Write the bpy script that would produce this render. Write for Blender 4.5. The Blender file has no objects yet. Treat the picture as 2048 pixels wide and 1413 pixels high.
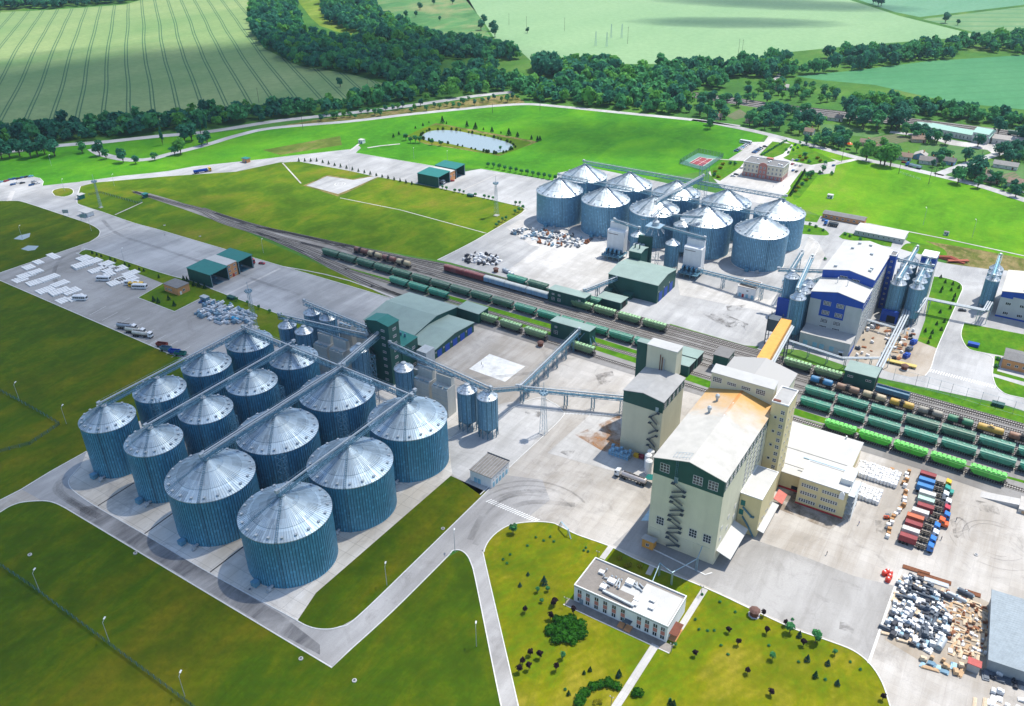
import bpy, bmesh, math, random
import numpy as np
from mathutils import Vector, Matrix
from mathutils.geometry import tessellate_polygon
R = math.radians
random.seed(7)
SC = bpy.context.scene
COL = SC.collection
# ------------------------------------------------------------------ camera (x runs along the rails, y across them; metres)
CAM_H = 220.0
FPX, PITCH, ROLL, YAW = 1675.15, 0.523096, 0.011872, -0.575273
def _cam_axes():
    f = Vector((0, math.cos(PITCH), -math.sin(PITCH))); r = Vector((1, 0, 0)); d = f.cross(r)
    c, s = math.cos(ROLL), math.sin(ROLL)
    r, d = c * r + s * d, -s * r + c * d
    rot = Matrix.Rotation(-YAW, 3, 'Z')
    return rot @ r, rot @ d, rot @ f
AX_R, AX_D, AX_F = _cam_axes()
cam = bpy.data.cameras.new('camera')
cam.sensor_width = 36.0; cam.lens = FPX / 2048 * 36; cam.clip_start = 1.0; cam.clip_end = 20000
cob = bpy.data.objects.new('camera', cam); COL.objects.link(cob)
m3 = Matrix((AX_R, -AX_D, -AX_F)).transposed()
cob.matrix_world = Matrix.Translation((0, 0, CAM_H)) @ m3.to_4x4()
SC.camera = cob
def P(px, py, z=0.0):
    """surveyed point of the photograph -> where it stands at height z (metres)"""
    d = AX_R * ((px - 1024) / FPX) + AX_D * ((py - 706) / FPX) + AX_F
    t = (z - CAM_H) / d.z
    return Vector((d.x * t, d.y * t, z))
# ------------------------------------------------------------------ light
SUN_EL = 63.0; SUN_AZ = (0.36, 0.933)
W = bpy.data.worlds.new('World'); SC.world = W; W.use_nodes = True
nt = W.node_tree; nt.nodes.clear()
sky = nt.nodes.new('ShaderNodeTexSky'); sky.sky_type = 'NISHITA'; sky.sun_disc = False
sky.sun_elevation = R(SUN_EL); sky.sun_rotation = math.atan2(SUN_AZ[0], SUN_AZ[1])
sky.air_density = 1.0; sky.dust_density = 0.6; sky.ozone_density = 1.0
bg = nt.nodes.new('ShaderNodeBackground'); bg.inputs[1].default_value = 0.13
wo = nt.nodes.new('ShaderNodeOutputWorld')
nt.links.new(sky.outputs[0], bg.inputs[0]); nt.links.new(bg.outputs[0], wo.inputs[0])
sl = bpy.data.lights.new('sun', 'SUN'); sl.energy = 3.5; sl.angle = R(0.53); sl.color = (1.0, 0.94, 0.84)
so = bpy.data.objects.new('sun', sl); COL.objects.link(so)
ce = math.cos(R(SUN_EL)); n_ = math.hypot(*SUN_AZ)
so.rotation_euler = Vector((-SUN_AZ[0] / n_ * ce, -SUN_AZ[1] / n_ * ce, -math.sin(R(SUN_EL)))).to_track_quat('-Z', 'Y').to_euler()
so.location = (0, 0, 600)
SC.view_settings.view_transform = 'Standard'; SC.view_settings.look = 'None'
SC.view_settings.exposure = 0.78; SC.view_settings.gamma = 1.0
SC.render.engine = 'CYCLES'
SC.cycles.max_bounces = 5; SC.cycles.diffuse_bounces = 2; SC.cycles.glossy_bounces = 2; SC.cycles.transparent_max_bounces = 10
# ------------------------------------------------------------------ node helper
def srgb(r, g, b):
    f = lambda c: (c / 12.92 if c <= 0.04045 else ((c + 0.055) / 1.055) ** 2.4)
    return tuple(f(c / 255.0) for c in (r, g, b))
class NM:
    def __init__(s, name, rough=0.8, metal=0.0, spec=0.3):
        s.m = bpy.data.materials.new(name); s.m.use_nodes = True
        s.t = s.m.node_tree; s.b = s.t.nodes['Principled BSDF']
        s.b.inputs['Roughness'].default_value = rough; s.b.inputs['Metallic'].default_value = metal
        s.b.inputs['Specular IOR Level'].default_value = spec
    def n(s, k): return s.t.nodes.new(k)
    def l(s, a, b): s.t.links.new(a, b)
    def put(s, inp, v):
        if isinstance(v, bpy.types.NodeSocket): s.l(v, inp)
        elif isinstance(v, (tuple, list)): inp.default_value = tuple(v) + ((1.0,) if len(v) == 3 and inp.type == 'RGBA' else ())
        else: inp.default_value = v
    def pos(s): return s.n('ShaderNodeNewGeometry').outputs['Position']
    def obj(s): return s.n('ShaderNodeTexCoord').outputs['Object']
    def map(s, v, scale=(1, 1, 1), rot=0.0, loc=(0, 0, 0)):
        k = s.n('ShaderNodeMapping'); s.l(v, k.inputs[0]); k.inputs['Scale'].default_value = scale
        k.inputs['Rotation'].default_value = (0, 0, rot); k.inputs['Location'].default_value = loc
        return k.outputs[0]
    def noise(s, v, scale, detail=3.0, rough=0.55, dist=0.0):
        k = s.n('ShaderNodeTexNoise'); s.l(v, k.inputs['Vector']); k.inputs['Scale'].default_value = scale
        k.inputs['Detail'].default_value = detail; k.inputs['Roughness'].default_value = rough; k.inputs['Distortion'].default_value = dist
        return k.outputs['Fac']
    def ramp(s, f, *st):
        k = s.n('ShaderNodeValToRGB'); s.l(f, k.inputs[0]); e = k.color_ramp.elements
        while len(e) < len(st): e.new(0.5)
        for i, (p, c) in enumerate(st):
            e[i].position = p; e[i].color = (c, c, c, 1) if not isinstance(c, (tuple, list)) else tuple(c) + (1,)
        return k.outputs[0]
    def mix(s, f, a, b, mode='MIX'):
        k = s.n('ShaderNodeMix'); k.data_type = 'RGBA'; k.blend_type = mode
        s.put(k.inputs[0], f); s.put(k.inputs[6], a); s.put(k.inputs[7], b)
        return k.outputs[2]
    def ma(s, op, a, b=0.0):
        k = s.n('ShaderNodeMath'); k.operation = op; s.put(k.inputs[0], a); s.put(k.inputs[1], b)
        return k.outputs[0]
    def sep(s, v):
        k = s.n('ShaderNodeSeparateXYZ'); s.l(v, k.inputs[0]); return k.outputs
    def comb(s, x, y, z=0.0):
        k = s.n('ShaderNodeCombineXYZ'); s.put(k.inputs[0], x); s.put(k.inputs[1], y); s.put(k.inputs[2], z); return k.outputs[0]
    def white(s, v):
        k = s.n('ShaderNodeTexWhiteNoise'); k.noise_dimensions = '2D'; s.l(v, k.inputs['Vector']); return k.outputs['Value']
    def col(s, c): s.put(s.b.inputs['Base Color'], c); return s
    def bump(s, h, st=0.4, d=0.1):
        k = s.n('ShaderNodeBump'); k.inputs['Strength'].default_value = st; k.inputs['Distance'].default_value = d
        s.l(h, k.inputs['Height']); s.l(k.outputs[0], s.b.inputs['Normal'])
MATS = {}
def paint(name, c, rough=0.6, metal=0.0, wear=0.25, scale=0.6, spec=0.3):
    """plain painted / rendered surface with faint blotches and dirt"""
    if name in MATS: return MATS[name]
    k = NM(name, rough, metal, spec); v = k.obj()
    a = k.noise(v, scale, 4, 0.6); b = k.noise(k.map(v, (2.2, 2.2, 0.25)), scale, 3, 0.6)
    f = k.ma('MULTIPLY', k.ma('ADD', a, b), 0.5)
    lo = tuple(x * (1 - wear) for x in c); hi = tuple(min(1, x * (1 + wear * 0.45)) for x in c)
    k.col(k.ramp(f, (0.3, lo), (0.62, hi)))
    MATS[name] = k.m
    return k.m
# ------------------------------------------------------------------ mesh builder
class MB:
    def __init__(s): s.v = []; s.f = []; s.mi = []; s.cur = 0
    def add(s, vs, fs):
        o = len(s.v); s.v += [tuple(v) for v in vs]
        for f in fs: s.f.append(tuple(o + i for i in f)); s.mi.append(s.cur)
        return s
    def box(s, x0, x1, y0, y1, z0, z1):
        return s.add([(x0, y0, z0), (x1, y0, z0), (x1, y1, z0), (x0, y1, z0), (x0, y0, z1), (x1, y0, z1), (x1, y1, z1), (x0, y1, z1)],
                     [(3, 2, 1, 0), (4, 5, 6, 7), (0, 1, 5, 4), (1, 2, 6, 5), (2, 3, 7, 6), (3, 0, 4, 7)])
    def prism(s, poly, axis, a, b):
        """extrude a 2-D outline along x, y or z (outline axes are the other two, in order)"""
        n = len(poly); w = {'x': lambda p, t: (t, p[0], p[1]), 'y': lambda p, t: (p[0], t, p[1]), 'z': lambda p, t: (p[0], p[1], t)}[axis]
        vs = [w(p, a) for p in poly] + [w(p, b) for p in poly]
        return s.add(vs, [tuple(range(n)), tuple(range(2 * n - 1, n - 1, -1))] + [(i, n + i, n + (i + 1) % n, (i + 1) % n) for i in range(n)])
    def lathe(s, prof, n=24, c=(0, 0, 0), cap=True):
        """prof: [(r, z)...] about the vertical through c"""
        o = []
        for r, z in prof:
            for i in range(n):
                a = 2 * math.pi * i / n; o.append((c[0] + r * math.cos(a), c[1] + r * math.sin(a), c[2] + z))
        fs = [(k * n + i, k * n + (i + 1) % n, (k + 1) * n + (i + 1) % n, (k + 1) * n + i) for k in range(len(prof) - 1) for i in range(n)]
        if cap: fs += [tuple(range(n - 1, -1, -1)), tuple((len(prof) - 1) * n + i for i in range(n))]
        return s.add(o, fs)
    def tube(s, p0, p1, r, n=8, r1=None):
        p0, p1 = Vector(p0), Vector(p1); d = (p1 - p0).normalized()
        u = d.cross(Vector((0, 0, 1)) if abs(d.z) < 0.95 else Vector((1, 0, 0))).normalized(); w = d.cross(u)
        r1 = r if r1 is None else r1; vs = []
        for p, q in ((p0, r), (p1, r1)):
            for i in range(n):
                a = 2 * math.pi * i / n; vs.append(p + u * (math.cos(a) * q) + w * (math.sin(a) * q))
        return s.add(vs, [(i, (i + 1) % n, n + (i + 1) % n, n + i) for i in range(n)] + [tuple(range(n - 1, -1, -1)), tuple(range(n, 2 * n))])
    def bar(s, p0, p1, w, h=None):
        """rectangular bar, width w across and h up"""
        h = w if h is None else h
        p0, p1 = Vector(p0), Vector(p1); d = (p1 - p0).normalized()
        u = d.cross(Vector((0, 0, 1)) if abs(d.z) < 0.98 else Vector((1, 0, 0))).normalized(); k = u.cross(d)
        vs = []
        for p in (p0, p1):
            for a, b in ((-1, -1), (1, -1), (1, 1), (-1, 1)): vs.append(p + u * (a * w / 2) + k * (b * h / 2))
        return s.add(vs, [(0, 1, 2, 3), (7, 6, 5, 4), (0, 4, 5, 1), (1, 5, 6, 2), (2, 6, 7, 3), (3, 7, 4, 0)])
    def build(s, name, mats, parent=None, smooth=False, sharp=None):
        me = bpy.data.meshes.new(name); me.from_pydata(s.v, [], s.f)
        for m in (mats if isinstance(mats, (list, tuple)) else [mats]): me.materials.append(m)
        me.polygons.foreach_set('material_index', s.mi)
        bm = bmesh.new(); bm.from_mesh(me); bmesh.ops.recalc_face_normals(bm, faces=bm.faces); bm.to_mesh(me); bm.free()
        if smooth:
            me.polygons.foreach_set('use_smooth', [True] * len(me.polygons))
            if sharp is not None: me.set_sharp_from_angle(angle=R(sharp))
        me.update()
        return put(name, me, parent)
def put(name, me, parent=None, loc=None):
    o = bpy.data.objects.new(name, me); COL.objects.link(o)
    if parent is not None: o.parent = parent
    if loc is not None: o.location = loc
    return o
def tag(o, label=None, cat=None, group=None, kind=None):
    for k, v in (('label', label), ('category', cat), ('group', group), ('kind', kind)):
        if v: o[k] = v
    return o
def thing(name, label, cat, loc=(0, 0, 0), rz=0.0, group=None):
    o = bpy.data.objects.new(name, None); COL.objects.link(o); o.empty_display_size = 0.5
    o.location = loc; o.rotation_euler = (0, 0, rz)
    return tag(o, label, cat, group)
def kids(o): return CH.get(o.name, [])
CH = {}
def index_children():
    CH.clear()
    for o in bpy.data.objects:
        if o.parent is not None: CH.setdefault(o.parent.name, []).append(o)
def dup(o, loc=None, rz=None, label=None, group=None, scale=None, parent=None, deep=None):
    """copy of a thing with copies of its parts and sub-parts"""
    c = o.copy(); COL.objects.link(c)
    if parent is not None: c.parent = parent
    if loc is not None: c.location = loc
    if rz is not None: c.rotation_euler = (0, 0, rz)
    if label: c['label'] = label
    if group: c['group'] = group
    if scale is not None: c.scale = scale if isinstance(scale, tuple) else (scale,) * 3
    for k in (deep or kids)(o): dup(k, parent=c, deep=deep)
    return c
ORD = ['first', 'second', 'third', 'fourth', 'fifth', 'sixth', 'seventh', 'eighth', 'ninth', 'tenth', 'eleventh', 'twelfth', 'thirteenth', 'fourteenth', 'fifteenth', 'sixteenth', 'seventeenth', 'eighteenth', 'nineteenth', 'twentieth']
def sheet(name, polys, z, mat, kind='structure', label=None, cat=None):
    """flat ground sheets; each outline is given as surveyed points"""
    b = MB()
    for pl in polys:
        pts = [P(*p) if len(p) == 2 else Vector((p[0], p[1], 0)) for p in pl]
        pts = [Vector((p.x, p.y, 0)) for p in pts]
        b.add([(p.x, p.y, z) for p in pts], [t for t in tessellate_polygon([pts])])
    me = bpy.data.meshes.new(name); me.from_pydata(b.v, [], b.f); me.materials.append(mat)
    bm = bmesh.new(); bm.from_mesh(me)
    for f in bm.faces:
        f.normal_update()
        if f.normal.z < 0: f.normal_flip()
    bm.to_mesh(me); bm.free()
    return tag(put(name, me), label, cat, None, kind)
def ribbon(b, pts, w, z, h=None, closed=False):
    """strip of width w along ground points; with h a raised kerb-like bar"""
    pts = [Vector((p[0], p[1], 0)) for p in pts]; n = len(pts); L = []; Rr = []
    for i, p in enumerate(pts):
        a = pts[max(i - 1, 0)]; c = pts[min(i + 1, n - 1)]
        if closed: a = pts[i - 1]; c = pts[(i + 1) % n]
        d = (c - a).normalized(); q = Vector((-d.y, d.x, 0)) * (w / 2); L.append(p + q); Rr.append(p - q)
    for i in range(n if closed else n - 1):
        j = (i + 1) % n
        A, B_, C, D = L[i], L[j], Rr[j], Rr[i]
        if h is None: b.add([(D.x, D.y, z), (C.x, C.y, z), (B_.x, B_.y, z), (A.x, A.y, z)], [(0, 1, 2, 3)])
        else:
            vs = [(q.x, q.y, z) for q in (D, C, B_, A)] + [(q.x, q.y, z + h) for q in (D, C, B_, A)]
            b.add(vs, [(4, 5, 6, 7), (0, 1, 5, 4), (2, 3, 7, 6), (1, 2, 6, 5), (3, 0, 4, 7)])
def smooth_line(pts, k=6):
    """Catmull-Rom through ground points"""
    pts = [Vector((p[0], p[1], 0)) for p in pts]; o = []
    for i in range(len(pts) - 1):
        p0, p1, p2, p3 = pts[max(i - 1, 0)], pts[i], pts[i + 1], pts[min(i + 2, len(pts) - 1)]
        for j in range(k):
            t = j / k
            o.append(0.5 * ((2 * p1) + (p2 - p0) * t + (2 * p0 - 5 * p1 + 4 * p2 - p3) * t * t + (3 * p1 - p0 - 3 * p2 + p3) * t ** 3))
    o.append(pts[-1]); return o
def G(*pp): return [P(*p) for p in pp]
# ================================================================== ground materials
def grass_mat(name, fresh, mid, dry, dryness=0.5, sc=0.012, stripes=None, streak=None):
    k = NM(name, 0.95, 0, 0.1); v = k.pos()
    big = k.noise(k.map(v, (1.0, 0.25 if streak is not None else 1.0, 1), streak or 0.0), sc, 5, 0.62, 0.8)
    med = k.noise(k.map(v, (1.0, 0.4, 1), streak or 0.6), sc * 5, 5, 0.68, 0.5); fine = k.noise(v, 0.5, 4, 0.7)
    f = k.ma('ADD', k.ma('MULTIPLY', big, 0.55), k.ma('MULTIPLY', med, 0.45))
    d0 = 0.60 - dryness * 0.13
    c = k.ramp(f, (0.40, tuple(x * 0.72 for x in fresh)), (0.46, fresh), (d0, mid), (d0 + 0.10, dry))
    c = k.mix(k.ramp(k.noise(v, sc * 2.2, 4, 0.6, 1.0), (0.40, 0.0), (0.68, 0.6)), c, tuple(x * 0.58 for x in fresh))
    if stripes is not None:
        rot, per, amt = stripes
        w = k.n('ShaderNodeTexWave'); w.inputs['Scale'].default_value = 0.314 / per; w.inputs['Distortion'].default_value = 1.5; w.inputs['Detail'].default_value = 2
        w.inputs['Detail Scale'].default_value = 0.6
        k.l(k.map(v, (1, 1, 1), rot), w.inputs['Vector'])
        c = k.mix(k.ma('MULTIPLY', w.outputs['Fac'], amt), c, tuple(x * 0.7 for x in mid))
    c = k.mix(k.ramp(fine, (0.35, 0.42), (0.7, 0.0)), c, tuple(x * 0.45 for x in mid))
    c = k.mix(k.ramp(k.noise(v, 0.16, 4, 0.7), (0.5, 0.0), (0.75, 0.35)), c, tuple(x * 1.25 for x in mid))
    k.col(c); k.bump(fine, 0.5, 0.25)
    return k.m
M_LAWN = grass_mat('lawn grass', (0.062, 0.155, 0.004), (0.125, 0.195, 0.005), (0.215, 0.20, 0.022), 0.62, 0.013, (0.35, 5.0, 0.2))
M_LAWND = grass_mat('shaggy lawn', (0.046, 0.105, 0.001), (0.088, 0.124, 0.001), (0.155, 0.140, 0.004), 0.62, 0.02, (1.0, 4.5, 0.22), 0.75)
M_LAWN2 = grass_mat('clipped lawn', (0.105, 0.185, 0.002), (0.185, 0.195, 0.002), (0.33, 0.265, 0.03), 0.62, 0.022, (0.5, 3.2, 0.4))
M_LAWN3 = grass_mat('sunny lawn', (0.085, 0.275, 0.005), (0.140, 0.310, 0.007), (0.21, 0.29, 0.03), 0.35, 0.01, None, 0.3)
M_FRESH = grass_mat('fresh grass', (0.048, 0.225, 0.010), (0.095, 0.295, 0.008), (0.15, 0.32, 0.02), 0.3, 0.007)
M_MEADOW = grass_mat('meadow grass', (0.05, 0.165, 0.03), (0.085, 0.205, 0.03), (0.16, 0.23, 0.06), 0.4, 0.005)
M_VERGE = grass_mat('bright verge', (0.06, 0.20, 0.006), (0.10, 0.225, 0.008), (0.16, 0.20, 0.02), 0.35, 0.06)
M_DRY = grass_mat('dry bank', (0.10, 0.13, 0.02), (0.22, 0.19, 0.07), (0.34, 0.25, 0.12), 0.6, 0.05)
def crop_mat(name, c, c2, lines=None, sc=0.004, streak=0.0):
    k = NM(name, 0.95, 0, 0.08); v = k.pos()
    a = k.noise(k.map(v, (1, 0.18, 1), streak), sc * 4, 4, 0.6, 0.3); b = k.noise(v, sc, 4, 0.6, 0.5)
    f = k.ma('ADD', k.ma('MULTIPLY', a, 0.5), k.ma('MULTIPLY', b, 0.5))
    col = k.ramp(f, (0.36, c), (0.64, c2))
    col = k.mix(k.ramp(k.noise(v, 0.12, 4, 0.7), (0.4, 0.25), (0.62, 0.0)), col, tuple(x * 0.6 for x in c))
    if lines:
        ang, per, half, cl, amt = lines                       # tractor wheelings: two ruts every `per` metres
        u = k.sep(k.map(v, (1, 1, 1), ang))[0]
        wob = k.ma('MULTIPLY', k.noise(v, 0.0022, 1), 16.0)
        u = k.ma('ADD', u, wob)
        fr = k.ma('MULTIPLY', k.ma('FRACT', k.ma('DIVIDE', u, per)), per)
        for q in (0.0, 3.6):
            d = k.ma('ABSOLUTE', k.ma('SUBTRACT', fr, per * 0.4 + q))
            msk = k.ma('MULTIPLY', k.ma('LESS_THAN', d, half), amt)
            col = k.mix(msk, col, cl)
    k.col(col); return k.m
M_WHEAT = crop_mat('wheat field', (0.145, 0.26, 0.095), (0.27, 0.345, 0.145), (-0.95, 25.0, 0.75, (0.045, 0.12, 0.06), 0.85), 0.003, -0.72)
M_PALE = crop_mat('pale crop', (0.19, 0.325, 0.165), (0.25, 0.38, 0.20), None, 0.0022, 0.5)
M_DARKC = crop_mat('dark crop', (0.055, 0.20, 0.085), (0.085, 0.25, 0.11), (0.85, 30.0, 1.0, (0.05, 0.16, 0.07), 0.5), 0.004, 0.85)
M_GARD = crop_mat('garden crop', (0.055, 0.155, 0.045), (0.11, 0.22, 0.07), (0.4, 5.0, 0.8, (0.10, 0.15, 0.06), 0.5), 0.02, 0.4)
M_SOIL = crop_mat('garden soil', (0.12, 0.13, 0.07), (0.17, 0.16, 0.10), (0.4, 4.0, 0.6, (0.06, 0.14, 0.05), 0.8), 0.02, 0.4)
def paving(name, c, joint=6.0, jc=0.72, warm=(1.0, 0.97, 0.92), stain=0.35, streak=0.0, rough=0.85):
    k = NM(name, rough, 0, 0.25); v = k.pos()
    a = k.noise(v, 0.018, 5, 0.6, 0.6); b = k.noise(k.map(v, (1, 0.12, 1), streak), 0.12, 5, 0.65, 0.4); f_ = k.noise(v, 1.6, 4, 0.7)
    f = k.ma('ADD', k.ma('MULTIPLY', a, 0.55), k.ma('MULTIPLY', b, 0.45))
    lo = tuple(c * 0.72 * w for w in warm); hi = tuple(c * 1.14 * (1 + w) / 2 for w in warm)
    col = k.ramp(f, (0.40, lo), (0.58, hi))
    if joint:
        br = k.n('ShaderNodeTexBrick'); br.inputs['Scale'].default_value = 1.0; br.inputs['Brick Width'].default_value = joint; br.inputs['Row Height'].default_value = joint * 0.6
        br.inputs['Mortar Size'].default_value = 0.10; br.inputs['Mortar Smooth'].default_value = 0.4; br.offset = 0.0; br.squash = 1.0
        br.inputs['Color1'].default_value = (1, 1, 1, 1); br.inputs['Color2'].default_value = (0.90, 0.90, 0.90, 1); br.inputs['Mortar'].default_value = (jc, jc, jc, 1)
        k.l(v, br.inputs['Vector']); col = k.mix(1.0, col, br.outputs['Color'], 'MULTIPLY')
    st = k.ramp(k.noise(v, 0.07, 6, 0.72, 1.2), (0.54, 0.0), (0.70, stain))
    col = k.mix(st, col, tuple(c * 0.42 * w for w in (1.0, 0.93, 0.85)))
    vo = k.n('ShaderNodeTexVoronoi'); vo.feature = 'DISTANCE_TO_EDGE'; vo.inputs['Scale'].default_value = 0.045; k.l(k.map(k.mix(0.08, v, k.n('ShaderNodeTexNoise').outputs['Color'], 'ADD'), (1, 1, 0)), vo.inputs['Vector'])
    col = k.mix(k.ramp(vo.outputs['Distance'], (0.0, 0.16), (0.006, 0.0)), col, tuple(c * 0.4 for _ in warm))
    pt = k.white(k.comb(k.ma('FLOOR', k.ma('DIVIDE', k.sep(v)[0], 23.0)), k.ma('FLOOR', k.ma('DIVIDE', k.sep(v)[1], 17.0))))
    col = k.mix(k.ramp(pt, (0.6, 0.0), (1.0, 0.22)), col, tuple(c * 0.7 * w for w in warm))
    col = k.mix(k.ramp(f_, (0.3, 0.22), (0.6, 0.0)), col, tuple(c * 0.6 for _ in warm))
    k.col(col); k.bump(f_, 0.15, 0.03); return k.m
M_CONC = paving('yard concrete', 0.43, 6.0, 0.86, (1.05, 0.95, 0.82), stain=0.5, streak=0.3)
M_PALEC = paving('pale concrete', 0.50, 5.0, 0.84, stain=0.35)
M_ASPH = paving('grey asphalt', 0.40, 0, 1, (0.97, 0.985, 1.0), 0.30, 0.0)
M_LOT = paving('lot asphalt', 0.32, 0, 1, (1.02, 0.98, 0.92), 0.35)
M_ROAD = paving('road asphalt', 0.37, 0, 1, (1.0, 0.97, 0.94), 0.45, 0.6)
M_APRON = paving('apron concrete', 0.40, 12.0, 0.9, (0.97, 0.985, 1.0), 0.25, 0.2)
M_DIRT = paving('packed dirt', 0.36, 0, 1, (1.1, 0.9, 0.66), 0.4)
M_PAD = paving('silo pad concrete', 0.66, 9.0, 0.6, (1.06, 0.96, 0.80), 0.6)
M_KERB = paint('kerb stone', (0.62, 0.62, 0.60), 0.8, wear=0.2)
M_WHITE = paint('white road paint', (0.68, 0.68, 0.66), 0.7, wear=0.35, scale=0.9)
M_BALLAST = paving('track ballast', 0.235, 0, 1, (1.0, 0.95, 0.9), 0.5)
kw = NM('pond water', 0.06, 0, 0.5); kw.col((0.24, 0.30, 0.31)); kw.bump(kw.noise(kw.pos(), 0.5, 3), 0.05, 0.05); M_WATER = kw.m
def decal(name, c, sc, lo, hi, amt, stretch=(1, 1, 1), rot=0.0):
    """stain with ragged edges: the ground shows through between its blots"""
    k = NM(name, 0.9, 0, 0.1); k.col(c)
    f = k.ramp(k.noise(k.map(k.pos(), stretch, rot), sc, 5, 0.68, 0.8), (lo, 0.0), (hi, amt))
    tr = k.n('ShaderNodeBsdfTransparent'); mx = k.n('ShaderNodeMixShader')
    k.l(f, mx.inputs[0]); k.l(tr.outputs[0], mx.inputs[1]); k.l(k.b.outputs[0], mx.inputs[2])
    k.l(mx.outputs[0], k.t.nodes['Material Output'].inputs[0]); return k.m
M_OIL = decal('oil stain', (0.12, 0.11, 0.10), 0.13, 0.46, 0.66, 0.6)
M_TYRE = decal('tyre marks', (0.14, 0.135, 0.13), 0.06, 0.36, 0.7, 0.38)
M_RUST = decal('rust wash', (0.36, 0.17, 0.06), 0.12, 0.36, 0.60, 0.65)
M_WET = decal('damp asphalt', (0.09, 0.09, 0.10), 0.1, 0.36, 0.62, 0.5, (1, 0.25, 1), 0.0)
# ================================================================== ground sheets (lowest first)
b = MB()
for i in range(-8, 8):
    for j in range(-4, 12): b.add([(i * 1000, j * 1000, 0), (i * 1000 + 1000, j * 1000, 0), (i * 1000 + 1000, j * 1000 + 1000, 0), (i * 1000, j * 1000 + 1000, 0)], [(0, 1, 2, 3)])
tag(b.build('ground', M_MEADOW), None, None, None, 'structure')
def S(*pp): return smooth_line(G(*pp), 5)
# crops and meadows
sheet('field', [[(-420, 70), (-60, 38), (0, 24), (100, 20), (250, 9), (330, -14), (430, -60), (520, -40), (502, 20), (503, 62), (530, 98), (600, 132), (700, 148), (765, 166), (800, 182), (640, 208), (400, 236), (200, 250), (0, 268), (-420, 330)]], 0.02, M_WHEAT)
sheet('field', [[(925, -8), (950, 22), (972, 50), (990, 78), (1012, 92), (1045, 106), (1062, 122), (1250, 128), (1340, 128), (1480, 122), (1560, 106), (1700, 92), (1962, 72), (1800, 32), (1700, 0), (1630, -30), (1300, -60), (1000, -40)]], 0.02, M_PALE)
sheet('field', [[(1590, 152), (1700, 142), (1860, 122), (2048, 110), (2500, 80), (2600, 300), (2048, 219), (1900, 204), (1750, 170), (1640, 160)]], 0.02, M_DARKC)
sheet('field', [[(1700, -6), (1790, 24), (1840, 34), (2060, 8), (2300, -10), (2000, -50), (1750, -40)]], 0.02, crop_mat('blue green crop', (0.10, 0.25, 0.14), (0.16, 0.31, 0.19), None, 0.003, 0.2))
sheet('field', [[(1845, 38), (1960, 68), (2060, 60), (2400, 40), (2300, -2), (2060, 12)]], 0.02, crop_mat('strip fields', (0.11, 0.235, 0.10), (0.22, 0.31, 0.15), (1.1, 46.0, 6.0, (0.10, 0.22, 0.10), 0.7), 0.003, 1.1))
sheet('meadow', [[(590, -6), (622, 36), (640, 52), (700, 72), (712, 60), (660, 34), (640, -6)]], 0.02, grass_mat('sunlit meadow', (0.13, 0.24, 0.02), (0.21, 0.29, 0.04), (0.27, 0.30, 0.06), 0.4, 0.01))
sheet('meadow', [[(745, -8), (760, 20), (800, 50), (900, 72), (985, 80), (965, 46), (935, -6)]], 0.02, grass_mat('hill meadow', (0.075, 0.215, 0.07), (0.11, 0.25, 0.085), (0.27, 0.28, 0.13), 0.75, 0.006))
# fresh lawns round the works
sheet('lawn', [[(-200, 340), (0, 312), (120, 292), (212, 287), (307, 277), (420, 266), (547, 254), (700, 241), (865, 222), (987, 213), (1056, 209), (1124, 214), (1227, 224), (1380, 240), (1478, 257), (1533, 269), (1480, 330), (1300, 360), (1104, 362), (960, 338), (871, 333), (711, 306), (560, 320), (330, 348), (161, 370), (87, 370), (0, 372), (-200, 390)]], 0.03, M_FRESH)
sheet('lawn', [[(1533, 269), (1621, 291), (1724, 318), (1792, 332), (1881, 353), (1963, 373), (2048, 402), (2400, 520), (2300, 640), (2048, 530), (1900, 500), (1815, 482), (1733, 446), (1642, 432), (1560, 400), (1540, 330)]], 0.03, M_LAWN3)
sheet('lawn', [[(161, 373), (193, 365), (330, 353), (472, 343.5), (560, 324.7), (598, 323), (700, 341.8), (745, 352), (834, 367.5), (878, 376), (1042, 413.6), (1049, 418.7), (1042, 427), (953, 480), (875, 520), (700, 490), (520, 458), (300, 392), (340, 420), (560, 520), (700, 572), (560.5, 531.6), (330, 463.4), (266, 445.7), (201, 423), (155, 407)]], 0.035, M_LAWN)
sheet('lawn', [[(300, 395), (430, 436), (600, 512), (830, 612), (700, 573), (560.5, 531.6), (330, 463.4), (270, 440)]], 0.036, M_LAWN)
sheet('lawn', [[(-500, 520), (0, 402), (37, 402), (56.4, 407), (129, 431), (177, 447.3), (195, 457), (200, 463.4), (196.6, 473), (182, 482.7), (166, 489), (0, 546), (0, 561), (342, 709), (500, 790), (300, 840), (173, 903), (100, 944), (43, 979), (0, 1001), (-300, 1130), (-600, 900)]], 0.04, M_LAWND)
sheet('lawn', [[(-300, 1200), (0, 1025), (20, 1013), (44, 1005), (85, 1002), (109, 1006), (131.6, 1016.7), (663.8, 1335.6), (700, 1300.5), (785, 1223), (891, 1117.5), (925, 1098), (962, 1169), (1012, 1413), (1040, 1500), (300, 1700), (-500, 1700)]], 0.045, M_LAWND)
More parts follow.
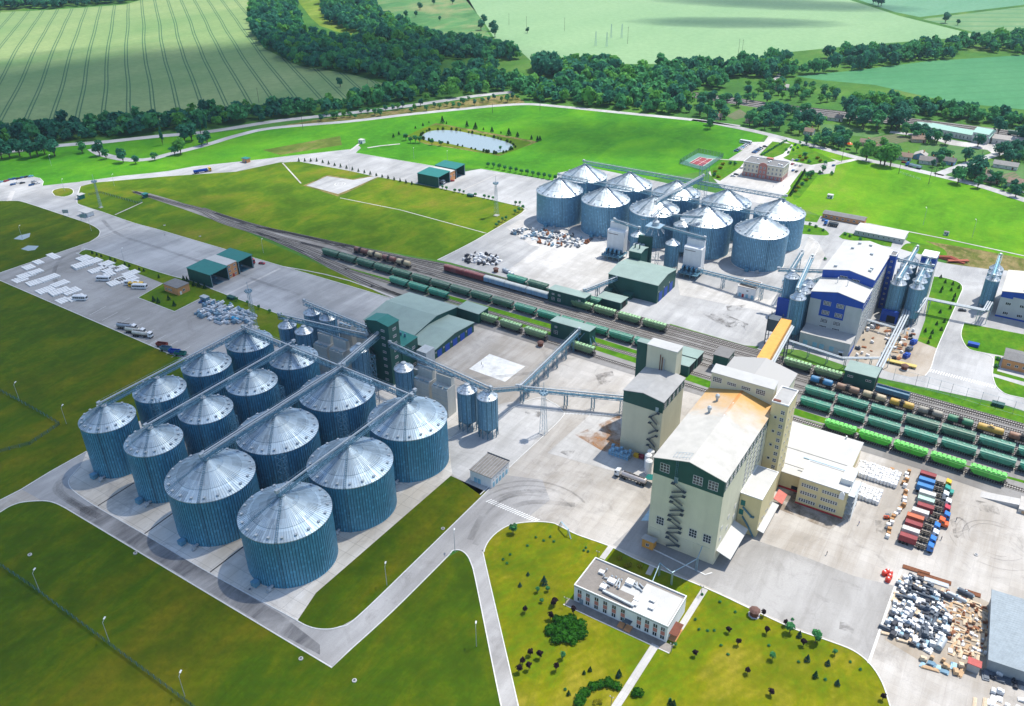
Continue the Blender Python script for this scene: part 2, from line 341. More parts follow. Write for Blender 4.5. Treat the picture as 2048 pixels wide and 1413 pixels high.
# paved yards
PL = [(-160, 385), (0, 363), (30, 356), (66, 353.8), (80.6, 357), (87, 363.5), (84.6, 371.6), (161, 363.5), (241.7, 352), (330, 343.4), (386, 333), (560.5, 314.5), (700, 299), (716, 290), (722, 296), (711, 306), (871, 333), (919, 345), (960, 338), (1104, 362), (1120, 345), (1180, 335), (1400, 380), (1500, 400), (1616, 440), (1642, 432), (1733, 446), (1815, 482), (1850, 505), (1862, 520), (1893, 527), (1973, 538), (2060, 545), (2300, 640), (2300, 900), (2048, 822), (1996, 806), (1764, 757), (1600, 700), (1480, 690), (1300, 640), (1100, 580), (900, 525), (875, 520), (953, 480), (1042, 427), (1049, 418.7), (1042, 413.6), (878, 376), (834, 367.5), (745, 352), (700, 341.8), (598, 323), (560, 324.7), (472, 343.5), (330, 353), (193, 365), (171, 370), (161, 373), (154.7, 407), (201, 423), (266, 445.7), (330, 463.4), (560.5, 531.6), (700, 572.6), (820, 609.5), (880, 640), (800, 720), (640, 800), (342, 709), (0, 560.7), (-10, 556), (0, 546), (166, 489), (182, 482.7), (196.6, 473), (200, 463.4), (195, 457), (177, 447.3), (129, 431), (56.4, 407), (37, 402), (0, 402), (-160, 430)]
sheet('pavement', [PL], 0.06, M_APRON)
sheet('pavement', [[(780, 720), (880, 640), (950, 640), (1100, 686), (1240, 732), (1450, 792), (1600, 846), (1724, 897), (1858, 938), (2048, 1002), (2500, 1160), (2500, 1800), (1760, 1600), (1780, 1413), (1765, 1367), (1741, 1329.5), (1707, 1302), (1656, 1281.6), (1587, 1257.7), (1498, 1216.7), (1413, 1177), (1281, 1122.7), (1221, 1093.6), (1154.6, 1069.7), (1120, 1052.6), (1103, 1046), (1069, 1044), (1025, 1049), (997, 1063), (977, 1083), (968, 1104), (970, 1124), (1036.7, 1413), (1060, 1520), (1030, 1520), (1002.5, 1413), (953, 1169), (942.7, 1128), (932.5, 1109), (919, 1100.5), (905, 1102), (891, 1117.5), (785, 1223), (700, 1300.5), (663.8, 1335.6), (131.6, 1016.7), (109, 1006), (85, 1002), (44, 1005), (20, 1013), (0, 1025), (-80, 1070), (-80, 1040), (0, 1001), (43, 979), (100, 944), (173.5, 903), (300, 830), (600, 790)]], 0.06, M_CONC)
sheet('road', [[(131.6, 1016.7), (160, 990), (189.7, 1011.6), (287, 1068), (417, 1145), (569, 1227.6), (615, 1252.6), (649, 1259), (680, 1254), (713.7, 1235.5), (833, 1121), (973.5, 984.3), (1010, 950), (1085, 960), (1100, 1000), (1050, 1040), (997, 1063), (977, 1083), (968, 1104), (970, 1124), (1036.7, 1413), (1060, 1520), (1030, 1520), (1002.5, 1413), (953, 1169), (942.7, 1128), (932.5, 1109), (919, 1100.5), (905, 1102), (891, 1117.5), (785, 1223), (700, 1300.5), (663.8, 1335.6)]], 0.075, M_ROAD)
sheet('road', [[(131.6, 1016.7), (109, 1006), (85, 1002), (43, 979), (100, 944), (173.5, 903), (160, 935), (140, 957), (138.4, 970.6), (150, 984), (189.7, 1011.6)]], 0.078, M_ASPH)
sheet('pavement', [[(160, 935), (140, 957), (138.4, 970.6), (150, 984), (189.7, 1011.6), (287, 1068), (417, 1145), (569, 1227.6), (595, 1241), (632, 1186), (700, 1127), (901.6, 951.8), (990, 850), (800, 720), (640, 800), (300, 830), (173.5, 903)]], 0.08, M_PAD)
sheet('lawn', [[(594.7, 1242), (632, 1186), (700, 1127), (901.6, 951.8), (973.5, 984.3), (833, 1121), (713.7, 1235.5), (680, 1254), (649, 1259), (615, 1252.6)]], 0.10, M_LAWND)
# left lot and its green islands
sheet('pavement', [[(0, 546), (166, 489), (158.7, 507.7), (161, 510), (272, 545.6), (326, 566.5), (276, 595.6), (349, 623.5), (412, 592), (470, 630), (560, 690), (480, 740), (342, 709), (0, 560.7)]], 0.08, M_LOT)
sheet('lawn', [S((161, 510), (158.7, 506), (168, 500.5), (184, 501)) + G((322, 545.6), (378.7, 560.6), (420, 577), (453, 589.6), (560.7, 629.8), (640, 660), (600, 700), (540, 676), (470, 622), (412, 592), (349, 623.5), (276, 595.6), (326, 567), (272, 545.6))], 0.10, M_LAWN)
sheet('lawn', [[(a, b) for a, b in [(104, 385), (108, 380), (122, 376.5), (138, 376.5), (146, 380), (146.5, 386), (140, 391), (126, 394), (110, 392)]]], 0.10, M_LAWN)
sheet('pavement', [[(613, 371), (654, 352.5), (706, 360), (748, 352.5), (755, 354), (706, 376), (676, 388)]], 0.055, M_APRON)
sheet('meadow', [[(606, 371), (654, 350), (706, 358), (748, 350), (760, 354), (706, 380), (676, 393)]], 0.05, M_DRY)
sheet('pavement', [[(1225, 1090), (1413, 1172), (1498, 1212), (1587, 1253), (1656, 1277), (1707, 1298), (1738, 1322), (1790, 1172), (1707, 1152), (1621, 1118), (1519, 1083), (1440, 1075), (1290, 1030)]], 0.068, M_LOT)
sheet('pavement', [[(1800, 1150), (1860, 1160), (1940, 1185), (1995, 1215), (1985, 1330), (1940, 1350), (1870, 1340), (1770, 1280)]], 0.07, M_DIRT)
# lawns on the mill side
LB = S((1036.7, 1413), (970, 1124), (968, 1104), (977, 1083), (997, 1063), (1025, 1049), (1069, 1044), (1103, 1046), (1120, 1052.6), (1154.6, 1069.7)) + G((1221, 1093.6), (1281, 1122.7), (1413, 1177), (1498, 1216.7), (1587, 1257.7)) + S((1656, 1281.6), (1707, 1302), (1741, 1329.5), (1765, 1367), (1780, 1413), (1775, 1500)) + G((1060, 1520))
sheet('lawn', [LB], 0.08, M_LAWN2)
# right side islands
sheet('lawn', [S((1600, 448), (1640, 455), (1657, 466), (1650, 471), (1605, 468)), G((1600, 440), (1613, 443), (1634, 445), (1641, 432), (1612, 427)), G((1677.5, 473.8), (1688, 464), (1785, 484), (1782, 494), (1685.5, 478))], 0.09, M_VERGE)
sheet('lawn', [S((1801, 498), (1814.6, 487), (1850, 490), (1885, 497), (1893, 512), (1870, 518), (1845, 510), (1825, 505), (1801, 498)), S((1868, 553), (1890, 556), (1917, 565), (1925, 576), (1919.5, 592), (1906, 624), (1874, 697)) + G((1835, 682), (1850, 640), (1856, 600)), [(1927.6, 646), (1960, 652), (2048, 669), (2100, 690), (2100, 740), (2048, 726), (2005, 712), (1941, 700), (1930, 690), (1922, 670)], [(1986.7, 753.4), (2048, 772), (2100, 785), (2100, 815), (2048, 796), (2011, 788), (1992, 772)], [(1990, 712), (2002, 714), (1994, 742), (2048, 757), (2100, 770), (2100, 778), (2048, 764), (1986, 747)]], 0.09, M_VERGE)
sheet('pavement', [[(1752, 735), (1790, 660), (1835, 682), (1874, 697), (1862, 735), (1850, 752), (1820, 754), (1780, 745)], [(1600, 690), (1760, 735), (1790, 650), (1700, 650)]], 0.085, M_DIRT)
sheet('meadow', [[(1850, 482), (1960, 500), (2060, 520), (2060, 545), (1973, 538), (1893, 527), (1893, 512), (1885, 497)]], 0.085, M_DRY)
sheet('lawn', [[(1773, 764), (1996, 812), (2060, 828), (2060, 850), (1990, 832), (1800, 782)]], 0.085, M_VERGE)
# admin forecourt: parks, car parks
sheet('pavement', [[(1416, 345), (1486, 300), (1466, 304), (1500, 284), (1528, 284), (1540, 268), (1586, 290), (1574, 318), (1600, 300), (1680, 322), (1704, 318), (1724, 318), (1672, 330), (1668, 346), (1620, 352), (1600, 346), (1575, 385), (1540, 410), (1480, 400), (1440, 372)]], 0.065, M_PALEC)
sheet('lawn', [[(1518, 310), (1545, 283), (1584, 288), (1566, 308), (1545, 316)], [(1566, 316), (1608, 291), (1625, 300), (1672, 322), (1622, 330), (1582, 322)], [(1420, 340), (1450, 318), (1490, 322), (1480, 335), (1440, 362), (1424, 356)], [(1580, 372), (1603, 342), (1640, 346), (1600, 395), (1588, 400)]], 0.09, M_VERGE)
# tennis court
sheet('pavement', [[(1359, 327), (1396, 306), (1444, 315), (1408, 341)]], 0.09, paint('court surround', (0.10, 0.24, 0.18), 0.9, wear=0.2, scale=0.2))
sheet('pavement', [[(1378, 326), (1399, 314), (1426, 319), (1405, 333)]], 0.11, paint('court clay', (0.26, 0.05, 0.06), 0.9, wear=0.15, scale=0.2))
# pond
POND = S((842, 272), (862, 262), (905, 261), (945, 268), (985, 276), (1018, 286), (1026, 293), (1018, 300), (990, 306), (965, 302), (925, 293), (880, 284), (850, 280), (842, 272))
sheet('meadow', [[(812, 272), (872, 246), (960, 262), (1070, 282), (1076, 284), (998, 312), (930, 300), (850, 288)]], 0.045, M_DRY)
sheet('lawn', [S((815, 271), (872, 250), (960, 266), (1040, 280), (1060, 287), (1000, 309), (930, 298), (850, 286), (815, 271))], 0.06, M_LAWN)
sheet('water', [POND], 0.09, M_WATER)
# far roads
b = MB()
ROADS = {'road_upper': (11, [(-120, 318), (34, 301), (99, 294), (126, 290.5), (212, 283.7), (307.6, 273.4), (420, 263), (547, 243), (646, 232), (765.4, 218.7), (864.6, 205), (943, 193), (1025, 184)]),
         'road_lower': (9, [(184.6, 297.4), (200, 307), (222, 313.5), (260, 320), (301, 318), (342, 307.6), (410, 290.5), (478.5, 270), (547, 256), (700, 242.7), (816.7, 229), (919, 218.7), (987.6, 212), (1056, 208.5), (1124, 213.6), (1227, 224), (1380, 239), (1409.5, 242.7), (1478, 256), (1532.6, 268), (1621.4, 290.5), (1724, 318), (1792, 331.5), (1881, 352), (1963, 372.5), (2048, 400), (2200, 450)]),
         'village_lane': (8, [(1876, 350), (1895, 342), (1963, 318), (2000, 306), (2014, 300), (1980, 294), (1925, 286), (1854, 273), (1780, 264)]),
         'station_lane': (10, [(1838, 272), (1868, 256), (1850, 246)]),
         'track': (6, [(1548, 162), (1562, 148), (1575, 140)]), 'lane': (6, [(1384, 240), (1480, 252)])}
for k_, (w_, pp) in ROADS.items(): ribbon(b, smooth_line(G(*pp), 6), w_, 0.12)
tag(b.build('road', M_ASPH), None, None, None, 'structure')
sheet('meadow', [[(560, 252), (640, 238), (766, 224), (866, 210), (945, 198), (1028, 188), (1050, 205), (987, 211), (919, 217), (816, 227.5), (700, 240), (600, 249)]], 0.05, M_DRY)
sheet('meadow', [[(525, 300), (680, 272), (684, 290), (560, 310)]], 0.05, grass_mat('olive grass', (0.09, 0.15, 0.02), (0.14, 0.18, 0.03), (0.25, 0.2, 0.09), 0.5, 0.02))
sheet('pavement', [[(1838, 270), (1868, 254), (1880, 258), (1862, 276), (1900, 282), (2010, 290), (2030, 300), (1990, 312), (1975, 300), (1900, 290)]], 0.13, M_PALEC)
# village gardens
sheet('garden', [[(1640, 262), (1740, 276), (1770, 268), (1690, 250), (1642, 248)], [(1840, 292), (1888, 282), (1985, 300), (1960, 312), (1860, 332), (1836, 310)], [(1890, 350), (1990, 320), (2048, 330), (2048, 376), (1930, 352)]], 0.06, M_GARD)
sheet('garden', [[(1735, 276), (1790, 268), (1828, 280), (1768, 294)], [(1452, 232), (1480, 218), (1500, 232), (1470, 240)], [(1984, 350), (2030, 344), (2048, 362), (2010, 366)]], 0.075, M_SOIL)
# railway beds
sheet('railway_bed', [[(262, 381), (300, 387), (352, 402), (450, 434), (520, 453), (610, 471), (700, 490), (800, 510), (880, 529), (1000, 560), (1100, 590), (1330, 656), (1520, 706), (1700, 756), (1830, 792), (2048, 850), (2300, 920), (2300, 1110), (2048, 1008), (1860, 945), (1722, 902), (1590, 850), (1240, 742), (1100, 698), (950, 652), (900, 640), (830, 618), (750, 582), (655, 535), (587, 496), (520, 472), (455, 450), (360, 416), (290, 393)], [(1370, 184), (1460, 196), (1560, 208), (1700, 224), (1800, 234), (1900, 246), (2048, 264), (2300, 300), (2300, 322), (2048, 283), (1900, 264), (1800, 250), (1700, 238), (1560, 222), (1460, 207), (1370, 193)]], 0.11, M_BALLAST)
def AB(*pp): return [Vector((p[0], p[1], 0)) for p in pp]
sheet('lawn', [AB((-372, 357), (-318, 357.5), (-250, 358.5), (-190, 358.5), (-140, 356), (-140, 353.5), (-200, 352), (-262, 350.5), (-330, 352)), AB((-244, 347), (-200, 347), (-140, 344), (-100, 341), (-60, 340), (-36, 341), (-36, 344.5), (-60, 345.5), (-140, 349.5), (-200, 351), (-240, 351)), AB((-150, 391), (-90, 390), (-84, 388), (-84, 390.5), (-150, 393.5)), AB((-76, 389), (-40, 388), (30, 386), (30, 388), (-40, 391), (-76, 392)), AB((30, 340), (-16, 339), (60, 344), (60, 346), (30, 345)), AB((-60, 339), (-50, 339), (-50, 333.5), (-60, 334))], 0.13, M_VERGE)
# markings
b = MB()
def pline(p, q, w): ribbon(b, G(p, q), w, 0.14)
for i in range(9): pline((150 + i * 24 + 62, 640 + i * 11.5 - 27), (150 + i * 24 + 30, 640 + i * 11.5 - 10), 0.22)
for i in range(9): pline((298 + i * 11.8, 668 + i * 5.6), (274 + i * 11.6, 679 + i * 6.0), 0.22)
for i in range(21):                                            # zebra by the white shed
    t = i / 20; a = P(984 + 95 * t, 999 + 40 * t); ribbon(b, [a, a + Vector((-1.2, -2.6, 0)) * 1.0], 0.55, 0.14)
for i in range(26):
    t = i / 25; a = P(1860 + 128 * t, 744 + 33 * t); ribbon(b, [a, a + Vector((0.4, 3.2, 0))], 0.55, 0.14)
for i in range(16):
    t = i / 15; a = P(1136 + 98 * t, 826 + 3 * t); ribbon(b, [a, a + Vector((-1.6, -2.2, 0))], 0.5, 0.14)
hp = P(680, 368.5)
for r_, w_ in ((4.2, 0.5), (2.0, 0.4)):
    ribbon(b, [hp + Vector((r_ * math.cos(t * 0.2618), r_ * math.sin(t * 0.2618), 0)) for t in range(24)], w_, 0.14, None, True)
for (p, q) in (((1378, 326), (1399, 314)), ((1399, 314), (1426, 319)), ((1426, 319), (1405, 333)), ((1405, 333), (1378, 326)), ((1389, 320), (1415, 326)), ((1393, 331), (1419, 316.5)), ((1382, 328), (1403, 316))): pline(p, q, 0.35)
tag(b.build('road_marking', M_WHITE), None, None, None, 'structure')
# pale seams and patches in the yards
b = MB()
def pl2(pp, w): ribbon(b, G(*pp), w, 0.105)
pl2([(452, 590), (560, 537)], 2.0); pl2([(1506, 715), (1578, 640)], 3.5); pl2([(927, 380), (1000, 346)], 1.4); pl2([(166, 489), (258, 455)], 0.9); pl2([(18, 402), (26, 382)], 3.6)
tag(b.build('pavement', M_PALEC), None, None, None, 'structure')
sheet('pavement', [[(938, 738), (979, 708), (1050, 733), (1010, 764)]], 0.10, paint('lime washed slab', (0.66, 0.66, 0.64), 0.9, wear=0.3, scale=0.12))
sheet('pavement', [S((895, 880), (985, 815), (1060, 800), (1105, 806), (1124, 822), (1122, 838), (1090, 866), (1035, 920)) + G((960, 990), (905, 950)), [(1095, 906), (1180, 830), (1246, 838), (1242, 900), (1300, 930), (1290, 960)], [(1012, 455), (1040, 440), (1090, 436), (1200, 480), (1300, 535), (1200, 520), (1060, 490)], [(1355, 560), (1480, 590), (1540, 600), (1580, 560), (1620, 470), (1640, 490), (1650, 510), (1600, 620), (1560, 630), (1360, 590)]], 0.10, M_PALEC)
sheet('pavement', [[(1010, 545), (1100, 480), (1250, 520), (1215, 560), (1110, 600)]], 0.104, M_PALEC)
sheet('stain', [[(1150, 870), (1240, 830), (1244, 915), (1200, 900)]], 0.15, M_RUST)
sheet('stain', [[(1120, 905), (1136, 893), (1152, 900), (1140, 915)], [(1405, 628), (1450, 628), (1500, 650), (1490, 662), (1440, 650)], [(1452, 612), (1490, 610), (1500, 620), (1455, 622)], [(1455, 640), (1498, 648), (1495, 662), (1450, 655)], [(1680, 1244), (1712, 1252), (1706, 1268), (1678, 1258)], [(1950, 1000), (1995, 1010), (2000, 1030), (1960, 1022)], [(1750, 1040), (1775, 1044), (1772, 1070), (1752, 1066)], [(1560, 960), (1605, 985), (1600, 1030), (1545, 1000)], [(1900, 1040), (1930, 1030), (1940, 1060), (1910, 1080)], [(1050, 818), (1085, 825), (1078, 835), (1050, 830)], [(660, 735), (700, 736), (690, 760), (650, 752)], [(1190, 750), (1225, 742), (1230, 760), (1200, 772)]], 0.16, M_OIL)
sheet('stain', [[(1590, 985), (1660, 1010), (1690, 1040), (1660, 1060), (1560, 1020), (1535, 1030), (1520, 1010)]], 0.155, decal('damp soil wash', (0.22, 0.16, 0.10), 0.1, 0.36, 0.6, 0.55))
b = MB()
def arc(cx, cy, r, a0, a1, w): ribbon(b, [Vector((cx + r * math.cos(R(t)), cy + r * math.sin(R(t)), 0)) for t in range(a0, a1 + 1, 6)], w, 0.165)
q0 = P(1990, 1080)
for r_, a0, a1 in ((9, 0, 300), (11, 60, 330), (13.5, 150, 260), (16, 200, 380)): arc(q0.x, q0.y, r_, a0, a1, 0.4)
q1 = P(1075, 1000)
for r_, a0, a1 in ((17, 90, 210), (20, 60, 200), (23, 80, 190), (26, 60, 170)): arc(q1.x + 4, q1.y - 14, r_, a0, a1, 0.9)
for pp in ([(120, 965), (122, 985), (150, 1005), (200, 1035)], [(130, 950), (112, 978), (140, 1003), (190, 1032)], [(950, 1090), (1000, 1030), (1060, 1005), (1150, 1010)], [(940, 1080), (975, 1020), (1040, 985), (1120, 985)], [(160, 500), (120, 520), (110, 560), (160, 600)], [(205, 440), (240, 470), (330, 500), (600, 590)], [(930, 760), (1090, 740), (1110, 700)]):
    ribbon(b, smooth_line(G(*pp), 8), 2.6, 0.165)
tag(b.build('tyre_marks', M_TYRE), None, None, None, 'structure')
sheet('stain', [[(160, 1015), (190, 1012), (560, 1228), (640, 1290), (640, 1310), (560, 1268), (160, 1030)]], 0.15, M_WET)
# kerbs
b = MB()
KERBS = [[(131.6, 1016.7), (663.8, 1335.6), (700, 1300.5)], [(700, 1300.5), (785, 1223), (891, 1117.5), (905, 1102), (919, 1100.5), (932.5, 1109), (942.7, 1128), (953, 1169), (1002.5, 1413), (1030, 1520)], [(0, 1025), (20, 1013), (44, 1005), (85, 1002), (109, 1006), (131.6, 1016.7)], [(0, 1001), (43, 979), (100, 944), (173.5, 903)], [(160.7, 933), (140, 957), (138.4, 970.6), (150, 984), (189.7, 1011.6), (287, 1068), (417, 1145), (569, 1227.6), (615, 1252.6), (649, 1259), (680, 1254), (713.7, 1235.5), (833, 1121), (985.4, 972)], [(1060, 1520), (1036.7, 1413), (970, 1124), (968, 1104), (977, 1083), (997, 1063), (1025, 1049), (1069, 1044), (1103, 1046), (1120, 1052.6), (1154.6, 1069.7), (1221, 1093.6), (1281, 1122.7), (1413, 1177), (1498, 1216.7), (1587, 1257.7), (1656, 1281.6), (1707, 1302), (1741, 1329.5), (1765, 1367), (1780, 1413)],
 [(0, 561), (342, 709)], [(0, 546), (166, 489), (182, 482.7), (196.6, 473), (200, 463.4), (195, 457), (177, 447.3), (129, 431), (56.4, 407), (37, 402), (0, 402)], [(161, 373), (154.7, 407), (201, 423), (266, 445.7), (330, 463.4), (560.5, 531.6), (700, 572.6), (815, 607)], [(272, 545.6), (161, 510), (158.7, 506), (168, 500.5), (184, 501), (322, 545.6), (378.7, 560.6)], [(420, 577), (453, 589.6), (560.7, 629.8)], [(326, 567), (276, 595.6), (349, 623.5), (412, 592)], [(711, 306), (871, 333)], [(961, 338), (1104, 362)], [(598, 323), (700, 341.8), (745, 352), (834, 367.5)], [(878, 376), (1042, 413.6), (1049, 418.7), (1042, 427), (953, 480), (875, 520)], [(598, 323), (566, 325)], [(161, 363.5), (330, 343.4), (560.5, 314.5), (700, 299)], [(66, 353.8), (80.6, 357), (87, 363.5), (84.6, 371.6)],
 [(1615, 474), (1634, 484), (1638, 494), (1629, 511), (1613, 536)], [(1868, 553), (1890, 556), (1917, 565), (1925, 576), (1919.5, 592), (1906, 624), (1874, 697), (1862, 735), (1850, 752)], [(1927.6, 646), (1922, 670), (1930, 690), (1941, 700), (1984, 714), (1984, 745), (1992, 772), (2011, 788), (2048, 797)], [(895, 880), (1060, 800), (1105, 806), (1124, 822), (1122, 838), (1035, 920), (960, 990)]]
for pp in KERBS: ribbon(b, smooth_line(G(*pp), 5) if len(pp) > 4 else G(*pp), 0.38, 0.0, 0.24)
ribbon(b, smooth_line(G((104, 385), (108, 380), (122, 376.5), (138, 376.5), (146, 380), (146.5, 386), (140, 391), (126, 394), (110, 392)), 3), 0.5, 0, 0.24, True)
for pp in ([(1288, 1085), (1292, 1092), (1410, 1150), (1424, 1146)],): ribbon(b, G(*pp), 0.5, 0, 0.24)
ribbon(b, G((1802, 1140), (1737, 1327)), 0.8, 0, 0.2)
tag(b.build('kerb', M_KERB), None, None, None, 'structure')
b = MB()
for pp in ([(196, 1012), (268, 966)], [(289, 1068), (352, 1022)], [(420, 1145), (492, 1090)]): ribbon(b, G(*pp), 0.6, 0.112)
tag(b.build('drain', paint('drain channel', (0.07, 0.065, 0.06), 0.9, wear=0.3)), None, None, None, 'structure')
b = MB()
for pp, w_ in (([(1311, 1290), (1232, 1413), (1190, 1480)], 2.6), ([(1204, 1118), (1222, 1094)], 2.2), ([(1296, 1150), (1306, 1130)], 2.0), ([(1352, 1270), (1410, 1178)], 2.2), ([(565, 326), (602, 367)], 1.2), ([(680, 396), (800, 420), (973, 467)], 0.8), ([(230, 430), (285, 405)], 1.3), ([(564, 533), (610, 541), (650, 549), (700, 562), (750, 580), (800, 600)], 1.0), ([(700, 302), (718, 288)], 2.0), ([(1735, 447), (1900, 480), (2048, 512)], 1.4), ([(1412, 317), (1490, 322)], 2.0), ([(800, 288), (760, 292), (735, 296)], 2.5)):
    ribbon(b, G(*pp), w_, 0.17)
tag(b.build('footpath', M_PALEC), None, None, None, 'structure')
# ================================================================== silos
def silo_wall_mat(name, tint, nrib, zb=1.15, rough=0.45, metal=0.3):
    k = NM(name, rough, metal, 0.4); x, y, z = k.sep(k.obj())
    th = k.ma('MULTIPLY', k.ma('ARCTAN2', y, x), nrib / (2 * math.pi))
    seg = k.comb(k.ma('FLOOR', th), k.ma('FLOOR', k.ma('DIVIDE', z, zb)))
    w = k.white(seg)
    c = k.ramp(w, (0.0, tuple(t * 0.82 for t in tint)), (0.8, tint), (1.0, tuple(min(1, t * 1.28) for t in tint)))
    st = k.noise(k.map(k.obj(), (1.5, 1.5, 0.06)), 0.8, 4, 0.6)
    c = k.mix(k.ramp(st, (0.45, 0.0), (0.8, 0.45)), c, tuple(t * 0.55 for t in tint))
    hz = k.ma('FRACT', k.ma('DIVIDE', z, zb))
    c = k.mix(k.ma('MULTIPLY', k.ma('LESS_THAN', hz, 0.12), 0.22), c, tuple(t * 0.4 for t in tint))
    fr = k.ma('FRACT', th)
    c = k.mix(k.ma('MULTIPLY', k.ma('GREATER_THAN', fr, 0.70), 0.62), c, tuple(t * 0.25 for t in tint))  # shadow in the recessed joints painted in as dark strips
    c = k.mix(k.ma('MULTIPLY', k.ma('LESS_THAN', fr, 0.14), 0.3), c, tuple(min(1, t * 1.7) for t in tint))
    k.col(c)
    wv = k.n('ShaderNodeTexWave'); wv.bands_direction = 'Z'; wv.inputs['Scale'].default_value = 2.4; k.l(k.obj(), wv.inputs['Vector'])
    k.bump(wv.outputs['Fac'], 0.25, 0.04)
    return k.m
def silo_roof_mat(name, tint, n, rough=0.56):
    k = NM(name, rough, 0.7, 0.5); x, y, z = k.sep(k.obj())
    th = k.ma('MULTIPLY', k.ma('ARCTAN2', y, x), n / (2 * math.pi))
    rr = k.ma('SQRT', k.ma('ADD', k.ma('MULTIPLY', x, x), k.ma('MULTIPLY', y, y)))
    w = k.white(k.comb(k.ma('FLOOR', th), k.ma('FLOOR', k.ma('DIVIDE', rr, 5.2))))
    w2 = k.white(k.comb(k.ma('FLOOR', k.ma('DIVIDE', th, 9.0)), 3.0))
    f = k.ma('ADD', k.ma('MULTIPLY', w, 0.6), k.ma('MULTIPLY', w2, 0.4))
    c = k.ramp(f, (0.15, tuple(t * 0.80 for t in tint)), (0.85, tuple(min(1, t * 1.12) for t in tint)))
    fr = k.ma('FRACT', th); c = k.mix(k.ma('MULTIPLY', k.ma('GREATER_THAN', fr, 0.84), 0.4), c, tuple(t * 0.35 for t in tint))
    oi = k.n('ShaderNodeObjectInfo'); R_ = max(11.0, n / 5.8)
    w3 = k.white(k.comb(k.ma('FLOOR', k.ma('DIVIDE', th, 5.0)), k.ma('ADD', k.ma('FLOOR', k.ma('MULTIPLY', oi.outputs['Random'], 50)), k.ma('FLOOR', k.ma('DIVIDE', rr, R_ * 0.26)))))
    c = k.mix(k.ma('MULTIPLY', k.ma('GREATER_THAN', w3, 0.55), 0.35), c, tuple(min(1, t * 1.45) for t in tint))
    c = k.mix(k.ma('MULTIPLY', k.ma('MULTIPLY', k.ma('GREATER_THAN', rr, R_ * 0.34), k.ma('LESS_THAN', rr, R_ * 0.72)), 0.22), c, tuple(t * 0.55 for t in tint))  # middle tier's different reflection painted in as a darker ring
    st = k.noise(k.map(k.obj(), (0.4, 0.4, 0.4)), 0.5, 5, 0.7)
    c = k.mix(k.ramp(st, (0.55, 0.0), (0.8, 0.35)), c, (0.30, 0.29, 0.27))
    k.col(c)
    k.l(k.ramp(w, (0.0, rough - 0.08), (1.0, rough + 0.14)), k.b.inputs['Roughness'])
    return k.m
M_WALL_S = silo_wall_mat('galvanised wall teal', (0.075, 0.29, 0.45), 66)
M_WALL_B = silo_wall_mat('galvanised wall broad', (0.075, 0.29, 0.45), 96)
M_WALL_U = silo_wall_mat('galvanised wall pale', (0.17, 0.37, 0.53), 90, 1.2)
M_ROOF_S = silo_roof_mat('silo roof sheet small', (0.43, 0.525, 0.59), 66)
M_ROOF_B = silo_roof_mat('silo roof sheet broad', (0.43, 0.525, 0.59), 96)
M_ROOF_U = silo_roof_mat('silo roof sheet pale', (0.55, 0.61, 0.65), 90, 0.42)
M_STEEL = paint('galvanised steel', (0.30, 0.42, 0.50), 0.45, 0.6, 0.25, 0.4)
M_STEELB = paint('blue grey steel', (0.11, 0.24, 0.33), 0.5, 0.5, 0.3, 0.4)
M_STEELL = paint('bright zinc', (0.42, 0.46, 0.49), 0.62, 0.35, 0.2, 0.4)
M_DARK = paint('dark recess', (0.012, 0.015, 0.018), 0.8, wear=0.1)
M_FAN = paint('fan housing', (0.12, 0.30, 0.42), 0.55, 0.3, 0.25)
def rib_ring(b, r, nrib, z0, z1, depth=0.16, wf=0.30):
    """one corrugated shell: flat panels with a recessed joint between stiffeners"""
    o = []
    for i in range(nrib):
        a = 2 * math.pi * i / nrib; d = 2 * math.pi / nrib
        for t, q in ((0.0, r), (1 - wf, r), (1 - wf * 0.8, r - depth), (1 - wf * 0.2, r - depth)): o.append((a + d * t, q))
    n = len(o)
    b.add([(q * math.cos(a), q * math.sin(a), z0) for a, q in o] + [(q * math.cos(a), q * math.sin(a), z1) for a, q in o],
          [(i, (i + 1) % n, n + (i + 1) % n, n + i) for i in range(n)])
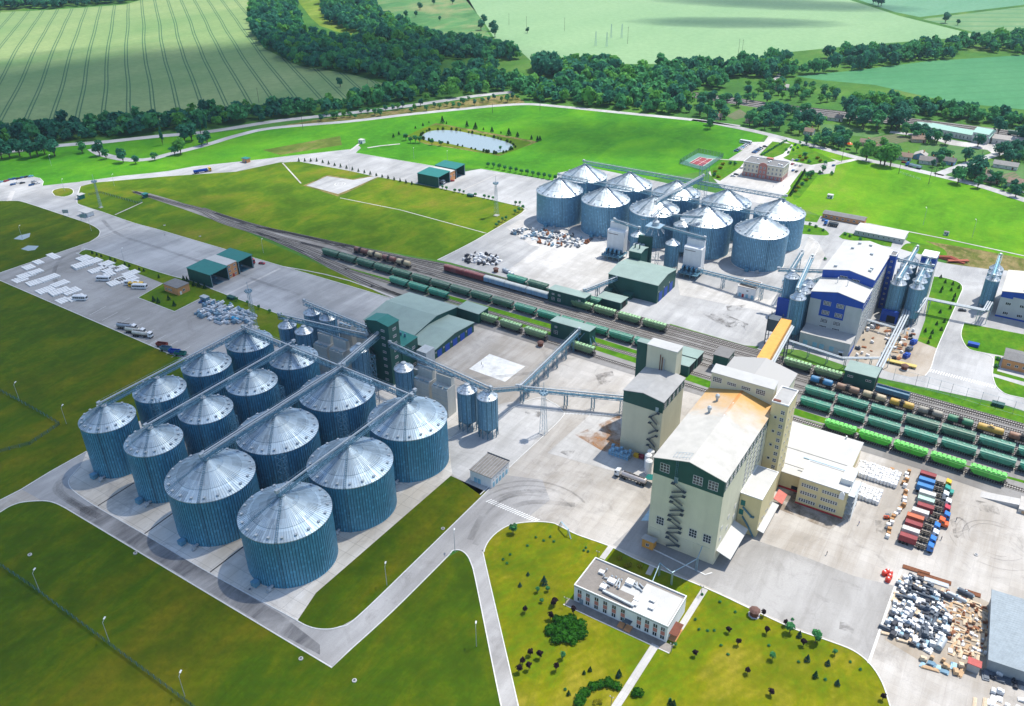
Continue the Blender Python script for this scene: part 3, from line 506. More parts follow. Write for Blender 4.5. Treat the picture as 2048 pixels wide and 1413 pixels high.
def make_silo(name, r, h, rise, nrib, nv, walls, roofm, cone=True, inner=0.34, legs=0.0):
    t = thing(name, 'x', 'silo')
    b = MB(); rib_ring(b, r, nrib, legs, h); w = b.build('wall', walls, t)
    b = MB()                                                   # stepped cone of ribbed sheets
    ov = r + 0.25; rings = [(ov, h - 0.05), (r * 0.72, None), (r * inner, None), (0.9, None)]
    sl = rise / (r - 0.9)
    def zz(q): return h + (r - q) * sl
    for k in range(3):
        ra, rb = rings[k][0], rings[k + 1][0]; step = 0.10 * k
        o = []
        for i in range(nrib):
            a = 2 * math.pi * i / nrib; d = 2 * math.pi / nrib
            for tt, up in ((0.0, 0.0), (0.8, 0.0), (0.82, 0.14), (0.98, 0.14)): o.append((a + d * tt, up))
        n = len(o)
        b.add([(ra * math.cos(a), ra * math.sin(a), zz(ra) + step + u + (0.06 if k == 0 else 0)) for a, u in o] + [(rb * math.cos(a), rb * math.sin(a), zz(rb) + step + u * (rb / ra)) for a, u in o],
              [(i, (i + 1) % n, n + (i + 1) % n, n + i) for i in range(n)])
        if k: b.lathe([(ra, zz(ra) - 0.3), (ra + 0.03, zz(ra) + step + 0.03)], nrib, cap=False)
    b.lathe([(ov, h - 0.32), (ov + 0.02, h + 0.02)], nrib, cap=False)
    rf = b.build('roof', roofm, t)
    b = MB(); b.lathe([(1.2, zz(0.9) - 0.1), (1.25, zz(0.9) + 0.55), (0.7, zz(0.9) + 0.75), (0.01, zz(0.9) + 0.8)], 16); b.build('peak_cap', M_STEELL, rf)
    vb = MB(); s = 1.0 if r > 8 else 0.6
    vb.box(-0.32 * s, 0.32 * s, -0.3 * s, 0.3 * s, 0, 0.55 * s); vb.box(-0.5 * s, 0.42 * s, -0.45 * s, 0.45 * s, 0.55 * s, 0.72 * s)
    v0 = None
    for i in range(nv):
        a = 2 * math.pi * (i + 0.35) / nv; q = r - 1.3 * s
        if v0 is None: v0 = o_ = vb.build('roof_vent', M_STEELL, rf)
        else: o_ = dup(v0, parent=rf, deep=lambda _: [])
        o_.location = (q * math.cos(a), q * math.sin(a), zz(q) - 0.05); o_.rotation_euler = (0, 0, a)
    if r > 8:                                                  # wall ladder with its roof run, footing ring
        for a in (R(250), R(305)):
            b = MB(); ca, sa = math.cos(a), math.sin(a)
            for q in (-0.35, 0.35):
                ox, oy = -sa * q, ca * q
                if a == R(305): b.bar(((r + 0.3) * ca + ox, (r + 0.3) * sa + oy, 0), ((r + 0.3) * ca + ox, (r + 0.3) * sa + oy, h + 0.6), 0.1)
                b.bar(((r + 0.1) * ca + ox, (r + 0.1) * sa + oy, h + 0.5), (1.3 * ca + ox, 1.3 * sa + oy, zz(1.3) + 0.5), 0.09)
            if a == R(305):
                for j in range(int(h / 0.9)): b.bar(((r + 0.3) * ca + sa * 0.35, (r + 0.3) * sa - ca * 0.35, j * 0.9 + 0.4), ((r + 0.3) * ca - sa * 0.35, (r + 0.3) * sa + ca * 0.35, j * 0.9 + 0.4), 0.06)
            for j in range(int(r / 0.8)):
                q = r - j * 0.8
                if q > 1.5: b.bar((q * ca + sa * 0.4, q * sa - ca * 0.4, zz(q) + 0.35), (q * ca - sa * 0.4, q * sa + ca * 0.4, zz(q) + 0.35), 0.1)
            b.build('ladder', M_STEELB, t)
        b = MB(); b.lathe([(r + 0.35, 0.0), (r + 0.35, 0.3), (r - 0.2, 0.3)], nrib, cap=False); b.build('footing', M_PAD, t)
        b = MB(); a = R(268); ca, sa = math.cos(a), math.sin(a)
        c = Vector((ca * (r + 1.5), sa * (r + 1.5), 0)); 
        b.box(c.x - 1.2, c.x + 1.2, c.y - 1.1, c.y + 1.1, 0.3, 2.3); b.box(c.x - 0.7, c.x + 0.7, c.y + 0.6, c.y + 1.9, 0.5, 1.8)
        b.build('fan_housing', M_FAN, t)
        b = MB(); a = R(288); ca, sa = math.cos(a), math.sin(a); c = Vector((ca * (r + 1.9), sa * (r + 1.9), 0))
        b.tube((c.x, c.y - 0.5, 1.2), (c.x, c.y + 0.5, 1.2), 0.95, 14); b.box(c.x - 0.5, c.x + 0.5, c.y - 1.0, c.y + 1.6, 0.0, 0.6); b.tube((c.x, c.y + 0.3, 1.3), (c.x * 0.95, c.y + 2.2, 1.3), 0.5, 10)
        b.build('aeration_fan', M_STEELL, t)
    if legs > 0:                                               # hopper cone and its ring of stilts
        b = MB(); b.lathe([(r - 0.1, legs + 0.1), (0.5, max(0.6, legs - r * 0.95)), (0.45, max(0.4, legs - r * 0.95 - 0.4))], 24, cap=False); b.build('hopper', M_STEELB, t)
        b = MB()
        for i in range(12):
            a = 2 * math.pi * i / 12; b.bar((r * math.cos(a), r * math.sin(a), 0), (r * math.cos(a), r * math.sin(a), h - 0.2), 0.28)
            a2 = 2 * math.pi * (i + 1) / 12; b.bar((r * math.cos(a), r * math.sin(a), 0.2), (r * math.cos(a2), r * math.sin(a2), legs * 0.9), 0.12)
            b.bar((r * math.cos(a), r * math.sin(a), legs), (r * math.cos(a2), r * math.sin(a2), legs), 0.25)
        b.build('support_frame', M_STEELB, t)
    return t
GS, GB_, GU = 'narrow storage silos by the field', 'broad storage silos in the near block', 'storage silos of the far block'
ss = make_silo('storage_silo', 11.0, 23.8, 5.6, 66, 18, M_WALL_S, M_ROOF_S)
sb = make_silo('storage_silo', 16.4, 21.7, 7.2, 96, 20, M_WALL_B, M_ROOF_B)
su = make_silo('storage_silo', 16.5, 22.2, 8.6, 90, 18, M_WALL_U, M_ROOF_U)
index_children()
def place(proto, i, loc, rz, label, group):
    if i == 0: o = proto; o.location = loc; o.rotation_euler = (0, 0, rz); tag(o, label, None, group); return o
    return dup(proto, loc, rz, label, group)
SPOS = []
yy = [151.6, 177.5, 203, 228.6]
for i, x in enumerate((-300, -269.8)):
    for j, y in enumerate(yy):
        row = 'outer column along the grass' if i == 0 else 'second column from the grass'
        place(ss, i * 4 + j, (x, y, 0), 0.0, f'narrow teal grain silo, {ORD[j]} from the road bend, {row}', GS)
for i, x in enumerate((-235, -195.2)):
    for j, y in enumerate((150.3, 184.6, 220)):
        row = 'column beside the narrow silos' if i == 0 else 'column nearest the white flat shed'
        place(sb, i * 3 + j, (x, y, 0), 0.0, f'broad teal grain silo, {ORD[j]} from the road, {row}', GB_)
for i, y in enumerate((501.5, 538.5)):
    for j in range(5):
        row = 'row facing the scrap heaps' if i == 0 else 'row nearest the tennis court'
        place(su, i * 5 + j, (-283 + j * 36.6, y, 0), 0.0, f'pale ribbed grain silo, {ORD[j]} from the lattice mast, {row}', GU)
# slim hopper silos on stilts
hs = make_silo('hopper_silo', 4.4, 20.6, 2.3, 24, 6, M_WALL_U, M_ROOF_U, inner=0.5, legs=5.0)
index_children()
HS = [(-300.5, 271.5, 'slim hopper silo at the outer end of the rear conveyor over the near yard'), (-289.3, 271.5, 'slim hopper silo second from the outer end of the rear conveyor'),
      (-301.0, 254.2, 'slim hopper silo at the outer end of the middle conveyor, beside the two beige driers'), (-289.2, 254.2, 'slim hopper silo between the outer one and the beige driers under the middle conveyor'),
      (-253.2, 255.0, 'slim hopper silo half hidden behind the sloping conveyor in front of the green tower'), (-223.6, 252.4, 'slim hopper silo standing against the dark green elevator tower'),
      (-187.8, 252.6, 'tall slim hopper silo next to the beige driers and the other stilted one'), (-177.1, 252.8, 'tall slim hopper silo last at the pale concrete, nearest the lattice mast')]
for i, (x, y, lb) in enumerate(HS): place(hs, i, (x, y, 0), 0.0, lb, 'slim hopper silos around the near driers')
hu = make_silo('process_silo', 4.3, 18.5, 2.3, 24, 6, M_WALL_U, M_ROOF_U, inner=0.5, legs=3.2)
index_children()
HU = [(-184, 487.5, 1.22, 1.12, 'wide process silo in front of the far block beside the fourth big silo'), (-203.5, 462.5, 1.0, 0.98, 'slim process silo between the white drier and the green lattice pit'), (-179.6, 462.5, 1.0, 0.95, 'slim process silo just in front of the second white drier'), (-210.2, 489, 0.95, 1.08, 'slim process silo under the round distributor of the far block'),
      (-99.5, 441, 0.93, 1.22, 'slim silo on the blue box at the back corner of the blue and white mill'), (-88.3, 412.5, 0.92, 1.32, 'slim silo beside the top of the orange gallery'), (-88.3, 422, 0.92, 1.3, 'slim silo behind the one beside the orange gallery'), (-88.3, 431.5, 0.92, 1.3, 'slim silo against the blue wall of the mill, behind two others')]
for j in range(5): HU.append((-48, 464.5 + j * 9, 0.93, 1.18, f'slim silo, {ORD[j]} in the row beside the blue stair shaft'))
for j in range(4): HU.append((-38.6, 465 + j * 9, 0.86, 1.16, f'slim silo, {ORD[j]} in the row beside the blue elevator tower'))
HU += [(-5.1, 505, 0.82, 1.0, 'slim silo beside the second blue and white building, nearest the pipe bridge'), (-5.1, 513, 0.82, 1.02, 'slim silo beside the second blue and white building, behind another'), (-5.1, 521, 0.82, 1.02, 'slim silo beside the second blue and white building, farthest from the pipe bridge')]
for i, (x, y, s, sz, lb) in enumerate(HU):
    o = place(hu, i, (x, y, 0), 0.0, lb, 'slim process silos of the mills'); o.scale = (s, s, sz)
# ================================================================== buildings
CREAM = srgb(205, 200, 165); 
M_CREAM = paint('cream render', (0.60, 0.575, 0.43), 0.85, wear=0.10, scale=0.15)
M_YEL = paint('yellow render', (0.62, 0.53, 0.30), 0.85, wear=0.10, scale=0.2)
M_GREEN = paint('dark green cladding', (0.010, 0.075, 0.062), 0.5, wear=0.2, scale=0.2)
M_GROOF = paint('green roof sheet', (0.012, 0.155, 0.135), 0.45, wear=0.15, scale=0.2)
M_GGREY = paint('grey green roof sheet', (0.235, 0.315, 0.285), 0.5, wear=0.12, scale=0.12)
M_WROOF = paint('white roofing', (0.47, 0.47, 0.455), 0.75, wear=0.12, scale=0.1)
M_GROOFB = paint('grey roofing felt', (0.36, 0.36, 0.355), 0.85, wear=0.15, scale=0.2)
M_WHITEW = paint('white wall', (0.72, 0.725, 0.72), 0.8, wear=0.12, scale=0.3)
M_BEIGE = paint('beige drier panel', (0.55, 0.54, 0.49), 0.6, wear=0.14, scale=0.3)
M_BLUE = paint('blue cladding', (0.008, 0.065, 0.36), 0.5, wear=0.15, scale=0.2)
M_GREYW = paint('light grey cladding', (0.43, 0.455, 0.455), 0.6, wear=0.12, scale=0.2)
M_BRICK = paint('orange brick', (0.58, 0.27, 0.11), 0.85, wear=0.15, scale=0.8)
M_ORANGE = paint('orange gallery sheet', (0.62, 0.30, 0.055), 0.6, wear=0.15, scale=0.3)
M_SLATE = paint('grey slate roof', (0.17, 0.17, 0.17), 0.8, wear=0.2, scale=0.5)
M_GLASS = paint('window glass', (0.022, 0.032, 0.04), 0.15, 0, 0.3, 0.5, 0.6)
M_FRAME = paint('white window frame', (0.66, 0.66, 0.66), 0.6, wear=0.05)
M_RED = paint('red paint', (0.42, 0.03, 0.03), 0.6, wear=0.2)
M_BROWN = paint('rust brown steel', (0.15, 0.05, 0.03), 0.8, wear=0.3)
M_DSTEEL = paint('dark stair steel', (0.09, 0.11, 0.13), 0.6, 0.3, 0.2)
WIN = {}
def window(parent, side, pos, w, h, cols, rows, frame=None, glass=None):
    """framed window standing on a wall; side S/E/N/W says which way it looks"""
    key = (w, h, cols, rows, (frame or M_FRAME).name, (glass or M_GLASS).name)
    if key not in WIN:
        b = MB(); b.box(-w / 2, w / 2, -0.05, 0.02, 0, h); b.cur = 1; t = 0.13
        for i in range(cols + 1): x = -w / 2 + w * i / cols; b.box(x - t / 2, x + t / 2, -0.12, -0.055, -t / 2, h + t / 2)
        for j in range(rows + 1): z = h * j / rows; b.box(-w / 2, w / 2, -0.11, -0.06, z - t / 2, z + t / 2)
        o = b.build('window', [glass or M_GLASS, frame or M_FRAME], parent); WIN[key] = o.data
    else: o = put('window', WIN[key], parent)
    o.location = pos; o.rotation_euler = (0, 0, {'S': 0, 'E': R(90), 'N': R(180), 'W': R(-90)}[side])
    return o
def slab_door(parent, side, pos, w, h, mat, name='door'):
    b = MB(); b.box(-w / 2, w / 2, -0.10, 0.02, 0, h); b.box(-w / 2 - 0.12, -w / 2, -0.14, 0.02, 0, h + 0.12); b.box(w / 2, w / 2 + 0.12, -0.14, 0.02, 0, h + 0.12); b.box(-w / 2, w / 2, -0.14, 0.02, h, h + 0.12)
    for j in range(1, int(h / 0.7)): b.box(-w / 2 + 0.05, w / 2 - 0.05, -0.125, -0.10, j * 0.7, j * 0.7 + 0.08)
    o = b.build(name, mat, parent); o.location = pos; o.rotation_euler = (0, 0, {'S': 0, 'E': R(90), 'N': R(180), 'W': R(-90)}[side]); return o
def bldg(name, label, cat, x0, x1, y0, y1, h, wall, roof, kind='flat', rise=1.5, over=0.35, parapet=0.0, base=None, group=None, z0=0.0, th=0.25):
    """Empty at the middle of the base > wall, roof; local coordinates, returns the empty and half sizes"""
    cx, cy = (x0 + x1) / 2, (y0 + y1) / 2; a, c = (x1 - x0) / 2, (y1 - y0) / 2
    t = thing(name, label, cat, (cx, cy, 0), 0, group)
    b = MB()
    if kind == 'gy': b.prism([(-a, z0), (a, z0), (a, h), (0, h + rise), (-a, h)], 'y', -c, c)
    elif kind == 'gx': b.prism([(-c, z0), (c, z0), (c, h), (0, h + rise), (-c, h)], 'x', -a, a)
    elif kind == 'sx': b.prism([(-a, z0), (a, z0), (a, h), (-a, h + rise)], 'y', -c, c)
    elif kind == 'sy': b.prism([(-c, z0), (c, z0), (c, h), (-c, h + rise)], 'x', -a, a)
    else: b.box(-a, a, -c, c, z0, h)
    b.build('wall', wall, t)
    if base:
        b = MB(); b.box(-a - 0.06, a + 0.06, -c - 0.06, c + 0.06, 0, base[1]); b.build('plinth', base[0], t)
    b = MB(); o = over
    if kind == 'gy':
        s = rise / a; b.prism([(-a - o, h - o * s + 0.03), (0, h + rise + 0.03), (a + o, h - o * s + 0.03), (a + o, h - o * s + 0.03 + th), (0, h + rise + 0.03 + th), (-a - o, h - o * s + 0.03 + th)], 'y', -c - o, c + o)
    elif kind == 'gx':
        s = rise / c; b.prism([(-c - o, h - o * s + 0.03), (0, h + rise + 0.03), (c + o, h - o * s + 0.03), (c + o, h - o * s + 0.03 + th), (0, h + rise + 0.03 + th), (-c - o, h - o * s + 0.03 + th)], 'x', -a - o, a + o)
    elif kind == 'sx':
        s = rise / (2 * a); b.prism([(-a - o, h + rise + o * s + 0.03), (a + o, h - o * s + 0.03), (a + o, h - o * s + 0.03 + th), (-a - o, h + rise + o * s + 0.03 + th)], 'y', -c - o, c + o)
    elif kind == 'sy':
        s = rise / (2 * c); b.prism([(-c - o, h + rise + o * s + 0.03), (c + o, h - o * s + 0.03), (c + o, h - o * s + 0.03 + th), (-c - o, h + rise + o * s + 0.03 + th)], 'x', -a - o, a + o)
    else: b.box(-a - o, a + o, -c - o, c + o, h + 0.01, h + 0.01 + th)
    rf = b.build('roof', roof, t)
    if parapet:
        b = MB(); p = parapet; w = 0.35
        b.box(-a - o, a + o, -c - o, -c - o + w, h + th, h + th + p); b.box(-a - o, a + o, c + o - w, c + o, h + th, h + th + p)
        b.box(-a - o, -a - o + w, -c - o + w, c + o - w, h + th, h + th + p); b.box(a + o - w, a + o, -c - o + w, c + o - w, h + th, h + th + p)
        b.build('parapet', M_WHITEW, rf)
    return t, a, c
def band(t, name, x0, x1, y0, y1, z0, z1, mat, gable=None):
    b = MB()
    if gable: h, rise = gable; b.prism([(x0, z0), (x1, z0), (x1, h - 0.05), ((x0 + x1) / 2, h + rise - 0.05), (x0, h - 0.05)], 'y', y0, y1)
    else: b.box(x0, x1, y0, y1, z0, z1)
    return b.build(name, mat, t)
def zigzag_stair(t, x, y, z0, z1, n, w=5.5, side=-1):
    """outside escape stair climbing the wall that faces -y"""
    st = (z1 - z0) / n
    for i in range(n):
        b = MB(); za = z0 + i * st; xa, xb = (x, x + w) if i % 2 == 0 else (x + w, x)
        m = za + st / 2
        b.bar((xa, y - 0.75, za), (xb, y - 0.75, m), 0.45, 0.1); b.box(xb - 0.7, xb + 0.7, y - 1.4, y - 0.02, m - 0.08, m)
        b.bar((xb, y - 0.75, m), (xa, y - 0.75, za + st), 0.45, 0.1); b.box(xa - 0.7, xa + 0.7, y - 1.4, y - 0.02, za + st - 0.08, za + st)
        b.bar((xa, y - 1.2, za + 0.45), (xb, y - 1.2, m + 0.45), 0.05, 0.7); b.bar((xb, y - 1.2, m + 0.45), (xa, y - 1.2, za + st + 0.45), 0.05, 0.35)
        for yy_ in (y - 1.25,):
            b.bar((xa, yy_, za + 1.1), (xb, yy_, m + 1.1), 0.07); b.bar((xb, yy_, m + 1.1), (xa, yy_, za + st + 1.1), 0.07)
            for q in range(5): f = q / 4; b.bar((xa + (xb - xa) * f, yy_, za + (m - za) * f), (xa + (xb - xa) * f, yy_, za + (m - za) * f + 1.1), 0.05)
        b.bar((xb, y - 1.2, m), (xb, y - 0.02, m - 1.2), 0.1)
        b.build('stair_flight', M_DSTEEL, t)
# ---- tall cream mill
T, a, c = bldg('mill_building', 'tallest cream mill block with dark green upper band and stained ridged roof', 'mill', -88.1, -61.9, 228.3, 311, 38.4, M_CREAM, None or M_WROOF, 'gy', 3.2, 0.5)
MILL = T
k = NM('mill roof sheet', 0.7, 0, 0.3); v = k.obj(); x, y, z = k.sep(v)
f = k.ramp(k.ma('ADD', k.ma('MULTIPLY', k.noise(v, 0.09, 4, 0.6), 0.8), k.ma('MULTIPLY', y, 0.020)), (0.22, 0.0), (0.60, 1.0))
cbase = k.ramp(k.noise(v, 0.25, 4), (0.3, (0.40, 0.39, 0.36)), (0.65, (0.48, 0.465, 0.43)))
beh = k.ma('GREATER_THAN', y, 13.0); f = k.ma('MULTIPLY', f, k.ma('SUBTRACT', 1.0, beh)); c_ = k.mix(beh, k.mix(f, cbase, (0.50, 0.29, 0.09)), (0.36, 0.355, 0.345)); ridge = k.ma('MULTIPLY', k.ma('LESS_THAN', k.ma('ABSOLUTE', x), 0.6), k.ma('MULTIPLY', f, 0.9))
k.col(k.mix(ridge, c_, (0.50, 0.20, 0.05))); M_MROOF = k.m
for o in bpy.data.objects:
    if o.parent == T and o.name.startswith('roof'): o.data.materials[0] = M_MROOF
band(T, 'upper_band', -a - 0.05, a + 0.05, -c - 0.05, -c + 0.3, 31.6, 0, M_GREEN, (38.4, 3.2))
band(T, 'upper_band', a - 0.3, a + 0.05, -c + 0.3, c - 30, 33.2, 38.2, M_GREEN)
for x in (-8.8, 3.6, 9.2): window(T, 'S', (x, -c - 0.06, 33.2 if x > 0 else 33.6), 3.4, 3.6, 3, 3)
for x in (-8.6, 4.2, 9.6): window(T, 'S', (x, -c - 0.02, 9.2), 2.9, 3.6, 3, 3)
for i in range(11): window(T, 'E', (a + 0.06, -c + 2.6 + i * 4.15, 34.0), 2.5, 3.4, 2, 3)
for i in range(5):
    for j in range(6): window(T, 'E', (a + 0.02, -c + 25.5 + i * 4.3, 19.5 + j * 2.3), 2.2, 1.3, 2, 1)
for i in range(3):
    for j in range(2): window(T, 'E', (a + 0.02, -c + 4 + i * 7, 9 + j * 5), 1.6, 1.6, 2, 2, M_FRAME, paint('pale blind', (0.45, 0.44, 0.36), 0.8))
zigzag_stair(T, -5.0, -c, 1.0, 30.5, 7, 4.4)
b = MB()
for q in (-4.6, -3.9): b.bar((q, -c - 0.5, 30.5), (q, -c - 0.5, 40.5), 0.1)
for j in range(12): b.bar((-4.6, -c - 0.5, 31 + j * 0.8), (-3.9, -c - 0.5, 31 + j * 0.8), 0.07)
b.build('roof_ladder', M_STEELB, T)
slab_door(T, 'S', (-4.2, -c, 30.6), 1.2, 2.4, M_STEEL)
for x in (2.6, 8.6): slab_door(T, 'S', (x, -c, 0.2), 4.6, 6.6, M_CREAM, 'gate')
slab_door(T, 'S', (-10.2, -c, 0.2), 4.0, 6.2, M_CREAM, 'gate')
b = MB()
for y_ in (-c + 1.0, -c + 4.2): b.bar((-6.5, y_, 40.6), (-0.6, y_, 42.4), 0.08)
for i in range(6): x = -6.5 + i * 1.18; b.bar((x, -c + 1, 39.5 + i * 0.28), (x, -c + 1, 40.7 + i * 0.36), 0.07); b.bar((x, -c + 4.2, 39.5 + i * 0.28), (x, -c + 4.2, 40.7 + i * 0.36), 0.07); b.bar((x, -c + 1, 40.7 + i * 0.36), (x, -c + 4.2, 40.7 + i * 0.36), 0.06)
b.build('roof_railing', M_STEEL, T)
for y_, x_ in ((-7, -6.2), (2.5, -6.6)):
    b = MB(); b.lathe([(0.5, 38), (0.5, 41.6), (0.85, 41.8), (0.85, 42.8), (0.3, 43.3)], 12, (x_, y_, 0)); b.build('roof_ventilator', M_STEELL, T)
    b = MB(); b.prism([(-6 , 39.6), (0, 41.65), (0, 41.9), (-6, 39.85)], 'y', y_ - 1.2, y_ - 0.2); b.build('roof_patch', M_WHITEW, T)
# sloped white canopy along the sunny side and a blue one on the shaded side
b = MB(); b.prism([(a + 0.05, 6.2), (a + 5.6, 4.4), (a + 5.6, 4.65), (a + 0.05, 6.45)], 'y', -c + 1.0, -c + 20); b.build('loading_canopy', M_WROOF, T)
b = MB(); b.prism([(-a - 4.2, 4.6), (-a - 0.05, 6.4), (-a - 0.05, 6.6), (-a - 4.2, 4.8)], 'y', -c + 3.0, -c + 13); b.build('loading_canopy', M_STEEL, T)
# cross gallery on the roof
b = MB(); b.prism([(51.6 - 41.35 + 2, 38), (56 - 41.35 + 2, 38), (56 - 41.35 + 2, 47.4), (51.6 - 41.35 + 2, 46.2)], 'x', -a, a - 1.2); g_ = b.build('roof_gallery', M_CREAM, T)
b = MB(); b.prism([(11.9, 46.1), (17, 47.4), (17, 47.7), (11.9, 46.4)], 'x', -a - 0.3, a - 1.0); b.build('gallery_roof', M_WROOF, T)
for i, x in enumerate((-10.5, -4.6, 1.2, 7.0)): window(T, 'S', (x, 12.2, 42.3 if i in (0, 3) else 42.6), 3.6, 2.2 if i in (0, 3) else 1.3, 5, 3 if i in (0, 3) else 2)
# stair tower
T, a, c = bldg('stair_tower', 'slim cream tower with staggered small windows beside the cream mill', 'tower', -61.8, -55.6, 276.3, 288.6, 44.0, M_YEL, M_GROOFB, 'flat', over=0.15, parapet=0.5)
for j in range(9):
    window(T, 'S', (1.5, -c, 40 - j * 3.2), 1.4, 1.6, 2, 2)
    if j % 2 == 1: window(T, 'S', (-0.9, -c, 40 - j * 3.2 + 0.6), 1.0, 1.1, 1, 1)
    window(T, 'E', (a, -2.0, 39 - j * 3.6), 0.7, 1.0, 1, 1); window(T, 'E', (a, 3.2, 37.5 - j * 3.6), 0.7, 1.0, 1, 1)
b = MB(); b.box(-3, -0.2, -c + 0.2, -c + 1.6, 44.3, 45); b.build('roof_hatch', M_BROWN, T)
# low annex
T, a, c = bldg('mill_annex', 'lower cream annex with flat white roof and green doors leaning on the cream mill', 'annex', -61.7, -53.6, 250.8, 270, 17.8, M_YEL, M_WROOF, 'flat', over=0.15, parapet=0.25)
slab_door(T, 'S', (-2.8, -c, 8.2), 1.4, 2.3, M_GROOF); slab_door(T, 'S', (-2.6, -c, 12.6), 1.4, 2.3, M_GROOF)
b = MB(); b.bar((-2.4, -c - 0.6, 12.4), (1.2, -c - 0.6, 9.4), 1.0, 0.2); b.box(0.8, 2.4, -c - 1.2, -c, 9.2, 9.35); b.bar((-2.0, -c - 0.6, 8.0), (0.6, -c - 0.6, 4.6), 1.0, 0.2); b.bar((0.6, -c - 0.6, 4.6), (3.2, -c - 0.6, 0.1), 1.0, 0.2); b.build('outside_stair', M_STEELB, T)
for i in range(7): window(T, 'E', (a, -c + 2 + i * 2.5, 4.5 + (i % 2) * 1.1), 1.0, 1.0, 1, 1)
b = MB(); b.prism([(a + 0.04, 3.6), (a + 2.6, 3.0), (a + 2.6, 3.2), (a + 0.04, 3.8)], 'y', -c, c); b.build('side_canopy', M_WROOF, T)
b = MB(); b.prism([(a + 0.04, 4.9), (a + 3.6, 3.6), (a + 3.6, 3.85), (a + 0.04, 5.15)], 'y', c + 0.2, c + 7); b.build('red_canopy', paint('faded red sheet', (0.48, 0.14, 0.11), 0.7), T)
# small kiosk at its foot
T, a, c = bldg('kiosk', 'tiny orange kiosk with grey sheet roof at the foot of the cream mill', 'kiosk', -88.0, -83.6, 223.4, 226.6, 3.2, M_ORANGE, M_GROOFB, 'sy', 0.8, 0.4)
window(T, 'S', (0, -c, 1.2), 1.2, 1.3, 2, 1)
# ---- second cream block with its hoist tower
T, a, c = bldg('mill_building', 'lower cream mill block with green band and zigzag escape stair beside the blue barrels', 'mill', -122.5, -104.5, 275.2, 297.5, 29.7, M_CREAM, M_GROOFB, 'gy', 1.6, 0.4)
band(T, 'upper_band', -a - 0.05, a + 0.05, -c - 0.05, -c + 0.3, 24.2, 0, M_GREEN, (29.7, 1.6)); band(T, 'upper_band', a - 0.3, a + 0.05, -c + 0.3, c, 25.3, 29.4, M_GREEN)
for i in range(5): window(T, 'E', (a + 0.06, -c + 2.2 + i * 4.3, 25.9), 1.9, 3.0, 2, 3)
zigzag_stair(T, 4.0, -c, 1.0, 24.0, 4, 3.4)
slab_door(T, 'S', (6.5, -c, 24.1), 1.1, 2.2, M_STEEL)
b = MB(); b.box(-a - 0.15, a + 0.1, -c - 0.15, -c + 0.2, 0, 5.6); b.build('plinth', M_CREAM, T)
b = MB(); b.box(-a + 0.1, a - 4.3, 10.9 - 0.5, 17.3 - 0.5, 28, 41.5); b.build('hoist_tower', M_CREAM, T)
b = MB(); b.box(-a - 0.1, a - 4.0, 10.2, 17.0, 41.52, 41.8); b.build('tower_roof', M_WROOF, T)
b = MB(); b.box(-8, -1.9, 14, 17.4, 0, 39.5); o = b.build('green_shaft', M_GREEN, T); o.location = (-a + 1.7, 0, 0)
b = MB(); b.box(-8.2, -1.7, 13.8, 17.6, 39.52, 39.7); o = b.build('shaft_roof', M_GGREY, T); o.location = (-a + 1.7, 0, 0)
for x in (-2.2, -1.2, -0.4): 
    b = MB(); b.lathe([(0.22, 29), (0.22, 36.5 - x)], 8, (x, 9.6, 0)); b.build('vent_pipe', M_BROWN if x < -1 else M_STEELL, T)
# ---- white warehouse and yellow office
T, a, c = bldg('warehouse', 'long low warehouse with flat white roof between the stair tower and the green wagons', 'warehouse', -63.4, -32.2, 291.4, 322.5, 7.6, M_YEL, M_WROOF, 'flat', over=0.4)
b = MB(); b.box(-a, a, -4.4, -4.0, 7.85, 8.05); b.build('roof_seam', M_GROOFB, T)
b = MB(); b.box(8.6, 9.2, c - 1.0, c - 0.4, 7.8, 9.2); b.build('roof_vent', M_WHITEW, T)
T, a, c = bldg('warehouse', 'small yellow link block under white roof beside the yellow office', 'link', -56.2, -46.95, 285.3, 291.2, 7.6, M_YEL, M_WROOF, 'flat', over=0.15)
b = MB(); b.box(-a - 0.1, a, -c - 0.2, -c - 0.05, 0, 0.9); b.build('plinth', M_RED, T)
slab_door(T, 'S', (2.2, -c, 0.1), 2.2, 2.4, M_DARK)
T, a, c = bldg('office_building', 'yellow three storey office with bands of small windows and bright white roof', 'office', -46.8, -28.6, 278.4, 291.2, 12.6, M_YEL, M_WROOF, 'flat', over=0.12, parapet=0.25)
b = MB(); b.box(-a - 0.06, a + 0.06, -c - 0.08, -c + 0.1, 0, 0.9); b.build('plinth', M_RED, T)
for z in (1.9, 5.5, 9.2):
    for x0_ in (-7.6, 0.3):
        for i in range(7): window(T, 'S', (x0_ + i * 0.92, -c, z), 0.78, 1.5, 1, 2)
b = MB(); b.box(a - 4.0, a + 0.3, -1.5, c + 1.2, 12.6, 15.2); b.build('stair_head', M_WHITEW, T)
b = MB(); b.prism([(a - 2.8, 9.6), (a - 0.9, 9.6), (a - 0.9, 12.0), (a - 1.8, 13.4), (a - 2.8, 12.0)], 'y', -c - 0.9, -c); b.build('dormer', M_WHITEW, T)
b = MB()
for j in range(4):
    b.box(a + 0.1, a + 2.8, -c + 0.5, c - 2, j * 2.9 + 2.7, j * 2.9 + 2.8)
    for y_ in (-c + 0.5, 0, c - 2): b.bar((a + 2.7, y_, 0), (a + 2.7, y_, 12.6), 0.14); b.bar((a + 2.7, y_, j * 2.9), (a + 0.2, y_, j * 2.9 + 2.8), 0.1)
    b.bar((a + 2.7, -c + 0.5, j * 2.9), (a + 2.7, 0, j * 2.9 + 2.8), 0.5, 0.12); b.bar((a + 2.75, -c + 0.5, j * 2.9 + 3.8), (a + 2.75, c - 2, j * 2.9 + 3.8), 0.07)
b.build('fire_escape', M_STEELL, T)
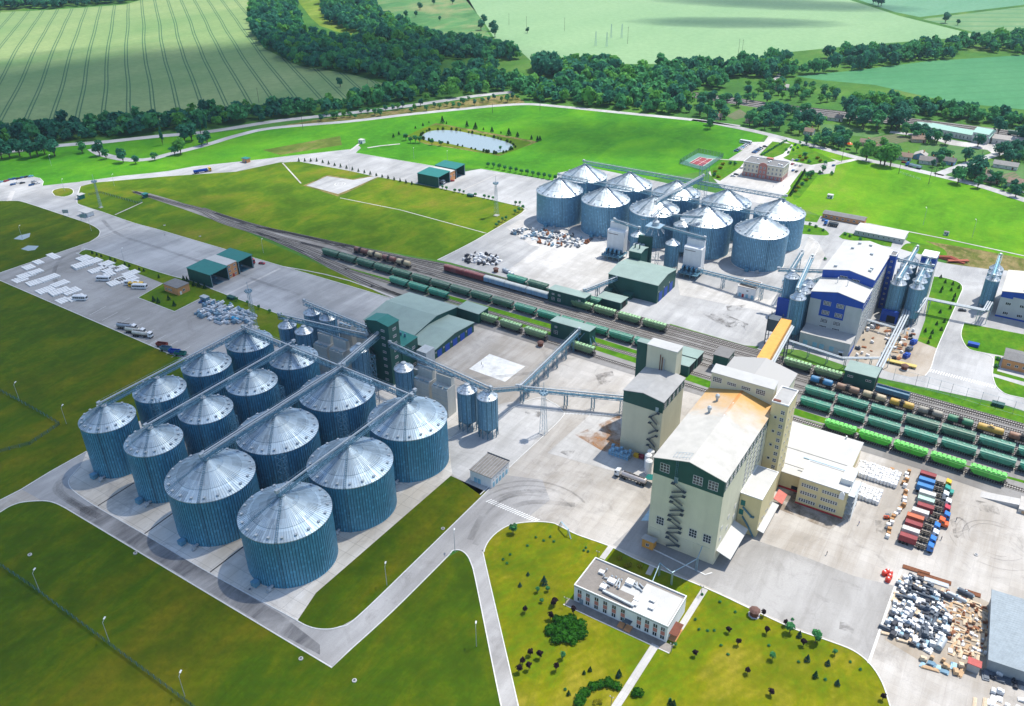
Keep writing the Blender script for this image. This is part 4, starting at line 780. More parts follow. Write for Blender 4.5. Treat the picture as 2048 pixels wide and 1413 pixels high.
b = MB(); b.box(-11.5, 6.5, c + 0.3, c + 0.75, 12.7, 13.2); b.build('roof_duct', M_STEEL, T)
# ---- office block in the lawn
T, a, c = bldg('office_building', 'two storey white office block with pink panels on the lawn, half its roof bright white', 'office', -96.5, -62, 186.4, 201.9, 6.9, M_WHITEW, paint('brown roof felt', (0.225, 0.205, 0.185), 0.9, wear=0.2), 'flat', over=0.1, parapet=0.55)
OFF = T
M_PINK = paint('pink panel', (0.46, 0.18, 0.14), 0.8)
b = MB(); b.box(3.4, a - 0.6, -c + 0.5, c - 1.4, 7.17, 7.21); b.box(-3.2, 3.35, -1.2, 2.6, 7.17, 7.20); b.build('roof_membrane', M_WROOF, T)
for i, x in enumerate((-15.1, -11.9, -8.6, -5.3, -2.0, 1.3, 7.2, 10.1, 13.0, 15.7)):
    window(T, 'S', (x, -c, 4.6), 1.5, 1.7, 2, 1); window(T, 'S', (x, -c, 0.9), 1.5, 1.7, 2, 1)
    b = MB(); b.box(x - 0.75, x + 0.75, -c - 0.06, -c + 0.1, 2.75, 4.45); b.build('pink_panel', M_PINK, T)
slab_door(T, 'S', (2.0, -c, 0.1), 1.2, 2.3, M_STEELB); slab_door(T, 'S', (-14.3, -c, 0.1), 1.1, 2.1, M_STEEL)
b = MB(); b.box(2.4, 5.0, -c - 1.8, -c, 2.7, 2.85); b.build('porch_roof', M_DSTEEL, T)
b = MB(); b.box(0.6, 2.6, -c - 2.6, -c - 0.1, 0, 0.5); b.box(3.1, 5.3, -c - 2.9, -c - 0.1, 0, 0.55); b.build('entrance_step', M_BRICK, T)
b = MB(); b.box(a + 0.05, a + 2.8, -c + 1.5, -c + 7.5, 2.9, 3.05); b.build('porch_roof', M_BROWN, T)
b = MB(); b.box(a + 0.05, a + 2.6, -c + 1.5, -c + 7.5, 0, 0.7); b.build('entrance_step', M_BRICK, T)
b = MB(); b.box(-a - 2.0, a + 2.6, -c - 3.4, -c - 0.02, 0.02, 0.14); b.build('terrace', paint('wet terrace', (0.23, 0.21, 0.19), 0.7, wear=0.3, scale=0.3), T)
b = MB(); b.box(-a - 2.2, a + 2.6, -c - 3.7, -c - 3.4, 0, 0.26); b.build('terrace_kerb', M_KERB, T)
rng = random.Random(3)
def hvac(n_, loc, sx, sy, sz, m):
    b = MB(); b.box(-sx / 2, sx / 2, -sy / 2, sy / 2, 0.25, sz)
    for q in ((-1, -1), (1, -1), (1, 1), (-1, 1)): b.bar((q[0] * sx * 0.45, q[1] * sy * 0.45, 0), (q[0] * sx * 0.45, q[1] * sy * 0.45, 0.3), 0.12)
    b.box(-sx / 2 - 0.08, sx / 2 + 0.08, -sy / 2 - 0.08, sy / 2 + 0.08, sz, sz + 0.1)
    o = b.build(n_, m, T); o.location = loc; return o
for (x, y, sx, sy, sz) in ((-12, 2.4, 1.8, 1.4, 0.9), (-7.0, 0.2, 2.6, 2.0, 1.2), (-8.2, -3.8, 2.0, 1.8, 1.3), (-1.4, 3.0, 2.6, 2.2, 1.3), (8.4, 0.2, 1.8, 1.8, 0.8), (9.4, -3.0, 1.8, 1.8, 0.8), (3.6, -2.6, 1.6, 1.4, 0.8), (4.0, -4.6, 1.8, 1.4, 0.8)): hvac('rooftop_unit', (x, y, 7.16), sx, sy, sz, M_WHITEW)
b = MB()
for p, q in (((-10, 0.5), (-4.5, 1.6)), ((-4.5, 1.6), (-3.6, -1.4)), ((-9.5, -1.5), (-6.5, -2.4)), ((-3.2, 3.2), (2.6, 2.2)), ((-0.6, 4.2), (3.8, 1.6)), ((-5.5, 2.8), (-5.0, -1.0)), ((0.4, 4.6), (1.6, 2.0)), ((1.4, 4.4), (3.4, 3.4))): b.tube((p[0], p[1], 7.7), (q[0], q[1], 7.7), 0.28, 8)
for x, y in ((-10.4, 1.0), (-7.9, 2.2), (-6.6, 2.6), (-4.4, 2.4), (-11.0, 4.2), (-4.0, -0.9)): b.lathe([(0.22, 7.1), (0.22, 8.2), (0.4, 8.3), (0.1, 8.6)], 8, (x, y, 0))
b.build('air_duct', M_STEELL, T)
b = MB(); b.bar((-7.6, -5.2, 7.8), (4.2, -5.9, 7.8), 0.8, 0.7); b.build('air_duct', M_STEELL, T)
# ---- small flat shed in the near yard
T, a, c = bldg('flat_shed', 'white flat shed with ribbed slab roof and pale blue doors beside the near silos', 'shed', -165.2, -154.6, 221.8, 235, 5.3, M_WHITEW, paint('weathered slab roof', (0.25, 0.23, 0.205), 0.9, wear=0.3, scale=0.4), 'flat', over=0.25)
b = MB()
for i in range(9): b.box(-a - 0.2 + i * 1.35, -a + 0.02 + i * 1.35, -c - 0.2, c + 0.2, 5.56, 5.7)
b.build('roof_rib', M_GROOFB, T)
b = MB(); b.box(-a - 0.25, a + 0.25, c + 0.02, c + 0.3, 5.3, 6.0); b.build('parapet', M_DSTEEL, T)
M_PBLUE = paint('pale blue door', (0.25, 0.48, 0.60), 0.6)
for x in (-2.6, -0.8): slab_door(T, 'S', (x, -c, 0), 1.2, 2.3, M_PBLUE)
for i in range(5): slab_door(T, 'E', (a, -c + 1.6 + i * 2.4, 0), 1.0, 2.2, M_PBLUE); window(T, 'E', (a, -c + 1.6 + i * 2.4, 3.2), 0.6, 0.6, 1, 1)
# ---- dark green elevator tower and its halls
T, a, c = bldg('elevator_tower', 'tall dark green elevator tower with column of white windows behind the near silos', 'tower', -253.6, -239.9, 262.2, 270.0, 33.0, M_GREEN, M_GROOF, 'gy', 1.3, 0.3)
for j in range(8): window(T, 'S', (3.2, -c, 2.0 + j * 3.9), 1.9, 1.1, 3, 1); window(T, 'E', (a, 0.2, 2.2 + j * 3.9), 2.2, 1.2, 3, 1)
zigzag_stair(T, -6.3, -c, 1, 29, 5, 3.2)
T, a, c = bldg('elevator_annex', 'green lean-to with flat green roof against the elevator tower', 'annex', -252, -239.6, 270.2, 282.6, 17.8, M_GREEN, M_GROOF, 'sx', 0.8, 0.2)
for z in (3.5, 8.5, 13): window(T, 'E', (a, 2.6, z), 2.2, 1.3, 3, 1)
for x in (-1.5, 1.2):
    b = MB(); b.lathe([(0.55, 17), (0.55, 20.2), (0.3, 20.4)], 10, (x, 2.6, 0)); b.build('vent_pipe', M_STEELB, T)
T, a, c = bldg('storage_hall', 'big green storage hall under grey ridged roof beside the rails', 'hall', -290, -255.5, 298.6, 338, 6.8, M_GREEN, M_GGREY, 'gx', 3.0, 0.5)
for i in range(3): slab_door(T, 'S', (-10 + i * 9, -c, 0), 4, 4.6, M_BLUE)
T, a, c = bldg('loading_hall', 'low green loading hall with five blue doors facing the yard', 'hall', -255.2, -238, 293.6, 328.8, 5.6, M_GREEN, M_GGREY, 'gx', 1.8, 0.4)
for i in range(5): slab_door(T, 'E', (a, -c + 4 + i * 6.8, 0), 3.6, 4.0, M_BLUE); window(T, 'E', (a, -c + 0.9 + i * 6.8, 3.2), 0.7, 0.7, 1, 1)
T, a, c = bldg('track_shed', 'small green shed over the rails beside the big green hall', 'shed', -255.6, -241, 337.9, 347.3, 6.0, M_GREEN, M_GGREY, 'sx', 0.3, 0.3)
for x0, x1, y0, y1, h, z0, lb in ((-222, -198.2, 382.6, 390.2, 7.5, 0, 'green loading shed with four windows swallowing the pale blue wagons'), (-196, -181, 393.8, 403.6, 4.2, 0, 'small green shed on the rails beside the upper green hall'),
        (-138.5, -119.6, 355.4, 364.6, 5.4, 0, 'long green rail shed behind the hoist tower, farther of the two'), (-133.4, -120, 345.8, 355.0, 5.4, 0, 'green rail shed behind the hoist tower, nearer of the two'),
        (-53.3, -39, 379, 390.6, 7.6, 0, 'large plain green rail shed with two vent strips beside the blue tank wagon')):
    T, a, c = bldg('rail_shed', lb, 'shed', x0, x1, y0, y1, h, M_GREEN, M_GGREY, 'sy', 0.5, 0.3)
    if h > 7:
        for x in ((-a + 3, -a + 7, a - 3.5) if x0 < -100 else (-4.2, 4.2)):
            if x0 < -100: window(T, 'S', (x, -c, 1.8), 1.8, 1.7, 2, 2)
            window(T, 'S', (x, -c, 5.2), 2.4 if x0 > -100 else 1.4, 0.9, 3, 1)
    for s_ in ('E',): slab_door(T, s_, (a, 0, 0), 4.2, min(h - 0.6, 5.2), M_DARK, 'track_opening')
# raised loading shed on stilts over the near track
T, a, c = bldg('rail_shed', 'green loading shed on legs fed by the long inclined conveyor', 'shed', -199.5, -176, 346.6, 353.6, 9.0, M_GREEN, M_GGREY, 'sy', 0.4, 0.3, z0=0.0)
window(T, 'S', (-8.6, -c, 2.4), 2.2, 2.0, 2, 2); window(T, 'S', (-8.6, -c, 6.2), 1.4, 0.9, 3, 1); window(T, 'S', (6, -c, 6.2), 1.4, 0.9, 3, 1)
b = MB()
for p, q in (((4, -c - 0.2, 8), (9, -c - 4, 0)), ((9, -c - 0.2, 8), (4, -c - 4, 0)), ((a, -c + 1, 5), (a + 3, -c - 2, 0)), ((a, 0, 5), (a + 3, 0, 0))): b.bar(p, q, 0.35)
b.build('brace', M_STEELB, T)
T, a, c = bldg('control_cabin', 'dark green cabin on legs with slatted roof by the level crossing', 'cabin', -112.6, -105, 359.4, 368.6, 8.6, M_GREEN, M_SLATE, 'flat', over=0.3, z0=3.0)
window(T, 'E', (a, 0, 4.4), 3.6, 2.4, 2, 1); b = MB()
for x in (-a + 0.3, a - 0.3):
    for y in (-c + 0.3, c - 0.3): b.bar((x, y, 0), (x, y, 3), 0.4)
b.build('leg_frame', M_STEEL, T)
# drop-off halls: two open green canopies round a brick office
def canopy(lb, x0, x1, y0, y1, h):
    T = thing('weighing_canopy', lb, 'canopy', ((x0 + x1) / 2, (y0 + y1) / 2, 0)); a, c = (x1 - x0) / 2, (y1 - y0) / 2
    for y in (-c, c - 0.3): b = MB(); b.box(-a, a, y, y + 0.3, 0, h); b.build('side_wall', M_GREEN, T)
    b = MB(); b.prism([(-c - 0.3, h), (c + 0.3, h + 0.7), (c + 0.3, h + 1.0), (-c - 0.3, h + 0.3)], 'x', -a - 0.3, a + 0.3); b.build('roof', M_GROOF, T)
    for x in (-a + 0.2, a - 0.2):
        for y in (-c + 0.45, c - 0.45): b = MB(); b.bar((x, y, 0), (x, y, h + 0.3), 0.4); b.build('post', M_STEEL, T)
    b = MB(); b.box(-a + 1, a - 1, -2.6, 2.6, 0.18, 0.5); b.box(-a + 4, a - 4, -0.6, 0.6, 2.6, 3.4); b.build('weighbridge', M_STEELB, T)
    return T
canopy('nearer green canopy of the weighing hall beside the small brick house', -428.4, -407, 291.2, 305, 8.3)
canopy('farther green canopy of the weighing hall with a red truck under it', -428.4, -408, 313.6, 325.6, 8.3)
canopy('nearer green canopy of the upper weighing hall with a white truck inside', -421.5, -400.4, 512.6, 528.4, 8.4)
canopy('farther green canopy of the upper weighing hall near the pond', -422, -401, 537, 550, 8.4)
T, a, c = bldg('office_building', 'orange brick office squeezed between two green canopies by the left-behind slabs', 'office', -428, -408.6, 305.3, 313.3, 9.0, M_BRICK, M_WROOF, 'flat', over=0.2)
T['label'] = 'three storey orange brick office between the two green weighing canopies near the buses'
for z in (1.2, 4.0, 6.8):
    for y in (-2.0, 2.0): window(T, 'E', (a, y, z), 1.4, 1.2, 2, 1)
slab_door(T, 'E', (a, 0.2, 0), 1.0, 2.1, M_RED)
T, a, c = bldg('office_building', 'orange brick office between the two upper green weighing canopies', 'office', -421, -401.4, 528.8, 536.6, 7.6, M_BRICK, M_WROOF, 'flat', over=0.2)
for y in (-2.0, 2.0): window(T, 'E', (a, y, 3.8), 1.4, 1.2, 2, 1)
T, a, c = bldg('gate_house', 'small orange brick house with flat dark roof by the parked buses', 'house', -428.4, -415.6, 273, 281.5, 4.9, M_BRICK, M_SLATE, 'flat', over=0.3)
for x in (-4.4, -1.8, 0.0): window(T, 'S', (x, -c, 1.6), 1.2, 1.3, 2, 1)
window(T, 'E', (a, 0, 1.6), 1.6, 1.4, 2, 1); slab_door(T, 'E', (a, -2.4, 0), 1.0, 2.1, M_WHITEW)
# upper green hall
T, a, c = bldg('drier_hall', 'large dark green hall with arched grey green roof and blue doors in the far yard', 'hall', -198.6, -166.8, 412.8, 439.4, 11.5, M_GREEN, M_GGREY, 'gx', 2.0, 0.3)
for i in range(3): slab_door(T, 'E', (a, -8.5 + i * 7.6, 0), 4.4, 5.6, M_BLUE); window(T, 'E', (a, -11.5 + i * 7.6, 6.6), 0.7, 0.7, 1, 1)
b = MB(); b.bar((-12.4, -c - 0.7, 6), (-8.2, -c - 0.7, 0.2), 1.0, 0.2); b.box(-15, -12, -c - 1.4, -c, 5.9, 6.1); b.build('outside_stair', M_GREEN, T)
slab_door(T, 'S', (-13.6, -c, 6.2), 0.9, 2.1, M_WHITEW)
for x, w_ in ((-14.4, 4.0), (-1.5, 5.2)):
    b = MB(); b.box(x - w_ / 2, x + w_ / 2, -c - 3.6, -c - 0.05, 0, 2.4); b.prism([(-c - 4.0, 2.4), (-c - 0.05, 3.2), (-c - 0.05, 3.4), (-c - 4.0, 2.6)], 'x', x - w_ / 2 - 0.3, x + w_ / 2 + 0.3); b.build('lean_to', M_GREEN, T)
T, a, c = bldg('drier_hall', 'square green head block rising behind the large far green hall', 'block', -198.4, -190.4, 439.6, 450, 16.6, M_GREEN, M_GGREY, 'gx', 1.0, 0.3)
for x in (-2, 1): b = MB(); b.lathe([(0.4, 17), (0.4, 20), (0.55, 20.1), (0.2, 20.4)], 10, (x, -1, 0)); b.build('vent_pipe', M_GREEN, T)
T, a, c = bldg('transformer_house', 'small white flat roofed block with pale blue doors in the far yard', 'house', -130.7, -120, 447, 458.6, 6.4, M_WHITEW, paint('brown felt', (0.25, 0.20, 0.16), 0.9, wear=0.2), 'flat', over=0.1, parapet=0.2)
for x in (-3.6, 0.6, 3.8): slab_door(T, 'S', (x, -c, 0), 1.3, 2.4, M_PBLUE)
slab_door(T, 'S', (-1.8, -c, 0), 1.0, 2.0, M_RED); window(T, 'S', (0.6, -c, 4.2), 1.2, 0.9, 2, 1)
# grain driers
def drier(name, lb, x, y, w, d, h, up, m, fans=True, group=None):
    T = thing(name, lb, 'drier', (x, y, 0), 0, group)
    z0 = 4.6 if fans else 0.0
    b = MB(); b.box(-w / 2, w / 2, -d / 2, d / 2, z0, h); b.prism([(-d / 2, h), (d / 2, h), (d / 2 - 0.4, h + 0.7), (-d / 2 + 1.2, h + 0.7)], 'x', -w / 2, w / 2); b.build('drying_chamber', m, T)
    b = MB(); b.box(-w / 2 + 0.3, w / 2 - 0.2, 0.4, d / 2 - 0.2, h + 0.71, h + up)
    b.build('top_chamber', m, T)
    b = MB(); b.box(-w / 2 + 0.8, w / 2 - 4.2, -d / 2 - 0.06, -d / 2 + 0.05, h - 2.0, h - 1.6); b.build('vent_slot', paint('grey slot', (0.16, 0.13, 0.13), 0.8), T) if fans else None
    b = MB()
    for x_ in (-w / 2 + 0.4, 0, w / 2 - 0.4):
        b.bar((x_, 0.6, h + up), (x_, 0.6, h + up + 1.1), 0.08); b.bar((x_, d / 2 - 0.3, h + up), (x_, d / 2 - 0.3, h + up + 1.1), 0.08)
    b.bar((-w / 2 + 0.4, 0.6, h + up + 1.1), (w / 2 - 0.4, 0.6, h + up + 1.1), 0.08); b.bar((-w / 2 + 0.4, d / 2 - 0.3, h + up + 1.1), (w / 2 - 0.4, d / 2 - 0.3, h + up + 1.1), 0.08)
    b.tube((-w / 2 - 0.4, d / 4, h + up + 0.6), (w / 2 + 0.6, d / 4, h + up + 0.6), 0.4, 8); b.build('top_railing', M_STEEL, T)
    if fans:
        b = MB(); b.box(-w / 2 - 0.6, w / 2 + 0.6, -d / 2 - 6.5, d / 2, 2.9, 3.2)
        for x_ in (-w / 2, -w / 6, w / 6, w / 2):
            for y_ in (-d / 2 - 6.2, -d / 2 - 3, -d / 2 + 0.4, d / 2 - 0.4): b.bar((x_, y_, 0), (x_, y_, 4.6), 0.28)
        for y_ in (-d / 2 - 6.4,): b.bar((-w / 2 - 0.6, y_, 4.2), (w / 2 + 0.6, y_, 4.2), 0.12)
        b.build('support_frame', M_STEELB, T)
        for i in range(4):
            fx = -w / 2 + w * (i + 0.5) / 4
            b = MB(); b.tube((fx - 0.55, -d / 2 - 2.4, 5.4), (fx + 0.55, -d / 2 - 2.4, 5.4), 1.25, 14); b.box(fx - 0.55, fx + 0.55, -d / 2 - 2.4, -d / 2 - 0.02, 4.3, 6.2); b.box(fx - 0.5, fx + 0.5, -d / 2 - 4.6, -d / 2 - 3.4, 3.2, 4.2)
            b.build('fan', M_FAN, T)
    else:
        b = MB()
        for i in range(5): b.box(-w / 2 - 0.05, w / 2 + 0.05, -d / 2 - 0.04, -d / 2 - 0.01, 1.5 + i * 2.4, 1.6 + i * 2.4)
        for i in range(3): b.box(-w / 2 + 0.5 + i * w / 3, -w / 2 + 0.5 + i * w / 3 + w / 4, -d / 2 + 0.3, -d / 2 + 1.4, h + 0.71, h + 0.95)
        b.build('panel_joint', M_STEEL, T)
    return T
drier('grain_drier', 'tall white drier with fan deck beside the scrap heap in the far yard', -217.8, 463.0, 11.9, 5.6, 18.0, 4.6, M_WHITEW)
drier('grain_drier', 'tall white drier with fan deck nearest the small white transformer house', -165.1, 463.0, 11.7, 5.8, 18.0, 4.6, M_WHITEW)
for i, (x, lb) in enumerate(((-279.2, 'beige panel drier under the middle conveyor, nearer the slim silos'), (-268.6, 'beige panel drier under the middle conveyor, nearer the sloping conveyor'), (-215.4, 'beige panel drier by the green tower, second from the tall stilted silos'), (-204.6, 'beige panel drier by the green tower, next to the tall stilted silos'))):
    drier('grain_drier', lb, x, 257.0, 9.0, 6.2, 14.6, 5.2, M_BEIGE, False, 'beige panel driers')
for x, lb in ((-283.6, 'small beige drier with four lidded tops under the rear conveyor, nearer the field'), (-271.6, 'small beige drier with four lidded tops under the rear conveyor, nearer the green tower')):
    drier('grain_drier', lb, x, 279.5, 8.6, 5.6, 14.4, 1.0, M_BEIGE, False, 'beige panel driers')
# silver filter unit in front of the green hall
T = thing('dust_filter', 'silver ribbed filter box and fan unit in front of the grey hall', 'filter', (-234.5, 282, 0))
b = MB()
for i in range(6): b.box(-3 + i * 1.02, -3 + i * 1.02 + 0.92, -3.5, 3.5, 2.5, 13)
b.box(-3.1, 3.1, -3.6, 3.6, 1.6, 2.5); b.build('filter_panel', M_STEELL, T)
b = MB(); b.box(-2.5, 2.5, -8.2, -4.6, 0.6, 5); b.build('fan_box', M_STEELL, T)
b = MB(); b.box(-2, 6, -14, -9.5, 0, 2.2); b.build('green_cover', M_GROOF, T)
# ---- blue and white mill
T, a, c = bldg('mill_building', 'blue and white mill block with stepped blue field of windows on its end wall', 'mill', -83.2, -56.9, 417.7, 437.3, 27.0, M_GREYW, M_WROOF, 'gy', 2.6, 0.35)
band(T, 'blue_gable', -a - 0.05, a + 0.05, -c - 0.06, -c + 0.3, 23.5, 0, M_BLUE, (27.0, 2.6)); band(T, 'blue_field', -7.5, 5.0, -c - 0.05, -c + 0.3, 14.5, 23.48, M_BLUE); band(T, 'blue_band', a - 0.3, a + 0.05, -c + 0.3, c, 21.5, 26.6, M_BLUE); band(T, 'blue_band', -a - 0.05, -a + 0.3, -c + 0.3, c, 21.5, 26.6, M_BLUE)
for x in (-4.2, 2.4):
    for z in (21.2, 15.8, 11.0): window(T, 'S', (x, -c - 0.08, z), 3.6, 2.2, 5, 3)
    window(T, 'S', (x, -c, 8.3), 3.6, 0.9, 5, 1)
for i in range(5):
    for j in range(5): window(T, 'E', (a, -c + 2.2 + i * 3.8, 9 + j * 3.6), 2.0, 1.3, 2, 1)
for x, y in ((-3.5, 3), (2.0, 1.0)):
    b = MB(); b.lathe([(0.2, 27), (0.2, 32), (0.4, 32.1), (0.1, 32.6)], 8, (x, y, 0)); b.build('vent_pipe', M_WHITEW, T)
b = MB(); b.prism([(6.0, 28.35), (9.0, 27.75), (9.0, 28.05), (6.0, 28.65)], 'y', -3, -1.2); b.build('skylight', M_STEELL, T)
T, a, c = bldg('mill_building', 'long upper block of the blue and white mill with wide white ridged roof', 'mill', -83.2, -56.9, 437.5, 484, 31.8, M_GREYW, M_WROOF, 'gy', 2.6, 0.35)
band(T, 'blue_gable', -a - 0.05, a + 0.05, -c - 0.06, -c + 0.3, 27.6, 0, M_BLUE, (31.8, 2.6)); band(T, 'blue_band', a - 0.3, a + 0.05, -c + 0.3, c, 27.5, 31.4, M_BLUE)
for x in (-2.0, 4.2): window(T, 'S', (x, -c - 0.08, 29.6 if x < 0 else 29.0), 3.8, 1.0, 5, 1)
for i in range(11):
    for j in range(6): window(T, 'E', (a, -c + 2.4 + i * 4.0, 8 + j * 3.6), 2.2, 1.3, 2, 1)
for i, (x, y) in enumerate(((-4, 18), (2, 17), (9.2, -12), (9.0, -15.5), (-8, -19), (-6, 10), (5, 6))):
    b = MB(); b.prism([(x - 0.8, 31.9 + (abs(13.15 - abs(x)) * 0.19)), (x + 0.8, 31.9 + (abs(13.15 - abs(x)) * 0.19)), (x + 0.8, 33.2 + abs(13.15 - abs(x)) * 0.19), (x - 0.8, 33.2 + abs(13.15 - abs(x)) * 0.19)], 'y', y - 0.7, y + 0.7); b.build('roof_ventilator', M_STEELL, T)
T, a, c = bldg('mill_annex', 'low grey annex with pale blue shutters at the foot of the blue and white mill', 'annex', -82.6, -57.2, 406.3, 417.6, 8.0, M_GREYW, M_GROOFB, 'flat', over=0.2)
for x in (-9.5, -4.6, -1.0, 4.0): slab_door(T, 'S', (x, -c, 1.6), 2.0, 2.6, M_PBLUE, 'shutter')
slab_door(T, 'S', (9, -c, 0), 1.4, 2.3, M_DARK); b = MB(); b.box(7.8, 10.2, -c - 1.6, -c, 2.8, 3.0); b.build('porch_roof', M_WHITEW, T)
b = MB(); b.box(a + 0.03, a + 0.2, -c, c, 0, 2.4); b.build('blue_base', M_BLUE, T)
T, a, c = bldg('stair_shaft', 'narrow bright blue stair shaft with tiny windows on the side of the white mill', 'tower', -56.7, -53.3, 473.6, 480.2, 32.5, M_BLUE, M_SLATE, 'flat', over=0.05, parapet=0.4)
for j in range(9): window(T, 'S', (0, -c, 2.5 + j * 3.3), 1.0, 0.9, 2, 1)
T, a, c = bldg('elevator_tower', 'grey tower with blue top beyond the slim silos of the blue mill', 'tower', -43.0, -35.2, 498.5, 509.5, 26.0, M_GREYW, M_WHITEW, 'sy', 0.5, 0.2)
band(T, 'blue_top', -a - 0.05, a + 0.05, -c - 0.05, c + 0.05, 19.5, 25.8, M_BLUE)
for j in range(5): window(T, 'S', (1.4, -c, 3 + j * 3.2), 1.9, 1.2, 2, 1)
window(T, 'S', (0.5, -c - 0.06, 22.4), 2.6, 1.6, 3, 1)
T, a, c = bldg('silo_base_house', 'square bright blue base house under the slim silos of the mill yard', 'house', -52.4, -43.6, 458.2, 460.3, 6.6, M_BLUE, M_BLUE, 'flat', over=0.0); slab_door(T, 'S', (1, -c, 0), 4.2, 4.2, M_DARK, 'gate')
T, a, c = bldg('silo_base_house', 'dark blue box carrying a slim silo at the back of the far yard', 'house', -103.8, -96.0, 434.5, 436.4, 10.5, M_BLUE, M_BLUE, 'flat', over=0.0)
# second blue-white building at the frame's edge
T, a, c = bldg('mill_building', 'second blue and white mill, cut by the edge of the picture beside slim silos', 'mill', 1.2, 48, 497.5, 530, 15.4, M_GREYW, paint('cream felt roof', (0.56, 0.53, 0.46), 0.85, wear=0.1, scale=0.1), 'gy', 3.0, 0.3)
T['label'] = 'second blue and white mill with beige roof beside the slim silos across the road'
band(T, 'blue_gable', -a - 0.05, a + 0.05, -c - 0.06, -c + 0.3, 13.2, 0, M_BLUE, (15.4, 3.0)); band(T, 'blue_gable_step', -a - 0.05, -a + 6, -c - 0.05, -c + 0.3, 12.0, 13.2, M_BLUE)
b = MB(); b.box(-a - 0.08, a, -c - 0.1, -c + 0.1, 0, 1.0); b.build('blue_base', M_BLUE, T)
for i in range(6):
    for z in (2.2, 8.0): window(T, 'S', (-a + 4.5 + i * 7, -c, z), 2.6, 1.6, 3, 1)
for y in (-12, -8, 6):
    b = MB(); b.lathe([(0.6, 17), (0.6, 20.4), (1.0, 20.5), (0.4, 21.2)], 10, (-a + 11, y, 0)); b.build('roof_ventilator', M_STEELL, T)
T, a, c = bldg('workshop', 'orange brick workshop with grey ridged roof beside the zebra crossing', 'workshop', 10.4, 44, 437, 449.6, 5.1, M_BRICK, M_SLATE, 'gx', 1.4, 0.3)
for i in range(5): window(T, 'S', (-a + 3 + i * 3.4, -c, 2.0), 1.5, 1.2, 2, 1)
T, a, c = bldg('barrack', 'long low orange brick building with grey roof at the edge of the lawn', 'building', -122, -93.3, 601.6, 609.8, 3.4, M_BRICK, M_SLATE, 'gx', 0.9, 0.3)
for i in range(7): window(T, 'S', (-a + 2.5 + i * 3.9, -c, 1.2), 1.6, 1.3, 2, 1)
T, a, c = bldg('barrack', 'long low white building with white roof beside the blue and white mill', 'building', -94.6, -63, 580.3, 596.4, 3.4, M_GREYW, M_WROOF, 'gx', 0.9, 0.3)
for i in range(9): window(T, 'S', (-a + 2.5 + i * 3.3, -c, 1.5), 0.9, 1.1, 1, 1)
# admin house
M_ADM = paint('cream plaster', (0.62, 0.545, 0.42), 0.85, wear=0.08, scale=0.2); M_ADMP = paint('pink plaster', (0.42, 0.17, 0.14), 0.85, wear=0.08)
T, a, c = bldg('office_building', 'cream and pink three storey office with arched centre, beside car parks', 'office', -204, -171.5, 666.4, 683.2, 11.3, M_ADM, M_SLATE, 'flat', over=0.25, parapet=0.5)
band(T, 'pink_base', -a - 0.05, a + 0.05, -c - 0.06, c + 0.05, 0, 3.4, M_ADMP)
b = MB(); b.prism([(-3.4, 0), (3.4, 0), (3.4, 11.3), (2.2, 12.6), (0, 13.2), (-2.2, 12.6), (-3.4, 11.3)], 'y', -c - 0.5, -c); b.build('centre_bay', M_ADMP, T)
for i in range(10):
    x = -14.6 + i * 3.24
    if abs(x) < 3: continue
    for z in (1.0, 4.6, 8.0): window(T, 'S', (x, -c - 0.05, z), 1.2, 1.8, 2, 2)
for x in (-1.5, 1.5):
    for z in (1.0, 4.6, 8.0): window(T, 'S', (x, -c - 0.5, z), 1.3, 1.9, 2, 2)
for i in range(4):
    for z in (1.0, 4.6, 8.0): window(T, 'E', (a + 0.04, -6.3 + i * 4.2, z), 1.2, 1.8, 2, 2)
b = MB(); b.box(-2.6, 2.6, c - 1, c + 2.2, 11.6, 12.6); b.build('roof_arch', M_ADMP, T)
for x, y in ((-8, 2), (2, -1), (2.6, 2), (11, -3), (13.5, -4)): b = MB(); b.box(x - 0.7, x + 0.7, y - 0.6, y + 0.6, 11.5, 12.6); b.build('rooftop_unit', M_WHITEW, T)
# corrugated shed in the corner by the scrap yard
T = thing('corrugated_shed', 'large shed with pale blue corrugated roof at the corner of the junk yard', 'shed', (27.5, 229.5, 0), R(5))
M_CORR = paint('pale corrugated sheet', (0.24, 0.285, 0.32), 0.6, 0.2, 0.18, 0.4)
b = MB(); b.box(0, 46, 0, 31, 0, 5.2); b.build('wall', M_CORR, T)
b = MB(); o = []
n_ = 62
for i in range(n_ + 1): o.append((-0.5 + 32 * i / n_, 5.4 + (0.16 if i % 2 else 0.0) + i / n_ * 1.0))
b.prism(o + [(31.5, 6.1), (-0.5, 5.15)], 'x', -0.6, 46.5); b.build('roof', M_CORR, T)
slab_door(T, 'S', (14, 0, 0), 5, 4.2, M_PBLUE, 'gate')
T, a, c = bldg('kiosk', 'small grey hut with red roof at the corner of the corrugated shed', 'hut', 22.2, 25.6, 226.6, 229.8, 2.4, M_GROOFB, paint('faded red roof', (0.40, 0.10, 0.09), 0.8), 'sy', 0.7, 0.3)
